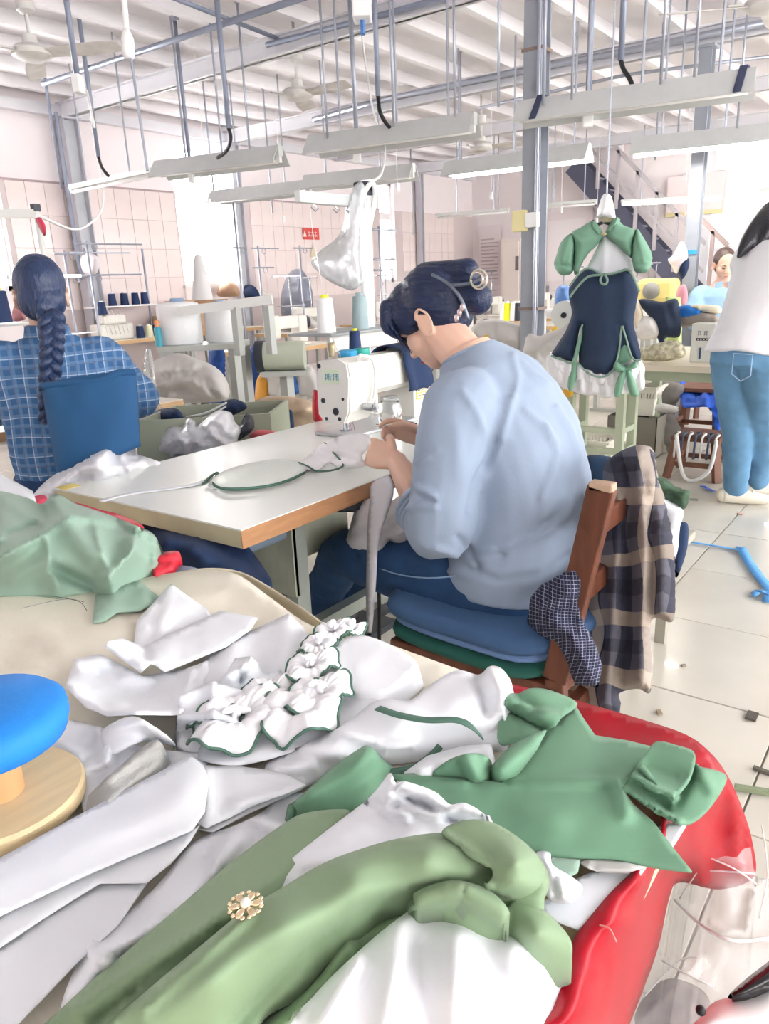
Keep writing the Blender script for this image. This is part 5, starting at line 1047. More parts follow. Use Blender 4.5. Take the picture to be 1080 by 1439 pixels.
puff('dark_garment', [(945, 745), (965, 735), (966, 765), (958, 795), (948, 810)], Mnavy, 2.40, .03, mode='x', sp=5, label='dark navy hem below the white garment behind the chair', cat='garment')
# ================================================================== other people
def quadslab(nm, c4, depth, th, m, parent=None, nx=14, ny=14, bow=0., wr=.004, uv=False):
    """cloth-covered slab between four corner pixels at a depth, th thick"""
    P = [atd(*p, depth) for p in c4]; fw = CM @ A(0, 0, -1); b = MB(); b.uv = [] if uv else None
    for s_ in (0, 1):
        for j in range(ny+1):
            for i in range(nx+1):
                u_, v_ = i/nx, j/ny; w_ = (P[0]*(1-u_)+P[1]*u_)*(1-v_)+(P[3]*(1-u_)+P[2]*u_)*v_
                e_ = min(1, 6*min(u_, 1-u_, v_, 1-v_)+.25); o_ = th*.5*math.sqrt(e_)
                w_ = w_+fw*((o_ if s_ else -o_)-bow*math.sin(math.pi*u_)+wr*nz(w_, 14, s_))
                b.v.append(tuple(w_)); 
                if uv: b.uv.append((u_, v_))
    N = (nx+1)*(ny+1)
    for j in range(ny):
        for i in range(nx):
            a = j*(nx+1)+i; q_ = (a, a+1, a+nx+2, a+nx+1); b.f.append(q_); b.f.append(tuple(N+k for k in reversed(q_)))
    rim = [i for i in range(nx+1)]+[j*(nx+1)+nx for j in range(1, ny+1)]+[ny*(nx+1)+i for i in range(nx-1, -1, -1)]+[j*(nx+1) for j in range(ny-1, 0, -1)]
    for a, c in zip(rim, rim[1:]+rim[:1]): b.f.append((a, N+a, N+c, c))
    return b.build(nm, m, parent, True)
Mbplaid = stripes('blue_plaid', '#386493', [(0, 30., .40, '#6d90b8', .5), (1, 30., .40, '#6d90b8', .5), (0, 30., .09, '#c9d6e8', .6), (1, 30., .09, '#c9d6e8', .6), (0, 15., .05, '#183a66', .7), (1, 15., .05, '#183a66', .7)])
# ---------------------------------------------------------------- woman with the braid
bc = atd(57, 410, 2.6); fz = A(.5, .866, 0); lz = A(.866, -.5, 0)     # facing away; lz = her right
pb = thing('person', 'woman with a long plait in a blue plaid shirt, back turned, on a blue-covered chair', 'person', (bc[0], bc[1]-.05, 0))
B = lambda l, f_, z: A(bc[0], bc[1], 0)+lz*l+fz*f_+A(0, 0, z)
tor = [(B(0, .0, .50), .20, .15), (B(0, -.02, .62), .19, .14), (B(0, -.03, .78), .19, .13), (B(0, -.03, .92), .20, .13), (B(0, -.02, 1.04), .205, .12), (B(0, -.005, 1.12), .16, .09), (B(0, 0, 1.165), .09, .065), (B(0, .005, 1.20), .06, .055)]
bb = MB(); loft(bb, [(c, lz*a*.85, fz*d*.85) for c, a, d in tor]); limb(bb, [B(0, 0, 1.15), B(0, .01, 1.2), B(0, .02, 1.26)], [.06, .055, .055])
qb, Rb = headshape(bb, B(0, .02, 1.31), fz+A(0, 0, -.15), (0, 0, 1))
arms = []
for s in (-1, 1):
    sh_, el_, wr_ = B(s*.17, -.01, 1.08), B(s*.30, .10, .90), B(s*.20, .34, .86); arms.append((sh_, el_, wr_))
    limb(bb, [sh_, sh_*.5+el_*.5, el_, el_*.5+wr_*.5, wr_], [.05, .045, .04, .037, .027])
    hand(bb, wr_, fz*.9-lz*s*.4, A(0, 0, -1), s, [.4, .4, .4, .4])
    limb(bb, [B(s*.1, .05, .55), B(s*.12, .28, .55), B(s*.12, .46, .54), B(s*.12, .48, .3), B(s*.12, .46, .08)], [.08, .07, .05, .045, .035])
    limb(bb, [B(s*.12, .45, .05), B(s*.13, .58, .03)], [.035, .03])
fuse('body', bb, Mskin, pb, .006, 4); facebits(qb, Rb, pb)
sb_ = MB(); loft(sb_, [(c, lz*a, fz*d) for c, a, d in tor[1:7]])
for sh_, el_, wr_ in arms: limb(sb_, [sh_*.7+B(0, 0, 1.05)*.3, sh_, sh_*.5+el_*.5, el_, el_*.5+wr_*.5, el_*.15+wr_*.85], [.08, .075, .07, .066, .055, .042], 16)
fuse('plaid_shirt', sb_, Mbplaid, pb, .008, 4, lambda p, n_: .006*nz(p, 11)+.003*nz(p, 26), lambda p, n_: ((p-B(0, 0, 0)) @ lz+.12*nz(p, 5)*.15, p[2]+.01*nz(p, 7)))
cl_ = MB(); loft(cl_, [(B(0, .0, 1.145), lz*.085, fz*.07), (B(0, .0, 1.205), lz*.07, fz*.064)], 24); fuse('collar', cl_, Mbplaid, pb, .006, 2, None, lambda p, n_: ((p-B(0, 0, 0)) @ lz, p[2]))
tr = MB(); loft(tr, [(B(0, -.02, .48), lz*.20, fz*.15), (B(0, -.02, .58), lz*.21, fz*.16), (B(0, -.02, .68), lz*.19, fz*.14)])
for s in (-1, 1): limb(tr, [B(s*.1, .02, .54), B(s*.13, .28, .56), B(s*.13, .46, .54), B(s*.12, .48, .3), B(s*.12, .46, .1)], [.11, .10, .075, .065, .06])
fuse('trousers', tr, mat('navy_trousers', '#1e3f6a', .75, var=.25, vscale=12), pb, .010, 4, lambda p, n_: .008*nz(p, 12))
hb = MB(); hb.ell(qb(0, -.018, .03), (.086, .104, .100), Rb, 18); hb.ell(qb(0, -.05, -.03), (.080, .068, .075), Rb, 14); hb.ell(qb(0, -.085, -.06), (.045, .04, .045), Rb, 12)
fuse('hair', hb, Mhairb, pb, .005, 3, lambda p, n_: .002*nz((p[0]*2, p[1]*2, p[2]*.6), 40))
# plait: three crossing strands
pl0 = catmull([atd(72, 442, 2.47), atd(73, 470, 2.44), atd(72, 500, 2.42), atd(70, 535, 2.42), atd(68, 562, 2.42), atd(66, 592, 2.42)], 12, False); n_ = len(pl0)
for k in range(3):
    pts = []; rs = []
    for i, p in enumerate(pl0):
        t_ = i/(n_-1); ph = t_*2*math.pi*3.6+k*2*math.pi/3; w_ = .026*(1-.35*t_); pts.append(p+lz*w_*math.sin(ph)+fz*(-.014)*math.sin(2*ph)*(1-.3*t_)); rs.append(.021*(1-.45*t_))
    MB().tube(pts, rs, 10).build('plait_strand', Mhairb, pb, True)
# her chair with the blue stretch cover
ch = thing('covered_chair', 'chair with a royal blue stretch cover behind the plaited woman', 'chair', B(0, -.1, 0))
quadslab('chair_cover', [(60, 541), (190, 522), (196, 627), (84, 682)], 2.34, .05, mat('royal_blue_cover', '#205482', .8, bump=.05, bscale=60), ch, bow=.03, wr=.008)
MB().tube(catmull([atd(60, 543, 2.32), atd(100, 539, 2.30), atd(140, 535, 2.30), atd(165, 525, 2.31), atd(190, 523, 2.33)], 5, False), .012, 8).build('cover_hem', MATS['royal_blue_cover'], ch, True)
seat = MB().lathe(B(0, .0, .42), [(.2, 0), (.23, .02), (.23, .06), (.2, .075)], n=28); seat.build('seat', MATS['royal_blue_cover'], ch, True)
for s in (-1, 1):
    for f_ in (-.16, .18): MB().cyl(B(s*.17, f_, 0), B(s*.16, f_*.9, .42), .014, n=10).build('leg', Mgal, ch, True)
    MB().bar(B(.11+s*.10, -.19, .42), B(.11+s*.10, -.22, .85), .025, .02).build('back_post', Mgal, ch)
# ---------------------------------------------------------------- standing woman in white
sf = A(4.52, .84, 0); fs = _u(A(.93, -.37, 0)); ls = np.cross(fs, A(0, 0, 1))
ps = thing('person', 'standing woman with long black hair in a white T-shirt and jeans, leaning over', 'person', sf)
hip = atd(1052, 480, 3.72); sho = atd(1092, 360, 3.62)
Q = lambda l, f_, z: A(sf[0], sf[1], 0)+ls*l+fs*f_+A(0, 0, z)
hips = A(*hip); up = _u(sho-hip)
tz_ = [(hip+up*-.06, .155, .125), (hip+up*.06, .165, .13), (hip+up*.2, .165, .125), (hip+up*.34, .18, .12), (sho+up*.0, .185, .105), (sho+up*.06, .12, .08), (sho+up*.1, .06, .055)]
fx = _u(np.cross(ls, up)) if np.dot(np.cross(ls, up), fs) > 0 else -_u(np.cross(ls, up))
b3 = MB(); loft(b3, [(c, ls*a*.85, fx*d*.85) for c, a, d in tz_])
hc = sho+up*.2+fs*.08; limb(b3, [sho+up*.03, sho+up*.1+fs*.03, hc], [.055, .05, .05]); q3, R3 = headshape(b3, hc, fs*.8+A(0, 0, -.5), fs*.5+A(0, 0, .8))
feet = [atz(1032, 700, .03), atz(1062, 690, .03)]
for s, ft in ((-1, feet[0]), (1, feet[1])):
    hj = hip+ls*s*.08+A(0, 0, -.06); an = ft+A(0, 0, .06); kn = hj*.48+an*.52+fs*.03
    limb(b3, [hj, hj*.5+kn*.5, kn, kn*.5+an*.5, an], [.07, .06, .045, .042, .032]); limb(b3, [an+A(0, 0, -.03), an+fs*.0+_u(A(.2, -.98, 0))*.12+A(0, 0, -.045)], [.03, .025])
    shd = sho+ls*s*.16+A(0, 0, -.02); elb = shd+fs*.12+A(0, 0, -.24); wrs = elb+fs*.22+A(0, 0, -.05)
    limb(b3, [shd, shd*.5+elb*.5, elb, elb*.5+wrs*.5, wrs], [.05, .045, .038, .034, .026]); hand(b3, wrs, fs, A(0, 0, -1), s, [.4]*4)
fuse('body', b3, Mskin, ps, .007, 4); facebits(q3, R3, ps)
t3 = MB(); loft(t3, [(hip+up*-.07, ls*.195, fx*.155)]+[(c, ls*a*1.05, fx*d*1.1) for c, a, d in tz_[1:6]])
for s in (-1, 1): shd = sho+ls*s*.16+A(0, 0, -.02); limb(t3, [shd-ls*s*.05, shd, shd+fs*.08+A(0, 0, -.14)], [.085, .08, .07])
fuse('t_shirt', t3, mat('white_t_shirt', '#ebebf0', .85, bump=.04, bscale=80), ps, .009, 5, lambda p, n_: .007*nz(p, 9)+.003*nz(p, 22))
j3 = MB(); loft(j3, [(hip+up*-.14, ls*.15, fx*.125), (hip+up*-.04, ls*.168, fx*.135), (hip+up*.05, ls*.155, fx*.12)])
for s, ft in ((-1, feet[0]), (1, feet[1])):
    hj = hip+ls*s*.08+A(0, 0, -.10); an = ft+A(0, 0, .07); kn = hj*.48+an*.52+fs*.03
    limb(j3, [hj, hj*.5+kn*.5, kn, kn*.5+an*.5, an], [.108, .10, .085, .075, .066], 16)
fuse('jeans', j3, Mjeanl, ps, .010, 4, lambda p, n_: .006*nz(p, 12)+.004*nz((p[0], p[1], p[2]*2), 20))
pk = hip+up*-.08-fx*.135+ls*.03
for (a_, b_) in (((0, 0), (.10, 0)), ((.10, 0), (.10, -.10)), ((.10, -.10), (.05, -.13)), ((.05, -.13), (0, -.10)), ((0, -.10), (0, 0))):
    MB().bar(pk+ls*a_[0]+A(0, 0, a_[1]), pk+ls*b_[0]+A(0, 0, b_[1]), .003, .004).build('pocket_stitch', mat('pocket_stitch', '#a9c3dd', .8), ps)
h3 = MB(); h3.ell(q3(0, -.02, .03), (.086, .10, .10), R3, 16)
limb(h3, [atd(1085, 300, 3.72), atd(1066, 320, 3.66), atd(1048, 345, 3.64), atd(1038, 360, 3.64)], [.06, .05, .036, .012]); limb(h3, [atd(1090, 300, 3.7), atd(1078, 325, 3.62), atd(1062, 350, 3.62)], [.06, .045, .012])
fuse('hair', h3, mat('black_hair', '#23252d', .35, bump=.5, bscale=22, stretch=(4, 4, 1)), ps, .006, 3)
for s, ft in ((-1, feet[0]), (1, feet[1])):
    dv = _u(A(.25, -.97, 0)); sh = MB(); limb(sh, [ft-dv*.06+A(0, 0, .015), ft+dv*.05+A(0, 0, .012), ft+dv*.16+A(0, 0, .004)], [.042, .042, .028], 14); sh.build('shoe', mat('cream_flat', '#e9e3d3', .5), ps, True)
    MB().tube([ft+dv*.09+A(0, 0, .045)+np.cross(dv, A(0, 0, 1))*k for k in (-.02, 0, .02)], [.004, .008, .004], 6).build('shoe_bow', mat('cream_flat', '#e9e3d3', .5), ps, True)
# ---------------------------------------------------------------- denim jacket woman behind the table
dc = atd(1016, 372, 6.2); df = _u(A(-.75, -.45, 0)); dl = np.cross(df, A(0, 0, 1))
pd = thing('person', 'woman in a pale denim jacket seated beyond the table, half hidden', 'person', (dc[0], dc[1], 0))
D = lambda l, f_, z: A(dc[0], dc[1], 0)+dl*l+df*f_+A(0, 0, z+dc[2]-1.2)
b4 = MB(); td = [(D(0, 0, .5), .17, .13), (D(0, 0, .75), .18, .13), (D(0, .0, .95), .19, .12), (D(0, 0, 1.02), .13, .09), (D(0, 0, 1.07), .07, .06)]
loft(b4, [(c, dl*a*.85, df*d*.85) for c, a, d in td]); limb(b4, [D(0, 0, 1.02), D(0, .02, 1.12)], [.055, .05]); q4, R4 = headshape(b4, D(0, .03, 1.2), df+A(0, 0, -.3), (0, 0, 1))
for s in (-1, 1):
    a1, a2, a3 = D(s*.17, 0, .96), D(s*.24, .12, .76), D(s*.12, .3, .72); limb(b4, [a1, a2, a3], [.05, .04, .028]); hand(b4, a3, df-dl*s*.4, A(0, 0, -1), s, [.5]*4)
    limb(b4, [D(s*.1, .05, .52), D(s*.1, .42, .52), D(s*.1, .42, .1)], [.07, .05, .04])
fuse('body', b4, Mskin, pd, .007, 3); facebits(q4, R4, pd)
t4 = MB(); loft(t4, [(c, dl*a*1.05, df*d*1.1) for c, a, d in td[:4]])
for s in (-1, 1): limb(t4, [D(s*.12, 0, .96), D(s*.18, 0, .95), D(s*.24, .12, .76), D(s*.16, .24, .73)], [.08, .08, .068, .055])
fuse('denim_jacket', t4, mat('pale_denim', '#9cc0dc', .85, var=.15, vscale=9), pd, .010, 3, lambda p, n_: .007*nz(p, 12))
for s in (-1, 1): MB().prism([(0, 0), (.07*s, -.01), (.06*s, -.09), (.01*s, -.06)], D(.015*s, .09, 1.07), dl, A(0, 0, 1)+df*.15, df*.008).build('collar', MATS['pale_denim'], pd)
h4 = MB(); h4.ell(q4(0, -.03, .035), (.086, .098, .098), R4, 14); h4.ell(q4(0, -.07, -.03), (.06, .05, .07), R4, 10); fuse('hair', h4, mat('brown_hair', '#54423f', .4, bump=.4, bscale=22), pd, .007, 3)
j4 = MB()
for s in (-1, 1): limb(j4, [D(s*.1, .05, .52), D(s*.1, .42, .52), D(s*.1, .42, .1)], [.1, .08, .06])
fuse('trousers', j4, Mnavy, pd, .012, 3)
st2 = thing('stool', 'plain stool under the woman in the denim jacket', 'stool', (dc[0], dc[1], 0)); zt = D(0, 0, .44)[2]
MB().bx((dc[0]-.17, dc[1]-.17, zt-.03), (dc[0]+.17, dc[1]+.17, zt)).build('seat', Mchair, st2)
for sx_ in (-1, 1):
    for sy_ in (-1, 1): MB().bar((dc[0]+sx_*.14, dc[1]+sy_*.14, zt-.03), (dc[0]+sx_*.16, dc[1]+sy_*.16, 0), .035, .035).build('leg', Mchair, st2)
# ================================================================== the costume on its hanger
DX = 3.8
dh = thing('hanging_dress', 'navy and green costume dress with white frills on a hanger', 'dress', atx(842, 555, DX))
Mdnavy = mat('dress_navy', '#21344f', .8, bump=.06, bscale=150)
Mdgreen = mat('dress_green', '#7dab92', .7, bump=.04, bscale=150)
Mpip = mat('dress_piping', '#7f9c8e', .7)
Z_ = lambda px, py, dx=0.: (px, py)
def dp(nm, out, m, x, T, folds=(), sp=4, noise=(.003, 20.), R=None, back=1.): return puff(nm, out, m, x, T, mode='x', sp=sp, folds=folds, noise=noise, parent=dh, R=R, back=back)
dp('blouse', [(823, 385), (835, 355), (850, 330), (870, 345), (885, 365), (888, 385), (870, 392), (845, 394)], Mwc, DX+.02, .03, folds=[([(850, 340), (848, 390)], .008, 4)])
dp('frill_lower', [(768, 500), (790, 505), (850, 520), (900, 510), (905, 530), (903, 548), (880, 552), (868, 556), (850, 560), (838, 555), (825, 556), (810, 552), (790, 545), (772, 530)], mat('frill_white', '#f4f4f8', .8, bump=.15, bscale=60), DX+.01, .05, folds=[([(x, 500), (x+(x-840)*.1, 556)], .016*(1 if i % 2 else -1), 3.0) for i, x in enumerate(range(778, 902, 8))], sp=3)
dp('frill_upper', [(772, 495), (800, 505), (850, 518), (897, 505), (901, 522), (890, 535), (862, 545), (840, 542), (810, 536), (785, 525)], MATS['frill_white'], DX-.01, .055, folds=[([(x, 498), (x+(x-840)*.08, 542)], .014*(1 if i % 2 else -1), 3.0) for i, x in enumerate(range(780, 898, 7))], sp=3)
dp('bodice', [(823, 378), (835, 380), (848, 386), (860, 385), (876, 380), (885, 384), (896, 408), (893, 430), (890, 455), (896, 480), (900, 500), (896, 508), (888, 505), (876, 492), (868, 512), (855, 526), (842, 529), (825, 522), (813, 510), (815, 460), (808, 495), (803, 508), (790, 505), (774, 500), (782, 485), (796, 462), (803, 440), (799, 418), (800, 402), (810, 388)], Mdnavy, DX-.03, .065, folds=[([(845, 395), (845, 520)], .012, 14), ([(815, 455), (806, 505)], -.02, 4), ([(874, 460), (884, 505)], -.02, 4)], sp=4, R=22)
dp('gusset', [(874, 458), (878, 475), (886, 500), (884, 508), (866, 512), (868, 490)], Mdgreen, DX-.05, .02, sp=3)
dp('gusset', [(819, 455), (818, 475), (811, 505), (810, 530), (802, 550), (797, 540), (803, 510), (812, 475)], Mdgreen, DX-.06, .015, sp=3)
def shr(nm, out, folds): return dp(nm, out, Mdgreen, DX-.01, .055, folds=folds, sp=3.2)
shr('bolero_front', [(832, 310), (836, 318), (846, 330), (838, 345), (825, 358), (815, 375), (812, 384), (806, 384), (806, 350), (802, 328), (815, 320)], [([(812, 340), (840, 332)], .008, 5)])
shr('bolero_front', [(850, 328), (858, 312), (866, 306), (875, 316), (893, 325), (888, 345), (888, 362), (880, 358), (868, 346), (858, 338)], [([(860, 335), (885, 340)], .008, 5)])
shr('puff_sleeve', [(802, 328), (808, 340), (806, 365), (803, 384), (787, 386), (778, 372), (781, 360), (788, 340)], [([(800, 335), (788, 368)], .012, 3), ([(804, 340), (798, 372)], .012, 3), ([(795, 335), (783, 362)], .010, 3), ([(779, 368), (804, 376)], -.02, 2.5)])
shr('puff_sleeve', [(893, 322), (900, 328), (910, 345), (916, 362), (911, 380), (898, 384), (890, 378), (887, 350)], [([(895, 330), (904, 366)], .012, 3), ([(891, 335), (894, 372)], .012, 3), ([(899, 330), (910, 360)], .010, 3), ([(889, 374), (914, 366)], -.02, 2.5)])
shr('collar', [(832, 309), (838, 313), (846, 329), (838, 331), (830, 320)], []); shr('collar', [(849, 329), (856, 316), (866, 305), (869, 312), (860, 326)], [])
def dcord(pts, r, m, nm, x=DX-.1): MB().tube(catmull([atx(*p, x) for p in pts], 5, False), r, 6).build(nm, m, dh, True)
dcord([(800, 418), (812, 402), (826, 389), (845, 386), (862, 384), (880, 379), (888, 386), (898, 410)], .006, Mpip, 'piping'); dcord([(800, 402), (812, 386), (824, 377), (835, 380), (846, 386)], .005, Mpip, 'piping')
dcord([(846, 386), (843, 393), (846, 399), (851, 399), (853, 393), (849, 386)], .006, Mpip, 'keyhole_loop', DX-.105)
dcord([(774, 500), (790, 506), (804, 509), (812, 480), (818, 456)], .005, Mpip, 'piping', DX-.09); dcord([(873, 458), (868, 500), (858, 524), (842, 530), (824, 523), (813, 511)], .005, Mpip, 'piping', DX-.09); dcord([(874, 458), (880, 478), (888, 503), (900, 506)], .005, Mpip, 'piping', DX-.09)
dp('bow', [(861, 516), (866, 508), (878, 515), (892, 508), (895, 516), (880, 521), (868, 523)], Mdgreen, DX-.09, .03, folds=[([(878, 510), (878, 524)], -.01, 2.5)], sp=3)
dp('bow_tail', [(874, 520), (880, 522), (876, 540), (872, 556), (862, 556), (866, 535)], Mdgreen, DX-.09, .015, sp=3); dp('bow_tail', [(880, 520), (886, 522), (893, 540), (897, 555), (886, 556), (881, 540)], Mdgreen, DX-.09, .015, sp=3)
dp('hanger_cover', [(838, 305), (842, 285), (848, 273), (858, 275), (864, 300), (862, 308), (846, 306)], Mbagw, DX, .03, folds=[([(850, 278), (846, 302)], .01, 3)], sp=3)
MB().bx(tuple(atx(858, 312, DX)-A(.01, .02, .0)), tuple(atx(858, 303, DX)+A(.01, .04, .0))).build('size_tag', mat('tag_tan', '#a9a183', .7), dh)
hk = atx(852, 275, DX); MB().tube([hk, hk+A(0, 0, .04), (hk[0], hk[1], CZ+.1)], .004, 6).build('hanger_hook', Mgal, dh)
MB().tube([atx(805, 330, DX), atx(848, 312, DX), atx(892, 327, DX)], .008, 8).build('hanger_bar', Mdark, dh)
pb_ = atx(848, 329, DX-.08); MB().ell(pb_, (.008, .014, .008), n=8).build('clasp', mat('clasp_gold', '#d8c9a0', .3, .8), dh, True)
# ================================================================== workstations further back
Mtop = mat('station_top', '#e9e2d6', .4, var=.05, vscale=4)
Mwedge = mat('station_edge', '#d8b386', .55, var=.1, vscale=12)
Mstand = mat('station_leg', '#b9bdb9', .5, .2)
Mcard = mat('cardboard', '#c3a184', .85, var=.08, vscale=6, bump=.05, bscale=40)
Mgreyc = mat('pale_grey_fabric', '#cfccc9', .9, bump=.1, bscale=50, var=.05, vscale=6)
Mgreyd = mat('charcoal_fabric', '#7a7570', .9, bump=.1, bscale=50, var=.15, vscale=8)
def station(x, y, rz, label, L=1.1, D_=.52, z=.78, protos={}):
    t_ = thing('work_table', label, 'table', (x, y, 0), rz=rz)
    lb = lambda m_: m_
    MB().bx((-L/2, -D_/2, z-.04), (L/2, D_/2, z-.003)).build('edge_board', Mwedge, t_, local=True); MB().bx((-L/2, -D_/2, z-.003), (L/2, D_/2, z)).build('table_top', Mtop, t_, local=True)
    for s in (-1, 1):
        for u in (-1, 1): MB().bx((s*L*.42-.025, u*D_*.35-.02, .03), (s*L*.42+.025, u*D_*.35+.02, z-.04)).build('leg', Mstand, t_, local=True)
        MB().bx((s*L*.42-.03, -D_*.45, 0), (s*L*.42+.03, D_*.45, .03)).build('foot_bar', Mstand, t_, local=True)
    MB().bx((-L*.42, -.02, .2), (L*.42, .02, .24)).build('stretcher', Mstand, t_, local=True)
    return t_
def machine_proto():
    t_ = thing('sewing_machine', 'x', 'sewing machine', (0, 0, 0), 'industrial machines on the far tables')
    MB().bx((-.24, -.09, 0), (.24, .09, .015)).build('bed', Mmach, t_, local=True)
    MB().bx((.12, -.06, .015), (.24, .06, .26), bev=.02).build('pillar', Mmach, t_, local=True)
    MB().bx((-.17, -.05, .15), (.16, .05, .26), bev=.02).build('arm', Mmach, t_, local=True)
    MB().bx((-.23, -.06, .07), (-.12, .06, .275), bev=.02).build('head', Mmach, t_, local=True)
    MB().cyl((.24, 0, .19), (.28, 0, .19), .06, n=20).build('hand_wheel', Mdark, t_, True, local=True)
    MB().cyl((-.18, 0, .08), (-.18, 0, .016), .005, n=6).build('needle_bar', Msteel, t_, local=True)
    MB().cyl((.2, .1, 0), (.2, .1, .62), .008, n=8).build('thread_pole', Msteel, t_, True, local=True)
    MB().bx((-.02, .09, .60), (.34, .11, .615)).build('thread_arm', Msteel, t_, local=True)
    MB().bx((.08, .03, .34), (.34, .17, .345)).build('spool_tray', Msteel, t_, local=True)
    return t_
mp_ = machine_proto(); first_m = [True]
def farmachine(x, y, z, rz, label):
    if first_m[0]: first_m[0] = False; mp_.location = (x, y, z); mp_.rotation_euler[2] = rz; mp_['label'] = label; ORG[mp_.name] = A(x, y, z); return mp_
    return copy_tree(mp_, None, loc=(x, y, z), rz=rz, label=label)
H_ = math.pi/2
# table under the tiled wall with the overlocker and cones
station(4.9, 7.05, 0, 'wooden-edged table under the tiled wall with rows of thread cones', 1.7, .5, .84)
ov = thing('overlock_machine', 'pale overlock machine among thread cones under the tiled wall', 'sewing machine', (4.72, 7.05, .84))
MB().bx((4.55, 6.95, .84), (4.95, 7.15, 1.0), bev=.02).build('body', Mmach, ov); MB().bx((4.6, 6.92, 1.0), (4.85, 7.1, 1.09), bev=.02).build('arm', Mmach, ov)
MB().bx((4.62, 7.1, 1.16), (5.4, 7.3, 1.175)).build('cone_shelf', Mwhite, ov)
for x in (4.66, 5.36): MB().cyl((x, 7.2, .84), (x, 7.2, 1.75), .012, n=8).build('pole', Mgal, ov, True)
for k in range(6): MB().tube([(4.62+.05*k, 7.05, 1.2-.02*k), (4.6+.05*k, 6.95, 1.05), (4.62+.05*k, 6.94, .9)], .004, 5).build('air_hose', Mwhite, ov, True)
MB().bx((4.5, 7.19, 1.70), (5.2, 7.21, 1.715)).build('thread_arm', Mgal, ov)
for i, x in enumerate((4.95, 5.1, 5.24, 5.36)): cone((x-.05, 7.2, 1.176), .13, .045, .035, Mth_n, 'navy thread cone on the shelf of the overlocker', group='navy cones on the overlocker shelf')
cone((4.62, 6.98, 1.10), .13, .045, .035, Mth_n, 'navy thread cone on the overlocker body')
for i, (x, m_, nm) in enumerate(((4.98, Mth_n, 'navy'), (5.09, Mth_c, 'cream'), (5.19, Mth_n, 'dark'), (5.27, Mth_b, 'mid blue'), (5.36, Mth_b, 'bright blue'))): cone((x, 6.9, .84), .13, .045, .036, m_, nm+' thread cone along the front of the tiled-wall table')
def carton(p, d, label, rz=0., flaps=True, m=None):
    t_ = thing('cardboard_box', label, 'box', p, rz=rz); x, y, z = d; m = m or Mcard
    for a, b in (((-x/2, -y/2, 0), (x/2, -y/2+.006, z)), ((-x/2, y/2-.006, 0), (x/2, y/2, z)), ((-x/2, -y/2, 0), (-x/2+.006, y/2, z)), ((x/2-.006, -y/2, 0), (x/2, y/2, z))): MB().bx(a, b).build('side_panel', m, t_, local=True)
    MB().bx((-x/2, -y/2, 0), (x/2, y/2, .006)).build('bottom', m, t_, local=True)
    if flaps:
        for s in (-1, 1): MB().bar((0, s*y/2, z), (0, s*(y/2+.08), z+.05), x*.98, .005).build('flap', m, t_, local=True)
    return t_
carton((5.95, 7.1, .84), (.5, .38, .3), 'open cardboard box on the tiled-wall table'); carton((5.55, 7.22, .84), (.2, .2, .2), 'small cardboard box beside the blue thread cones', flaps=False)
station(6.3, 7.1, 0, 'table under the window carrying a cardboard box', 1.0, .5, .84)
# thread stands with hoops by the first wall post
def hoopstand(px, py0, py1, Y, label, arms=((.0, .35),), rings=0):
    a, b = aty(px, py0, Y), aty(px, py1, Y); t_ = thing('thread_stand', label, 'thread stand', (b[0], Y, .84))
    z0 = .84
    MB().cyl((b[0], Y, 0), (b[0], Y, a[2]), .011, n=8).build('pole', Mgal, t_, True)
    for (dz, l) in arms:
        MB().cyl((b[0]-.1, Y, a[2]-.03-dz), (b[0]+l, Y-.02, a[2]-.03-dz), .008, n=6).build('arm', Mgal, t_, True)
        MB().tube([(b[0]+.06+.03*math.cos(q_), Y-.03, a[2]-.06-dz+.03*math.sin(q_)) for q_ in np.linspace(0, 6.28, 12)], .004, 5).build('thread_eye', Mgal, t_, True)
    return t_
hoopstand(140, 338, 470, 6.6, 'thread stand with two long arms beside the first wall post', ((.0, .6), (.28, .55))); hoopstand(108, 352, 470, 6.6, 'thread stand half behind the plaited woman\'s hair', ((.0, .2), (.2, .2)))
hoopstand(343, 285, 455, 6.2, 'slim thread stand in front of the window post', ((.42, .1),)); hoopstand(371, 345, 455, 6.2, 'thread stand with a crossbar left of the red notice', ((.0, .3), (.2, .2))); hoopstand(428, 345, 455, 6.2, 'thread stand with a crossbar below the red notice', ((.0, .2),)); hoopstand(538, 318, 470, 4.2, 'thread stand with clamps behind the seated woman\'s hair', ((.0, .25), (.25, .2), (.34, .15)))
puff('cloth_cap', [(115, 360), (125, 355), (137, 362), (138, 378), (130, 388), (118, 384), (113, 372)], mat('white_cap', '#e6dfe2', .85), 4.5, .06, mode='x', sp=4, label='white cloth cap hung on the thread stand by the wall', cat='cap')
# drums of white thread on the steel stand
sd_ = thing('steel_stand', 'steel stand carrying two big drums of white thread', 'stand', atd(300, 600, 4.4)*A(1, 1, 0))
sp0 = atd(290, 482, 4.4); sx0, sy0, sz0 = sp0
u1 = _u(atd(340, 488, 4.4)-atd(240, 480, 4.4)); u1[2] = 0; u1 = _u(u1); w1 = np.cross(A(0, 0, 1), u1)
def SP(a, b, z): return A(sx0, sy0, 0)+u1*a+w1*b+A(0, 0, z)
tzp = sz0
MB().bar(SP(-.24, 0, tzp-.015), SP(.22, 0, tzp-.015), .34, .03).build('top_plate', Mstand, sd_)
for a in (-.21, .19):
    for b in (-.14, .14): MB().bar(SP(a, b, 0), SP(a, b, tzp-.03), .05, .05).build('leg', Mstand, sd_)
MB().bar(SP(.19, -.14, .45), SP(.19, .14, .45), .04, .05).bar(SP(-.21, .0, .4), SP(.19, .0, .4), .04, .05).build('cross_rail', Mstand, sd_)
MB().bar(SP(-.08, -.20, tzp+.19), SP(.45, -.24, tzp+.235), .03, .05).build('rail', mat('rail_pale', '#dfe0de', .45), sd_)
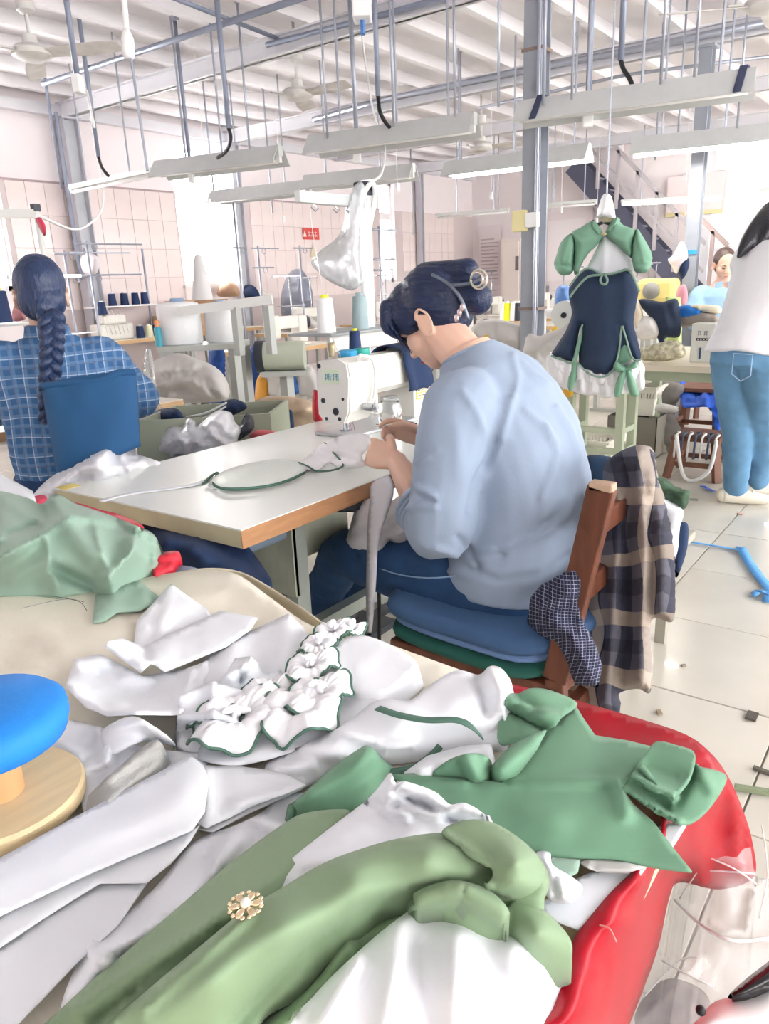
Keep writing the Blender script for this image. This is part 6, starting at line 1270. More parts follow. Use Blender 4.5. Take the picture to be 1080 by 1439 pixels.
for a in (.24, .42): MB().bar(SP(a, -.22, tzp-.06), SP(a, -.22, tzp+.2), .045, .04).build('rail_upright', Mstand, sd_)
MB().bar(SP(.19, -.2, tzp-.46), SP(.5, -.22, tzp-.44), .12, .03).build('lower_shelf', Mgald, sd_)
for k, (a, b, r, h, nm) in enumerate(((-.14, -.02, .125, .24, 'larger'), (.09, .06, .10, .22, 'smaller'))):
    t_ = thing('thread_drum', nm+' white drum of thread on the steel stand', 'thread drum', SP(a, b, tzp))
    MB().lathe(SP(a, b, tzp), [(r*.92, 0), (r, .01), (r*.99, h*.9), (r*.9, h*.97), (r*.4, h)], n=30).build('wound_thread', Mth_w, t_, True, ang=50); MB().lathe(SP(a, b, tzp+h), [(r*.35, 0), (r*.3, .02)], n=16).build('core', mat('blue_core', '#8fa6c4', .6), t_, True, ang=50)
cone(SP(.0, .02, tzp+.245), .26, .06, .022, mat('thread_grey', '#d6d4d4', .8, bump=.2, bscale=6, stretch=(1, 1, 40)), 'tall grey-white cone standing on the thread drums')
t_ = thing('spray_bottle', 'small teal and orange bottle beside the thread drums', 'bottle', SP(-.30, -.1, tzp)); MB().lathe(SP(-.235, -.14, tzp), [(.02, 0), (.02, .10), (.012, .11)], n=12).build('bottle_body', mat('teal_bottle', '#3fa0b4', .4), t_, True, ang=40); MB().lathe(SP(-.235, -.14, tzp+.11), [(.014, 0), (.014, .035)], n=12).build('cap', mat('orange_cap', '#f0a070', .5), t_, True, ang=40)
# motor with belt wheel
mo = atd(400, 500, 4.5); mt_ = thing('motor', 'grey-green clutch motor with round belt wheel under the far table', 'motor', (mo[0], mo[1], mo[2]-.1))
MB().cyl(mo-u1*.12, mo+u1*.12, .085, n=24).build('housing', mat('motor_green', '#b9c0ae', .5), mt_, True, ang=40); MB().cyl(mo-u1*.17, mo-u1*.12, .095, n=24).cyl(mo-u1*.18, mo-u1*.17, .05, n=20).build('belt_wheel', Mdark, mt_, True, ang=40)
MB().bar(mo-A(0, 0, .10)-u1*.14, mo-A(0, 0, .10)+u1*.14, .16, .03).build('motor_bracket', Mstand, mt_)
MB().bar(mo+A(0, 0, -.10), (mo[0], mo[1], 0), .06, .06).build('pedestal', Mstand, mt_)
# rows of far stations
sta = [(6.9, 6.35, 0, 'table in front of the window post', 'machine in front of the window post'), (8.4, 6.3, 0, 'table below the red notice', 'machine below the red notice'), (5.0, 4.9, 0, 'table behind the thread drums', 'machine behind the thread drums'), (9.6, 5.3, 0, 'table left of the centre post', 'machine left of the centre post'), (8.2, 3.6, 0, 'table right of the centre post', 'machine right of the centre post'), (9.6, 4.0, 0, 'table near the cabinet', 'machine near the cabinet'), (7.6, 2.55, 0, 'table behind the hanging dress', 'machine behind the hanging dress'), (9.0, 2.8, 0, 'table below the staircase', 'machine below the staircase'), (10.6, 3.4, 0, 'table at the foot of the stairs', 'machine at the foot of the stairs'), (5.3, 3.3, 0, 'table behind the seated woman', 'machine behind the seated woman'), (11.0, 5.2, 0, 'table before the notices', 'machine before the notices')]
station(7.75, 4.2, 0, 'work table carrying white cones beside the centre post', 1.1, .6, .84)
for (x, y, rz, la, lb2) in sta:
    station(x, y, rz, 'wooden-edged work '+la); farmachine(x+.1, y, .781, 0, 'small white industrial '+lb2)
# clutter on the far tables
def heap(nm, out, m, X, T, label, cat='fabric', folds=(), sp=4, noise=(.02, 9., .05), mode='x', back=.6, seed=0., group=None): return puff(nm, out, m, X, T, mode=mode, sp=sp, folds=folds, noise=noise, label=label, cat=cat, back=back, seed=seed, group=group)
heap('navy_bag', [(395, 415), (405, 385), (420, 378), (432, 390), (440, 420), (434, 456), (400, 456)], mat('smoky_bag', '#8b93a6', .3, alpha=.75), 7.4, .12, 'smoky plastic bag among the far thread stands', 'bag')
for i, (px, py, X, m_, nm) in enumerate(((348, 412, 7.0, Mnavy, 'navy folded cloth below the window'), (320, 408, 6.6, Mcard, 'tan parcel on the sill below the window'), (366, 420, 7.2, Mmach, 'cream machine casing below the window post'))):
    heap('table_clutter', [(px-14, py+8), (px-10, py-8), (px+4, py-12), (px+14, py-4), (px+15, py+8)], m_, X, .1, nm, 'clutter', seed=i)
heap('white_cloth', [(380, 462), (395, 448), (420, 440), (440, 448), (440, 462)], Mgreyc, 6.8, .15, 'white cloth heap on the table below the red notice')
heap('navy_cloth', [(395, 447), (415, 443), (425, 450), (420, 458), (398, 456)], Mnavy, 6.6, .06, 'navy cloth on the white heap below the red notice')
# heaps on the floor between the stations
heap('grey_cloth_heap', [(185, 565), (205, 520), (225, 502), (250, 496), (275, 503), (300, 515), (316, 535), (318, 562), (280, 566), (230, 570)], Mgreyc, 2.75, .12, 'big heap of pale grey cut pieces behind the plastic bin', folds=[([(210, 545), (270, 535), (300, 562)], .03, 4), ([(215, 555), (265, 548), (290, 565)], -.03, 3), ([(240, 505), (250, 540)], .02, 8), ([(215, 525), (260, 515)], .02, 5)], noise=(.015, 9., .06))
heap('grey_work_cloth', [(362, 520), (385, 512), (420, 510), (442, 520), (444, 552), (420, 556), (405, 540), (395, 560), (378, 556), (375, 535)], Mgreyc, 3.9, .06, 'pale grey cloth with a blue stripe over the lower shelf')
heap('blue_stripe', [(400, 515), (410, 512), (416, 530), (420, 552), (410, 552), (406, 532)], mat('mid_blue_cloth', '#3f6fb4', .8), 3.86, .05, 'blue fabric band on the pale grey cloth')
heap('brown_paper', [(335, 590), (350, 568), (385, 556), (440, 565), (445, 590), (420, 605), (370, 612), (345, 608)], mat('kraft_paper', '#c9b49a', .85), 3.0, .08, 'tan kraft paper pieces behind the white sewing table', 'paper', folds=[([(350, 595), (430, 575)], .03, 5)])
heap('navy_roll', [(383, 610), (395, 588), (412, 585), (412, 720), (385, 760)], Mnavy, 2.75, .04, 'small navy fabric roll behind the white sewing table')
heap('yellow_stool', [(360, 650), (359, 540), (376, 537), (377, 650)], mat('yellow_wood', '#d89a35', .6), 3.9, .03, 'yellow wooden stool side under the steel stand', 'stool')
for i, (pts, X, nm) in enumerate((([(293, 500), (305, 480), (315, 500), (312, 640), (298, 640)], 4.2, 'blue cloth under the steel stand'), ([(350, 520), (352, 490), (368, 480), (372, 510), (368, 640), (350, 640)], 4.4, 'blue cloth beside the motor'))):
    heap('blue_cloth', pts, mat('deep_blue_cloth', '#23488a', .85), X, .08, nm, seed=i)
heap('clear_wrap', [(190, 600), (195, 560), (205, 490), (214, 500), (222, 560), (228, 575), (215, 600)], mat('clear_wrap', '#eceff2', .15, trans=.6, alpha=.6), 2.25, .03, 'crinkled clear wrap beside the plaited woman', 'plastic wrap', noise=(.03, 40.))
# grey-green bin with navy striped trousers
bn = thing('storage_bin', 'grey-green plastic bin with lining behind the white bag', 'bin', (2.15, 2.5, 0)); Mbin = mat('bin_green', '#a9b09c', .55)
cs = [atz(194, 590, .70), atz(255, 556, .78), atz(380, 566, .78), atz(384, 585, .70)]
b0, b1, b2, b3_ = A(1.80, 2.62, 0), A(2.15, 2.80, 0), A(2.50, 2.42, 0), A(2.18, 2.22, 0)
for a, c in ((b0, b1), (b1, b2), (b2, b3_), (b3_, b0)):
    MB().prism([(0, .35), (1, .35), (1, .80), (0, .80)], a, c-a, (0, 0, 1), _u(np.cross(c-a, A(0, 0, 1)))*.012).build('bin_wall', Mbin, bn)
MB().add([tuple(p+A(0, 0, .36)) for p in (b0, b1, b2, b3_)], [(0, 1, 2, 3)]).build('bin_floor', Mbin, bn)
MB().bar((b0+b2)/2+A(-.2, -.1, .17), (b0+b2)/2+A(.2, .1, .17), .3, .34).build('bin_base', Mbin, bn)
heap('striped_trousers', [(208, 640), (210, 592), (222, 576), (250, 575), (262, 590), (300, 580), (320, 562), (340, 564), (345, 575), (310, 590), (262, 605), (240, 600), (228, 615), (222, 640)], Mnavy, 2.05, .04, 'navy trousers with white side stripes thrown over the bin', 'garment', folds=[([(230, 585), (340, 568)], .02, 5)])
for k in range(2): cord([atx(262+6*k, 586+4*k, 1.995), atx(290, 580+6*k, 1.995), atx(318, 566+5*k, 1.995)], .004, Mwhite, ('upper' if k == 0 else 'lower')+' white stripe on the navy trousers', 'stripe', 'trouser_stripe')
bg = puff('carrier_bag', [(208, 625), (215, 608), (240, 598), (255, 600), (262, 590), (270, 588), (275, 600), (300, 580), (318, 578), (326, 595), (335, 600), (330, 620), (325, 635), (270, 645), (225, 642)], mat('carrier_white', '#f3f4fa', .3, bump=.3, bscale=30, alpha=.92), 1.92, .06, mode='x', sp=5, folds=[([(225, 630), (300, 590)], .02, 5), ([(240, 600), (270, 640)], .015, 5), ([(290, 600), (320, 630)], .02, 5), ([(262, 592), (258, 620)], .015, 4)], noise=(.008, 24., .05), label='white carrier bag with tied handles behind the white table', cat='bag', back=1.)
puff('black_bag', [(325, 612), (335, 600), (345, 582), (353, 585), (354, 604), (340, 616), (326, 622)], mat('black_plastic', '#3c3f49', .25), 1.98, .03, mode='x', sp=4, noise=(.015, 40.), label='small black plastic bag beside the white carrier bag', cat='bag')
puff('pink_cloth', [(350, 612), (362, 604), (384, 606), (380, 614), (355, 620)], mat('coral_cloth', '#e8747c', .7), 2.05, .03, mode='x', sp=4, label='coral cloth edge beside the black plastic bag', cat='fabric')
single(MB().add([(1.62, 2.50, z) for z in ()], []).prism([(1.74, 2.34), (1.86, 2.46), (2.13, 2.18), (2.02, 2.05)], (0, 0, 0), (1, 0, 0), (0, 1, 0), (0, 0, .67)), 'low_cabinet', mat('plank_dark', '#6d7076', .7), 'low grey cabinet carrying the white carrier bag before the bin', 'cabinet')
# left margin: thread stand arm with red clip, tray and cone
Mpale = mat('arm_white', '#e8eae6', .4)
la = thing('thread_stand', 'white thread stand with a red clip at the plaited woman\'s table', 'thread stand', atd(52, 470, 3.2)*A(1, 1, 0))
MB().bar(atd(-30, 300, 3.2), atd(52, 300, 3.2), .02, .035).build('arm', Mpale, la); p0, p1 = atd(50, 292, 3.2), atd(62, 480, 3.2)
MB().cyl((p0[0], p0[1], 0), p0, .012, n=8).build('pole', Mpale, la, True); MB().box(p0, (.03, .03, .03)).build('cap', Mdark, la)
puff('red_clip', [(50, 308), (57, 306), (64, 318), (63, 332), (56, 322)], mat('clip_red', '#d8385a', .4), 0, .008, mode='x', sp=3, parent=la, tilt=lambda p: float(p0[0])-.02)
MB().lathe(atd(0, 458, 3.0), [(.11, 0), (.12, .008)], n=24).build('spool_tray', Mpale, la, True); 
cone(atd(3, 457, 3.0)+A(0, 0, .01), .13, .042, .036, Mth_n, 'navy cone with yellow cap on the tray by the plaited woman', Myel)
station(1.75, 3.35, 0, 'white table in front of the plaited woman', 1.3, .6, .78); farmachine(1.85, 3.35, .781, 0, 'white industrial machine in front of the plaited woman')
heap('pink_parcel', [(17, 450), (20, 430), (32, 428), (36, 448)], mat('dusty_pink', '#c98a92', .8), 1.9, .04, 'dusty pink parcel beside the navy cone', 'parcel')
# ================================================================== right-hand side
gt = thing('green_table', 'grey-green steel table with a wooden top beyond the dress', 'table', (4.95, 1.35, 0)); Mgs = mat('green_steel', '#aab39a', .5, var=.06, vscale=8)
MB().bx((4.42, .9, .745), (5.6, 1.72, .78)).build('table_top', mat('pale_top', '#e4dac4', .5), gt); MB().bx((4.44, .92, .69), (5.58, 1.7, .745)).build('apron', Mgs, gt)
for x in (5.0, 5.5):
    for y in (1.0, 1.66): MB().bx((x-.03, y-.03, 0), (x+.03, y+.03, .69)).build('leg', Mgs, gt)
fr = thing('metal_stand', 'green steel frame stand below the hanging dress', 'stand', (4.25, 1.6, 0))
for (x, y) in ((4.15, 1.44), (4.15, 1.74), (4.35, 1.44), (4.35, 1.74)): MB().bx((x-.022, y-.022, 0), (x+.022, y+.022, .66)).build('upright', Mgs, fr)
for z in (.64, .42, .3): MB().bx((4.13, 1.42, z), (4.37, 1.46, z+.03)).bx((4.13, 1.72, z), (4.37, 1.76, z+.03)).bx((4.13, 1.42, z), (4.17, 1.76, z+.03)).build('rail', Mgs, fr)
def basket(p, d, m, label, rz=0.):
    t_ = thing('plastic_basket', label, 'basket', p, rz=rz); x, y, h = d
    for (ax, sg) in ((0, -1), (0, 1), (1, -1), (1, 1)):
        b = MB(); L_ = x if ax == 1 else y; n_ = 14
        def wp(u, z): 
            o_ = (.5 if ax == 1 else .5); k = .86+.14*z/h
            return ((u*L_*k, sg*y/2*k, z) if ax == 1 else (sg*x/2*k, u*L_*k, z))
        for z0_, z1_ in ((0, h*.62), (h*.82, h)): b.add([wp(-.5, z0_), wp(.5, z0_), wp(.5, z1_), wp(-.5, z1_)], [(0, 1, 2, 3)])
        for i in range(n_):
            u0 = -.5+i/n_; b.add([wp(u0, h*.62), wp(u0+.55/n_, h*.62), wp(u0+.55/n_, h*.82), wp(u0, h*.82)], [(0, 1, 2, 3)])
        o = b.build('side', m, t_, local=True); o.modifiers.new('t', 'SOLIDIFY').thickness = .006
    MB().bx((-x*.43, -y*.43, 0), (x*.43, y*.43, .006)).build('bottom', m, t_, local=True)
    rm = MB(); 
    for a, b_ in (((-.52, -.52), (.52, -.52)), ((.52, -.52), (.52, .52)), ((.52, .52), (-.52, .52)), ((-.52, .52), (-.52, -.52))): rm.bar((a[0]*x, a[1]*y, h), (b_[0]*x, b_[1]*y, h), .02, .018)
    rm.build('rim', m, t_, local=True); return t_
Mbask = mat('cream_plastic', '#efece0', .45)
basket((4.62, 1.78, 0), (.42, .34, .30), Mbask, 'cream slatted plastic basket on the floor below the dress'); basket((5.55, 1.78, .30), (.3, .3, .2), Mbask, 'small cream slatted basket under the green table'); 
carton((5.55, 1.78, 0), (.36, .36, .295), 'plain box under the small slatted basket', flaps=False, m=mat('dull_box', '#8f8a80', .8))
# things on the green table
heap('navy_garment', [(896, 425), (905, 420), (930, 424), (950, 420), (955, 440), (955, 472), (935, 475), (932, 486), (925, 480), (915, 450)], mat('garment_navy', '#2c3a52', .85, bump=.05, bscale=60), 4.75, .06, 'dark navy garment hanging from the heap on the green table', 'garment', folds=[([(900, 430), (935, 480)], .02, 6), ([(930, 428), (938, 470)], .015, 5)], noise=(.012, 14.))
heap('clear_bag', [(893, 470), (895, 452), (905, 444), (918, 448), (925, 462), (922, 474), (905, 478)], mat('clear_white_bag', '#f4f2ee', .3), 4.7, .05, 'white plastic bag beside the navy garment', 'bag', noise=(.02, 26.))
heap('cream_cover', [(888, 455), (888, 425), (896, 422), (903, 440), (903, 458), (895, 465)], mat('cream_cover', '#efe3cc', .7), 4.72, .04, 'cream rounded cover behind the hanging dress', 'cover')
heap('fabric_scraps', [(895, 503), (900, 490), (925, 482), (948, 478), (960, 486), (962, 500), (940, 507), (915, 508)], mat('scrap_mix', '#dcd8bc', .85, var=.5, vscale=40), 4.55, .05, 'yellow-green fabric scraps scattered on the green table', noise=(.03, 30.))
wb = thing('white_carton', 'white printed carton on the green table', 'carton', atx(980, 507, 4.7)); p0 = atx(968, 507, 4.62); p1 = atx(1001, 507, 4.62)
MB().bx((4.62, p1[1], .78), (4.85, p0[1], 1.0), bev=.004).build('carton_body', mat('carton_white', '#e4e6de', .6), wb)
tl = MB().bx((4.615, p0[1]-.095, .905), (4.62, p0[1]-.03, .918)).build('text_bar', mat('ink_black', '#23252a', .6), wb)
for k in range(4): MB().bx((4.612, p0[1]-.045-.016*k, .909), (4.6155, p0[1]-.036-.016*k, .914)).build('bar_lettering', mat('ink_paper', '#f2f2ee', .6), tl)
gm = MB()
for k, y0 in enumerate((-.035, -.07)):
    for (a, b_) in (((0, .0), (-.02, .0)), ((0, .012), (-.02, .012)), ((-.004, -.006), (-.004, .018)), ((-.016, -.006), (-.016, .018)), ((0, .018), (-.02, .018))): gm.bar((4.6165, p0[1]+y0+a[0], .94+a[1]), (4.6165, p0[1]+y0+b_[0], .94+b_[1]), .002, .002, up=(1, 0, 0))
gm.build('carton_lettering', mat('ink_grey', '#8f948e', .6), wb)
MB().bx((4.613, p0[1]-.062, .80), (4.618, p0[1]-.052, .865)).build('blue_stroke', mat('ink_blue', '#35507c', .6), wb)
heap('blue_pad', [(953, 432), (965, 428), (980, 432), (986, 438), (978, 448), (957, 448)], mat('bright_blue_pad', '#2a86e6', .6), 4.8, .06, 'bright blue pad edge on the heap beside the slim post', 'pad')
heap('cream_cloth', [(962, 430), (985, 428), (1010, 430), (1012, 440), (990, 440)], mat('cream_table_cloth', '#efe8cf', .8), 4.8, .05, 'cream cloth on top of the heap before the denim jacket')
heap('grey_heap', [(955, 445), (975, 438), (1005, 441), (1008, 456), (975, 458), (958, 460)], mat('grey_heap', '#a39a92', .85), 4.8, .06, 'grey-brown cloth heap on the white carton')
bx_ = thing('blue_board', 'blue folder standing beside the white carton', 'folder', atx(1003, 507, 4.7)); q0 = atx(1003, 500, 4.6); MB().bx((4.6, q0[1]-.02, .78), (4.82, q0[1]+.0, .95)).build('cover', mat('folder_blue', '#2d62c4', .5), bx_)
ym = thing('yellow_machine', 'yellow and white button machine on the table below the stairs', 'sewing machine', atx(925, 425, 6.8))
c_ = atx(925, 408, 6.8); MB().bx((c_[0]-.1, c_[1]-.16, c_[2]-.1), (c_[0]+.1, c_[1]+.16, c_[2]+.1), bev=.04).build('body', mat('machine_yellow', '#ecd98a', .5), ym); MB().cyl((c_[0]-.12, c_[1]+.03, c_[2]), (c_[0]-.1, c_[1]+.03, c_[2]), .07, n=20).build('dial', mat('dial_grey', '#8d8b86', .5), ym, True); MB().bx((c_[0]-.12, c_[1]-.12, .78), (c_[0]+.12, c_[1]+.3, c_[2]-.1), bev=.02).build('bed', Mmach, ym)
heap('green_bag', [(935, 428), (938, 418), (950, 418), (957, 426), (955, 508), (938, 508)], mat('lime_cloth', '#c3d98a', .7), 5.2, .05, 'lime green cloth beside the slim post')
heap('pink_net', [(950, 425), (952, 405), (962, 400), (966, 415), (962, 430)], mat('pink_net', '#e4a0ac', .7, alpha=.8), 6.4, .05, 'pink netting bag beside the slim post', 'bag')
heap('hung_cloth', [(938, 365), (945, 358), (955, 340), (963, 345), (966, 362), (958, 372), (950, 385), (944, 375)], mat('white_hung', '#efe8ea', .8), 6.8, .06, 'white cloth bag hung on the slim post'); heap('hung_navy', [(952, 378), (962, 362), (968, 366), (966, 380), (958, 392)], Mnavy, 6.82, .05, 'navy cloth hung under the white bag on the slim post')
# grey heaps and machines left of the dress
heap('grey_garments', [(655, 480), (668, 455), (690, 448), (715, 452), (735, 460), (740, 490), (700, 492)], Mgreyc, 4.9, .12, 'pale grey garments heaped behind the seated woman', noise=(.03, 10.)); heap('grey_sheet', [(735, 492), (760, 472), (785, 462), (800, 455), (800, 478), (782, 500), (768, 560), (765, 720), (735, 720)], Mgreyc, 4.3, .08, 'grey sheeting between the centre post and the dress', folds=[([(745, 495), (795, 465)], .03, 5)])
heap('yellow_spool', [(676, 472), (684, 468), (690, 472), (686, 480), (678, 480)], mat('mustard', '#dba92c', .6), 4.82, .04, 'mustard yellow spool behind the seated woman\'s neck', 'spool')
heap('camo_bundle', [(668, 460), (680, 448), (700, 452), (702, 462), (685, 468)], mat('dark_bundle', '#6d7076', .85, var=.6, vscale=18), 5.6, .06, 'dark patterned bundle on the grey garments')
for k, (px, py, m_, nm) in enumerate(((708, 432, Mth_w, 'white thread cone beside the centre post'), (722, 430, Mth_w, 'second white cone beside the centre post'), (712, 412, Myel, 'yellow-capped bottle beside the centre post'), (728, 412, Mdark, 'black bottle against the centre post'))):
    p = atx(px, py+14, 7.6); cone((p[0], p[1], .84), .2, .05, .04, m_, nm)
t_ = thing('plastic_stool', 'white plastic stool stacked on another between post and dress', 'stool', atx(775, 480, 5.6)); p = atx(775, 440, 5.6)
MB().bx((p[0]-.14, p[1]-.14, p[2]), (p[0]+.14, p[1]+.14, p[2]+.03), bev=.01).build('seat', Mwhite, t_); MB().bx((p[0]-.14, p[1]-.14, p[2]-.22), (p[0]+.14, p[1]+.14, p[2]-.2)).build('lower_shelf', Mwhite, t_)
for a in (-1, 1):
    for b in (-1, 1): MB().bar((p[0]+a*.12, p[1]+b*.12, p[2]), (p[0]+a*.15, p[1]+b*.15, 0), .03, .03).build('leg', Mwhite, t_)
wd = atx(792, 443, 5.2); t_ = thing('round_reel', 'grey reel with black hub left of the dress', 'reel', wd); MB().cyl(wd, wd+A(.04, 0, 0), .10, n=28).build('disc', mat('reel_grey', '#cfd2cf', .4), t_, True, ang=40); MB().cyl(wd-A(.01, 0, 0), wd, .02, n=12).build('hub', Mblack, t_); MB().bar(wd+A(.02, 0, -.1), (wd[0]+.02, wd[1], 0), .05, .05).build('stand', Mstand, t_)
puff('yellow_rag', [(774, 466), (780, 458), (786, 470), (784, 486), (776, 484)], mat('bright_yellow', '#f0c632', .6), 5.18, .03, mode='x', sp=3, parent=t_); heap('blue_tray', [(780, 440), (782, 405), (800, 404), (800, 440)], mat('tray_blue', '#5b86c4', .5), 5.6, .05, 'blue tray of tools beside the dress shoulder', 'tray')
puff('gold_tool', [(790, 545), (798, 543), (805, 550), (802, 558), (793, 556)], mat('gold_scrap', '#e8b23a', .6), 4.1, .02, mode='x', sp=3, parent=fr)  # separate gold tool, only grouped with the stand
# stools, grey pile, cardboard
def stool(c, h, w, m, label, name='wooden_stool'):
    t_ = thing(name, label, 'stool', (c[0], c[1], 0)); x, y = c[0], c[1]
    MB().bx((x-w/2, y-w/2, h-.03), (x+w/2, y+w/2, h), bev=.004).build('seat', m, t_)
    for a in (-1, 1):
        for b in (-1, 1): MB().bar((x+a*w*.40, y+b*w*.40, h-.03), (x+a*w*.52, y+b*w*.52, 0), .045, .035).build('leg', m, t_)
        MB().bar((x+a*w*.46, y-w*.46, h*.35), (x+a*w*.46, y+w*.46, h*.35), .02, .03).bar((x-w*.46, y+a*w*.46, h*.42), (x+w*.46, y+a*w*.46, h*.42), .02, .03).build('stretcher', m, t_)
    return t_
Mred_w = mat('reddish_wood', '#7d5240', .5, var=.2, vscale=10)
s0 = atz(988, 590, .15); sc_ = atz(985, 542, .47); stool((sc_[0], sc_[1]), .475, .36, Mred_w, 'tall wooden stool under the blue cloth')
sheet('blue_stool_cloth', [(955, 540, .48), (962, 530, .485), (985, 526, .485), (1012, 530, .485), (1016, 545, .48), (1012, 600, .25), (1003, 600, .25), (998, 574, .36), (975, 572, .37), (958, 570, .37)], mat('royal_blue_cloth', '#2a5fd0', .75), folds=[([(962, 545), (1010, 548)], .01, 4), ([(990, 555), (992, 575)], .02, 4)], sp=4, noise=(.006, 20.), thick=.004, label='royal blue cloth draped over the tall wooden stool', cat='cloth')
stool((5.05, 1.22), .28, .30, Mred_w, 'low wooden stool wound with denim and white strips')
for k in range(7):
    y0 = 1.34-.04*k; cord([(4.9, y0, .14), (4.89, y0-.01, .28), (4.93, y0-.02, .30), (5.0, y0+.01, .29)], .007, mat('denim_strip', '#4f5f78', .85) if k % 2 else Mwhite, ('denim' if k % 2 else 'white')+' strip wound on the low stool rail', 'strip', 'fabric_strip')['group'] = 'strips wound on the low stool'
cord([(4.85, 1.32, .3), (4.84, 1.26, .05), (4.83, 1.18, .02), (4.84, 1.10, .1), (4.86, 1.08, .28)], .012, Mwhite, 'wide white tape loop hanging from the low stool', 'tape', 'tape_loop')
heap('grey_pile', [(872, 645), (874, 615), (885, 590), (880, 560), (890, 545), (930, 535), (960, 542), (955, 560), (945, 580), (960, 610), (955, 640), (920, 648)], Mgreyd, 5.7, .15, 'stack of dark grey fabric bundles under the green table', folds=[([(880, 572), (950, 568)], -.05, 4), ([(885, 620), (950, 622)], .04, 5), ([(895, 585), (940, 585)], .04, 4)], noise=(.03, 8.))
heap('white_papers', [(885, 570), (920, 566), (952, 572), (945, 580), (890, 580)], Mgreyc, 5.5, .04, 'white papers between the dark grey bundles', 'paper'); heap('tan_sheet', [(893, 640), (892, 600), (905, 590), (930, 598), (936, 640)], mat('taupe_fabric', '#8d847a', .9), 5.6, .08, 'taupe fabric roll standing before the grey bundles')
carton((5.85, .78, 0), (.4, .5, .42), 'brown cardboard box beside the standing woman', .2)
puff('white_board', [(1058, 700), (1082, 640), (1090, 655), (1075, 705)], Mpaper, 4.9, .006, mode='x', sp=6, label='white board leaning beside the standing woman\'s shoe', cat='board')
# floor litter
Mbr = mat('blue_ribbon', '#5aa0e0', .6)
def flat_ribbon(pts, w, m, label, nm='ribbon', z=.006):
    P_ = [atz(a, b, z+.01*abs(math.sin(i*.8))) for i, (a, b) in enumerate(catmull(pts, 5, False))]; b = MB(); v = []
    for i, p in enumerate(P_):
        t2 = _u(P_[min(i+1, len(P_)-1)]-P_[max(i-1, 0)]); s_ = _u(np.cross(t2, A(0, 0, 1))); v += [p+s_*w/2, p-s_*w/2]
    b.add(v, [(2*i, 2*i+1, 2*i+3, 2*i+2) for i in range(len(P_)-1)]); o = single(b, nm, m, label, 'ribbon', smooth=True); o.modifiers.new('t', 'SOLIDIFY').thickness = .002
flat_ribbon([(962, 760), (1000, 766), (1036, 772), (1042, 770)], .02, Mbr, 'thin blue ribbon lying across a floor tile'); flat_ribbon([(1040, 768), (1052, 790), (1068, 812), (1080, 828), (1078, 846)], .045, Mbr, 'wide blue ribbon curling on the floor tiles'); flat_ribbon([(1056, 838), (1068, 830), (1082, 836)], .03, Mbr, 'short blue ribbon end beside the wide ribbon'); flat_ribbon([(986, 682), (995, 687), (1003, 690)], .03, mat('indigo_ribbon', '#4a6cc0', .6), 'small indigo scrap near the low stool')
single(MB().bar(atz(1032, 1106, .01), atz(1085, 1114, .01), .015, .012), 'wood_stick', mat('mossy_stick', '#8a9678', .8), 'grey-green stick lying on the floor by the satin', 'stick'); single(MB().bar(atz(1058, 1078, .006), atz(1085, 1088, .006), .012, .008), 'wood_stick', mat('dark_stick', '#6d6a60', .8), 'thin dark stick beside the grey-green stick', 'stick')
for i, (px, py, w_) in enumerate(((1056, 1006, .03), (926, 1001, .014), (1040, 722, .02), (974, 702, .03), (960, 935, .01))): p = atz(px, py, .004); single(MB().box(p, (w_*1.6, w_, .006), rz=.6*i), 'floor_scrap', mat('scrap%d' % i, ('#5a574f', '#9a8c78', '#c9a9a0', '#8c8f86', '#8a8474')[i], .8), ('dark chip on a tile joint', 'brown speck near the chair', 'pinkish scrap near the shoes', 'grey fleck beside the low stool', 'tiny fleck beside the chair leg')[i], 'scrap')
# ================================================================== clear plastic bag at the lower right and the tool in front of it
Mclear = mat('clear_film', '#e9e4e6', .12, alpha=.30, bump=.3, bscale=9)
sheet('clear_plastic_bag', [(892, 1460, .30), (905, 1380, .38), (930, 1310, .42), (945, 1250, .46), (960, 1220, .52), (985, 1195, .58), (1012, 1165, .60), (1040, 1146, .60), (1052, 1175, .58), (1062, 1230, .54), (1090, 1240, .50), (1110, 1300, .45), (1110, 1470, .35)], Mclear, ctrl=[(1000, 1300, .52), (1050, 1380, .46), (960, 1380, .46)],
      folds=[([(945, 1260), (1010, 1310), (1080, 1320)], .03, 8), ([(975, 1195), (1062, 1235)], .02, 6), ([(960, 1225), (1060, 1225)], .02, 5), ([(930, 1350), (1000, 1390)], .03, 9), ([(1010, 1170), (960, 1260)], .02, 5), ([(1060, 1250), (1050, 1300)], .02, 6), ([(900, 1430), (980, 1350)], .03, 8)], sp=9, noise=(.012, 10.), thick=0, skirt=.0, label='crumpled clear plastic bag beside the red satin', cat='bag')
cb0 = bpy.data.objects['clear_plastic_bag']
for k, pts in enumerate(([(948, 1265, .50), (985, 1300, .53), (1030, 1322, .54), (1085, 1318, .51)], [(962, 1222, .55), (1010, 1224, .58), (1060, 1228, .58)], [(978, 1198, .60), (1030, 1220, .60), (1062, 1242, .57)], [(1012, 1166, .62), (985, 1215, .60), (955, 1262, .52)], [(930, 1350, .46), (970, 1372, .48), (1005, 1388, .48)], [(905, 1400, .41), (950, 1352, .46), (980, 1345, .48)], [(1070, 1160, .56), (1078, 1230, .54), (1066, 1290, .50)])):
    MB().tube([atz(*p) for p in catmull(pts, 5, False)], .0022 if k == 0 else .0011, 5).build('crease_glint', mat('film_glint', '#f6f4f4', .25, alpha=.75), cb0, True)  # thin pale tubes imitate the bright highlights along the film folds
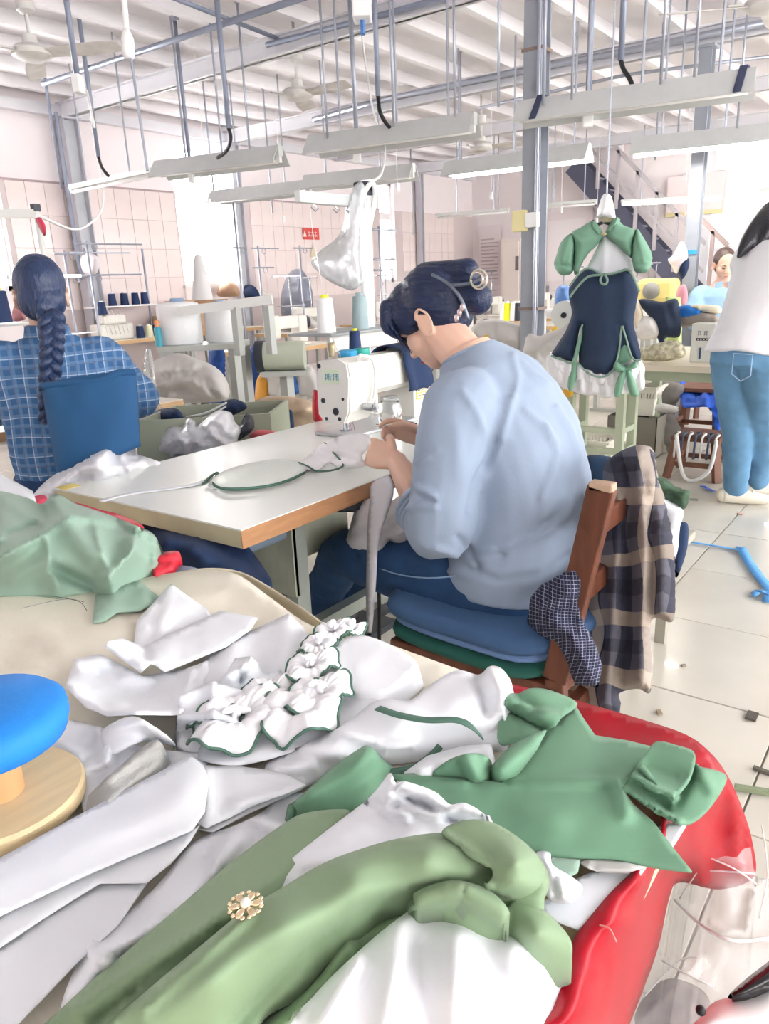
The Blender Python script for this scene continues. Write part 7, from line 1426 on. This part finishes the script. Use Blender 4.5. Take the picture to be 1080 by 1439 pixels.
puff('dark_reflection', [(892, 1439), (905, 1400), (940, 1375), (985, 1390), (1000, 1420), (990, 1455), (930, 1470)], mat('brown_reflection', '#4a3532', .5, var=.3, vscale=20), .10, .08, mode='z', sp=8, noise=(.02, 18.), label='brown lump imitating dark reflections in the clear plastic bag', cat='reflection', back=.9)  # solid brown shape stands in for dark reflections within the plastic
tw_ = thing('cutter_tool', 'black and white handled tool at the lower right corner', 'tool', atz(1020, 1420, .62)); a3 = atz(1100, 1365, .60)
puff('white_body', [(975, 1450), (985, 1428), (1003, 1408), (1030, 1400), (1060, 1392), (1095, 1378), (1100, 1450)], Mwhite, .58, .02, mode='z', sp=7, parent=tw_, noise=None); puff('black_handle', [(1022, 1402), (1040, 1382), (1065, 1362), (1098, 1340), (1104, 1372), (1075, 1392), (1045, 1402)], mat('gloss_black', '#1b1c20', .25), .60, .02, mode='z', sp=6, parent=tw_, noise=None)
a0 = atz(984, 1420, .60); MB().ell(a0, (.005, .005, .005), n=8).build('tip', Mblack, tw_, True)
MB().tube([a3, a3+A(.0, -.12, -.1), A(a3[0], a3[1]-.25, .0)], .012, 8).build('pole', Mblack, tw_, True)
# ================================================================== far wall: stairs, notices, cabinet, door
stc = thing('staircase', 'steel staircase with dark stringer against the far wall', 'staircase', (12.6, 4.4, 0))
Mstr = mat('stringer_dark', '#54566a', .6); p0, p1 = atx(828, 252, 12.5), atx(985, 425, 12.5)
for dx in (0, .35): MB().bar(p0+A(dx, .3, .25), p1+A(dx, -.3, -.35), .04, .30, up=(0, 0, 1)).build('stringer', Mstr, stc)
for k in range(11): q_ = p0+(p1-p0)*(k/10.); MB().bx((q_[0], q_[1]-.12, q_[2]-.0), (q_[0]+.38, q_[1]+.12, q_[2]+.03)).build('tread', mat('tread_grey', '#8d8f9a', .6), stc)
Mrail = mat('rail_grey', '#b6b1b6', .5)
for k in range(6): q_ = p0+(p1-p0)*(.08+.17*k); MB().bar(q_+A(-.03, 0, 0), q_+A(-.03, 0, .85), .05, .05).build('baluster', Mrail, stc)
MB().bar(p0+A(-.03, 0, .85), p1+A(-.03, 0, .85), .05, .06).build('handrail', Mrail, stc); MB().bar(p0+A(-.03, 0, .45), p1+A(-.03, 0, .45), .04, .04).build('mid_rail', Mrail, stc)
q0, q1 = atx(985, 308, 12.0), atx(1022, 345, 12.0); hr_ = thing('hand_rail', 'brown handrail rising behind the slim post', 'rail', (12.0, q0[1], 0)); MB().bar(q0, q1, .05, .06).build('rail', mat('brown_rail', '#a3918e', .5), hr_)
for f_ in (.45,): q_ = q0+(q1-q0)*f_; MB().bar(q_, (q_[0], q_[1], 0), .05, .05).build('baluster', mat('brown_rail', '#a3918e', .5), hr_)
MB().bar(q1, (q1[0], q1[1], 0), .05, .05).build('baluster', MATS['brown_rail'], hr_)
MB().bx(tuple(atx(930, 302, 12.95)-A(.02, 0, 0)), tuple(atx(1012, 245, 12.95)), 0)
yf = thing('wall_board', 'pale board with yellow lower frame on the far wall', 'board', atx(970, 300, 12.9)); a_, b_ = atx(935, 300, 12.9), atx(1018, 240, 12.9); MB().bx((12.9, b_[1], a_[2]), (12.93, a_[1], b_[2])).build('panel', mat('board_pale', '#efe2e2', .7), yf); MB().bx((12.88, b_[1], a_[2]-.06), (12.92, a_[1], a_[2])).build('frame', mat('frame_yellow', '#e2d7a4', .6), yf)
def notice(x, px0, py0, px1, py1, m, label, band=None, lines=8, wall='x', ink='#b0888a'):
    at = atx if wall == 'x' else aty; a, b = at(px0, py0, x), at(px1, py1, x); t_ = thing('wall_notice', label, 'notice', (a+b)/2)
    def slab(u0, v0, u1_, v1_, m_, d, nm):
        if wall == 'x': y0, y1 = a[1]+(b[1]-a[1])*u0, a[1]+(b[1]-a[1])*u1_; MB().bx((x-d, y1, a[2]+(b[2]-a[2])*v1_), (x-d+.004, y0, a[2]+(b[2]-a[2])*v0)).build(nm, m_, t_)
        else: x0_, x1_ = a[0]+(b[0]-a[0])*u0, a[0]+(b[0]-a[0])*u1_; MB().bx((x0_, x-d, a[2]+(b[2]-a[2])*v1_), (x1_, x-d+.004, a[2]+(b[2]-a[2])*v0)).build(nm, m_, t_)
    slab(0, 0, 1, 1, m, .01, 'sheet')
    if band: slab(0, 0, 1, .16, band, .014, 'header_band')
    for k in range(lines): v0 = .22+.72*k/lines; slab(.12, v0, .88 if k % 3 else .7, v0+.25/lines, mat('ink_'+ink[1:], ink, .8), .014, 'text_line')
    return t_
notice(12.95, 634, 318, 660, 385, mat('notice_pink', '#f6d9d0', .7), 'pink notice sheet with a red header on the far wall', mat('notice_red', '#e88080', .7)); notice(12.95, 672, 318, 704, 400, mat('notice_white', '#efe6e8', .7), 'large white ruled notice on the far wall', None, 12, ink='#c9b9bd')
rn = notice(WY-.02, 424, 320, 448, 337, mat('notice_bright_red', '#e0554f', .6), 'small red warning notice with white lettering on the tiled wall', None, 0, 'y')
a, b = aty(424, 320, WY-.045), aty(448, 337, WY-.045); wx, wz = b[0]-a[0], a[2]-b[2]; Mnw = mat('notice_lettering', '#f8e2de', .6)
g = MB(); g.prism([(.06, .25), (.28, .25), (.17, .75)], (a[0], WY-.04, b[2]), (wx, 0, 0), (0, 0, wz), (0, .003, 0)); g.build('warning_triangle', Mnw, rn)
for k in range(3):
    g = MB(); x0_ = .36+.2*k
    for (u0, v0, u1_, v1_) in ((0, .35, .15, .40), (0, .60, .15, .65), (.065, .25, .085, .75), (.0, .25, .02, .45), (.13, .25, .15, .45)): g.bx((a[0]+(x0_+u0)*wx, WY-.04, b[2]+v0*wz), (a[0]+(x0_+u1_)*wx, WY-.037, b[2]+v1_*wz))
    g.build('character', Mnw, rn)
a, b = aty(434, 342, WY-.02), aty(444, 362, WY-.02)
tg = thing('wall_notice', 'small pale triangle sticker below the red notice', 'notice', a); MB().prism([(0, 0), (1, 0), (.5, 1)], (a[0], WY-.03, b[2]), (b[0]-a[0], 0, 0), (0, 0, a[2]-b[2]), (0, .004, 0)).build('sheet', mat('sticker_pale', '#e0d2b8', .7), tg)
cb = thing('tall_cabinet', 'tall cream cabinet with a dark edge by the far wall', 'cabinet', (12.6, 6.4, 0)); a = atx(707, 336, 12.6); b = atx(735, 336, 12.6)
MB().bx((12.5, b[1], 0), (12.9, a[1], a[2])).build('body', mat('cabinet_cream', '#efe4de', .6), cb); MB().bx((12.48, b[1]+.03, .1), (12.5, a[1]-.05, a[2]-.06)).build('door', mat('cabinet_door', '#f3e9e2', .6), cb); h_ = atx(726, 370, 12.47); MB().bx((12.46, h_[1]-.03, h_[2]-.12), (12.48, h_[1]+.03, h_[2]+.12)).build('handle', mat('handle_dark', '#777074', .5), cb)
d1 = MB(); a = atx(663, 330, 12.95); b = atx(703, 330, 12.95); d1.bx((12.93, b[1]-.05, 0), (12.99, b[1]+.0, 2.1)).bx((12.93, a[1], 0), (12.99, a[1]+.05, 2.1)); 
door = struct(MB().bx((12.94, 5.15, 0), (12.995, 6.05, 2.35)), 'door_1', mat('door_pale', '#f3eaec', .6)); MB().bx((12.92, 5.25, 1.2), (12.94, 5.95, 2.2)).build('door_panel', mat('door_panel', '#f8f2f4', .5), door); MB().bx((12.90, 5.9, 1.02), (12.92, 5.95, 1.12)).build('handle', Msteel, door)
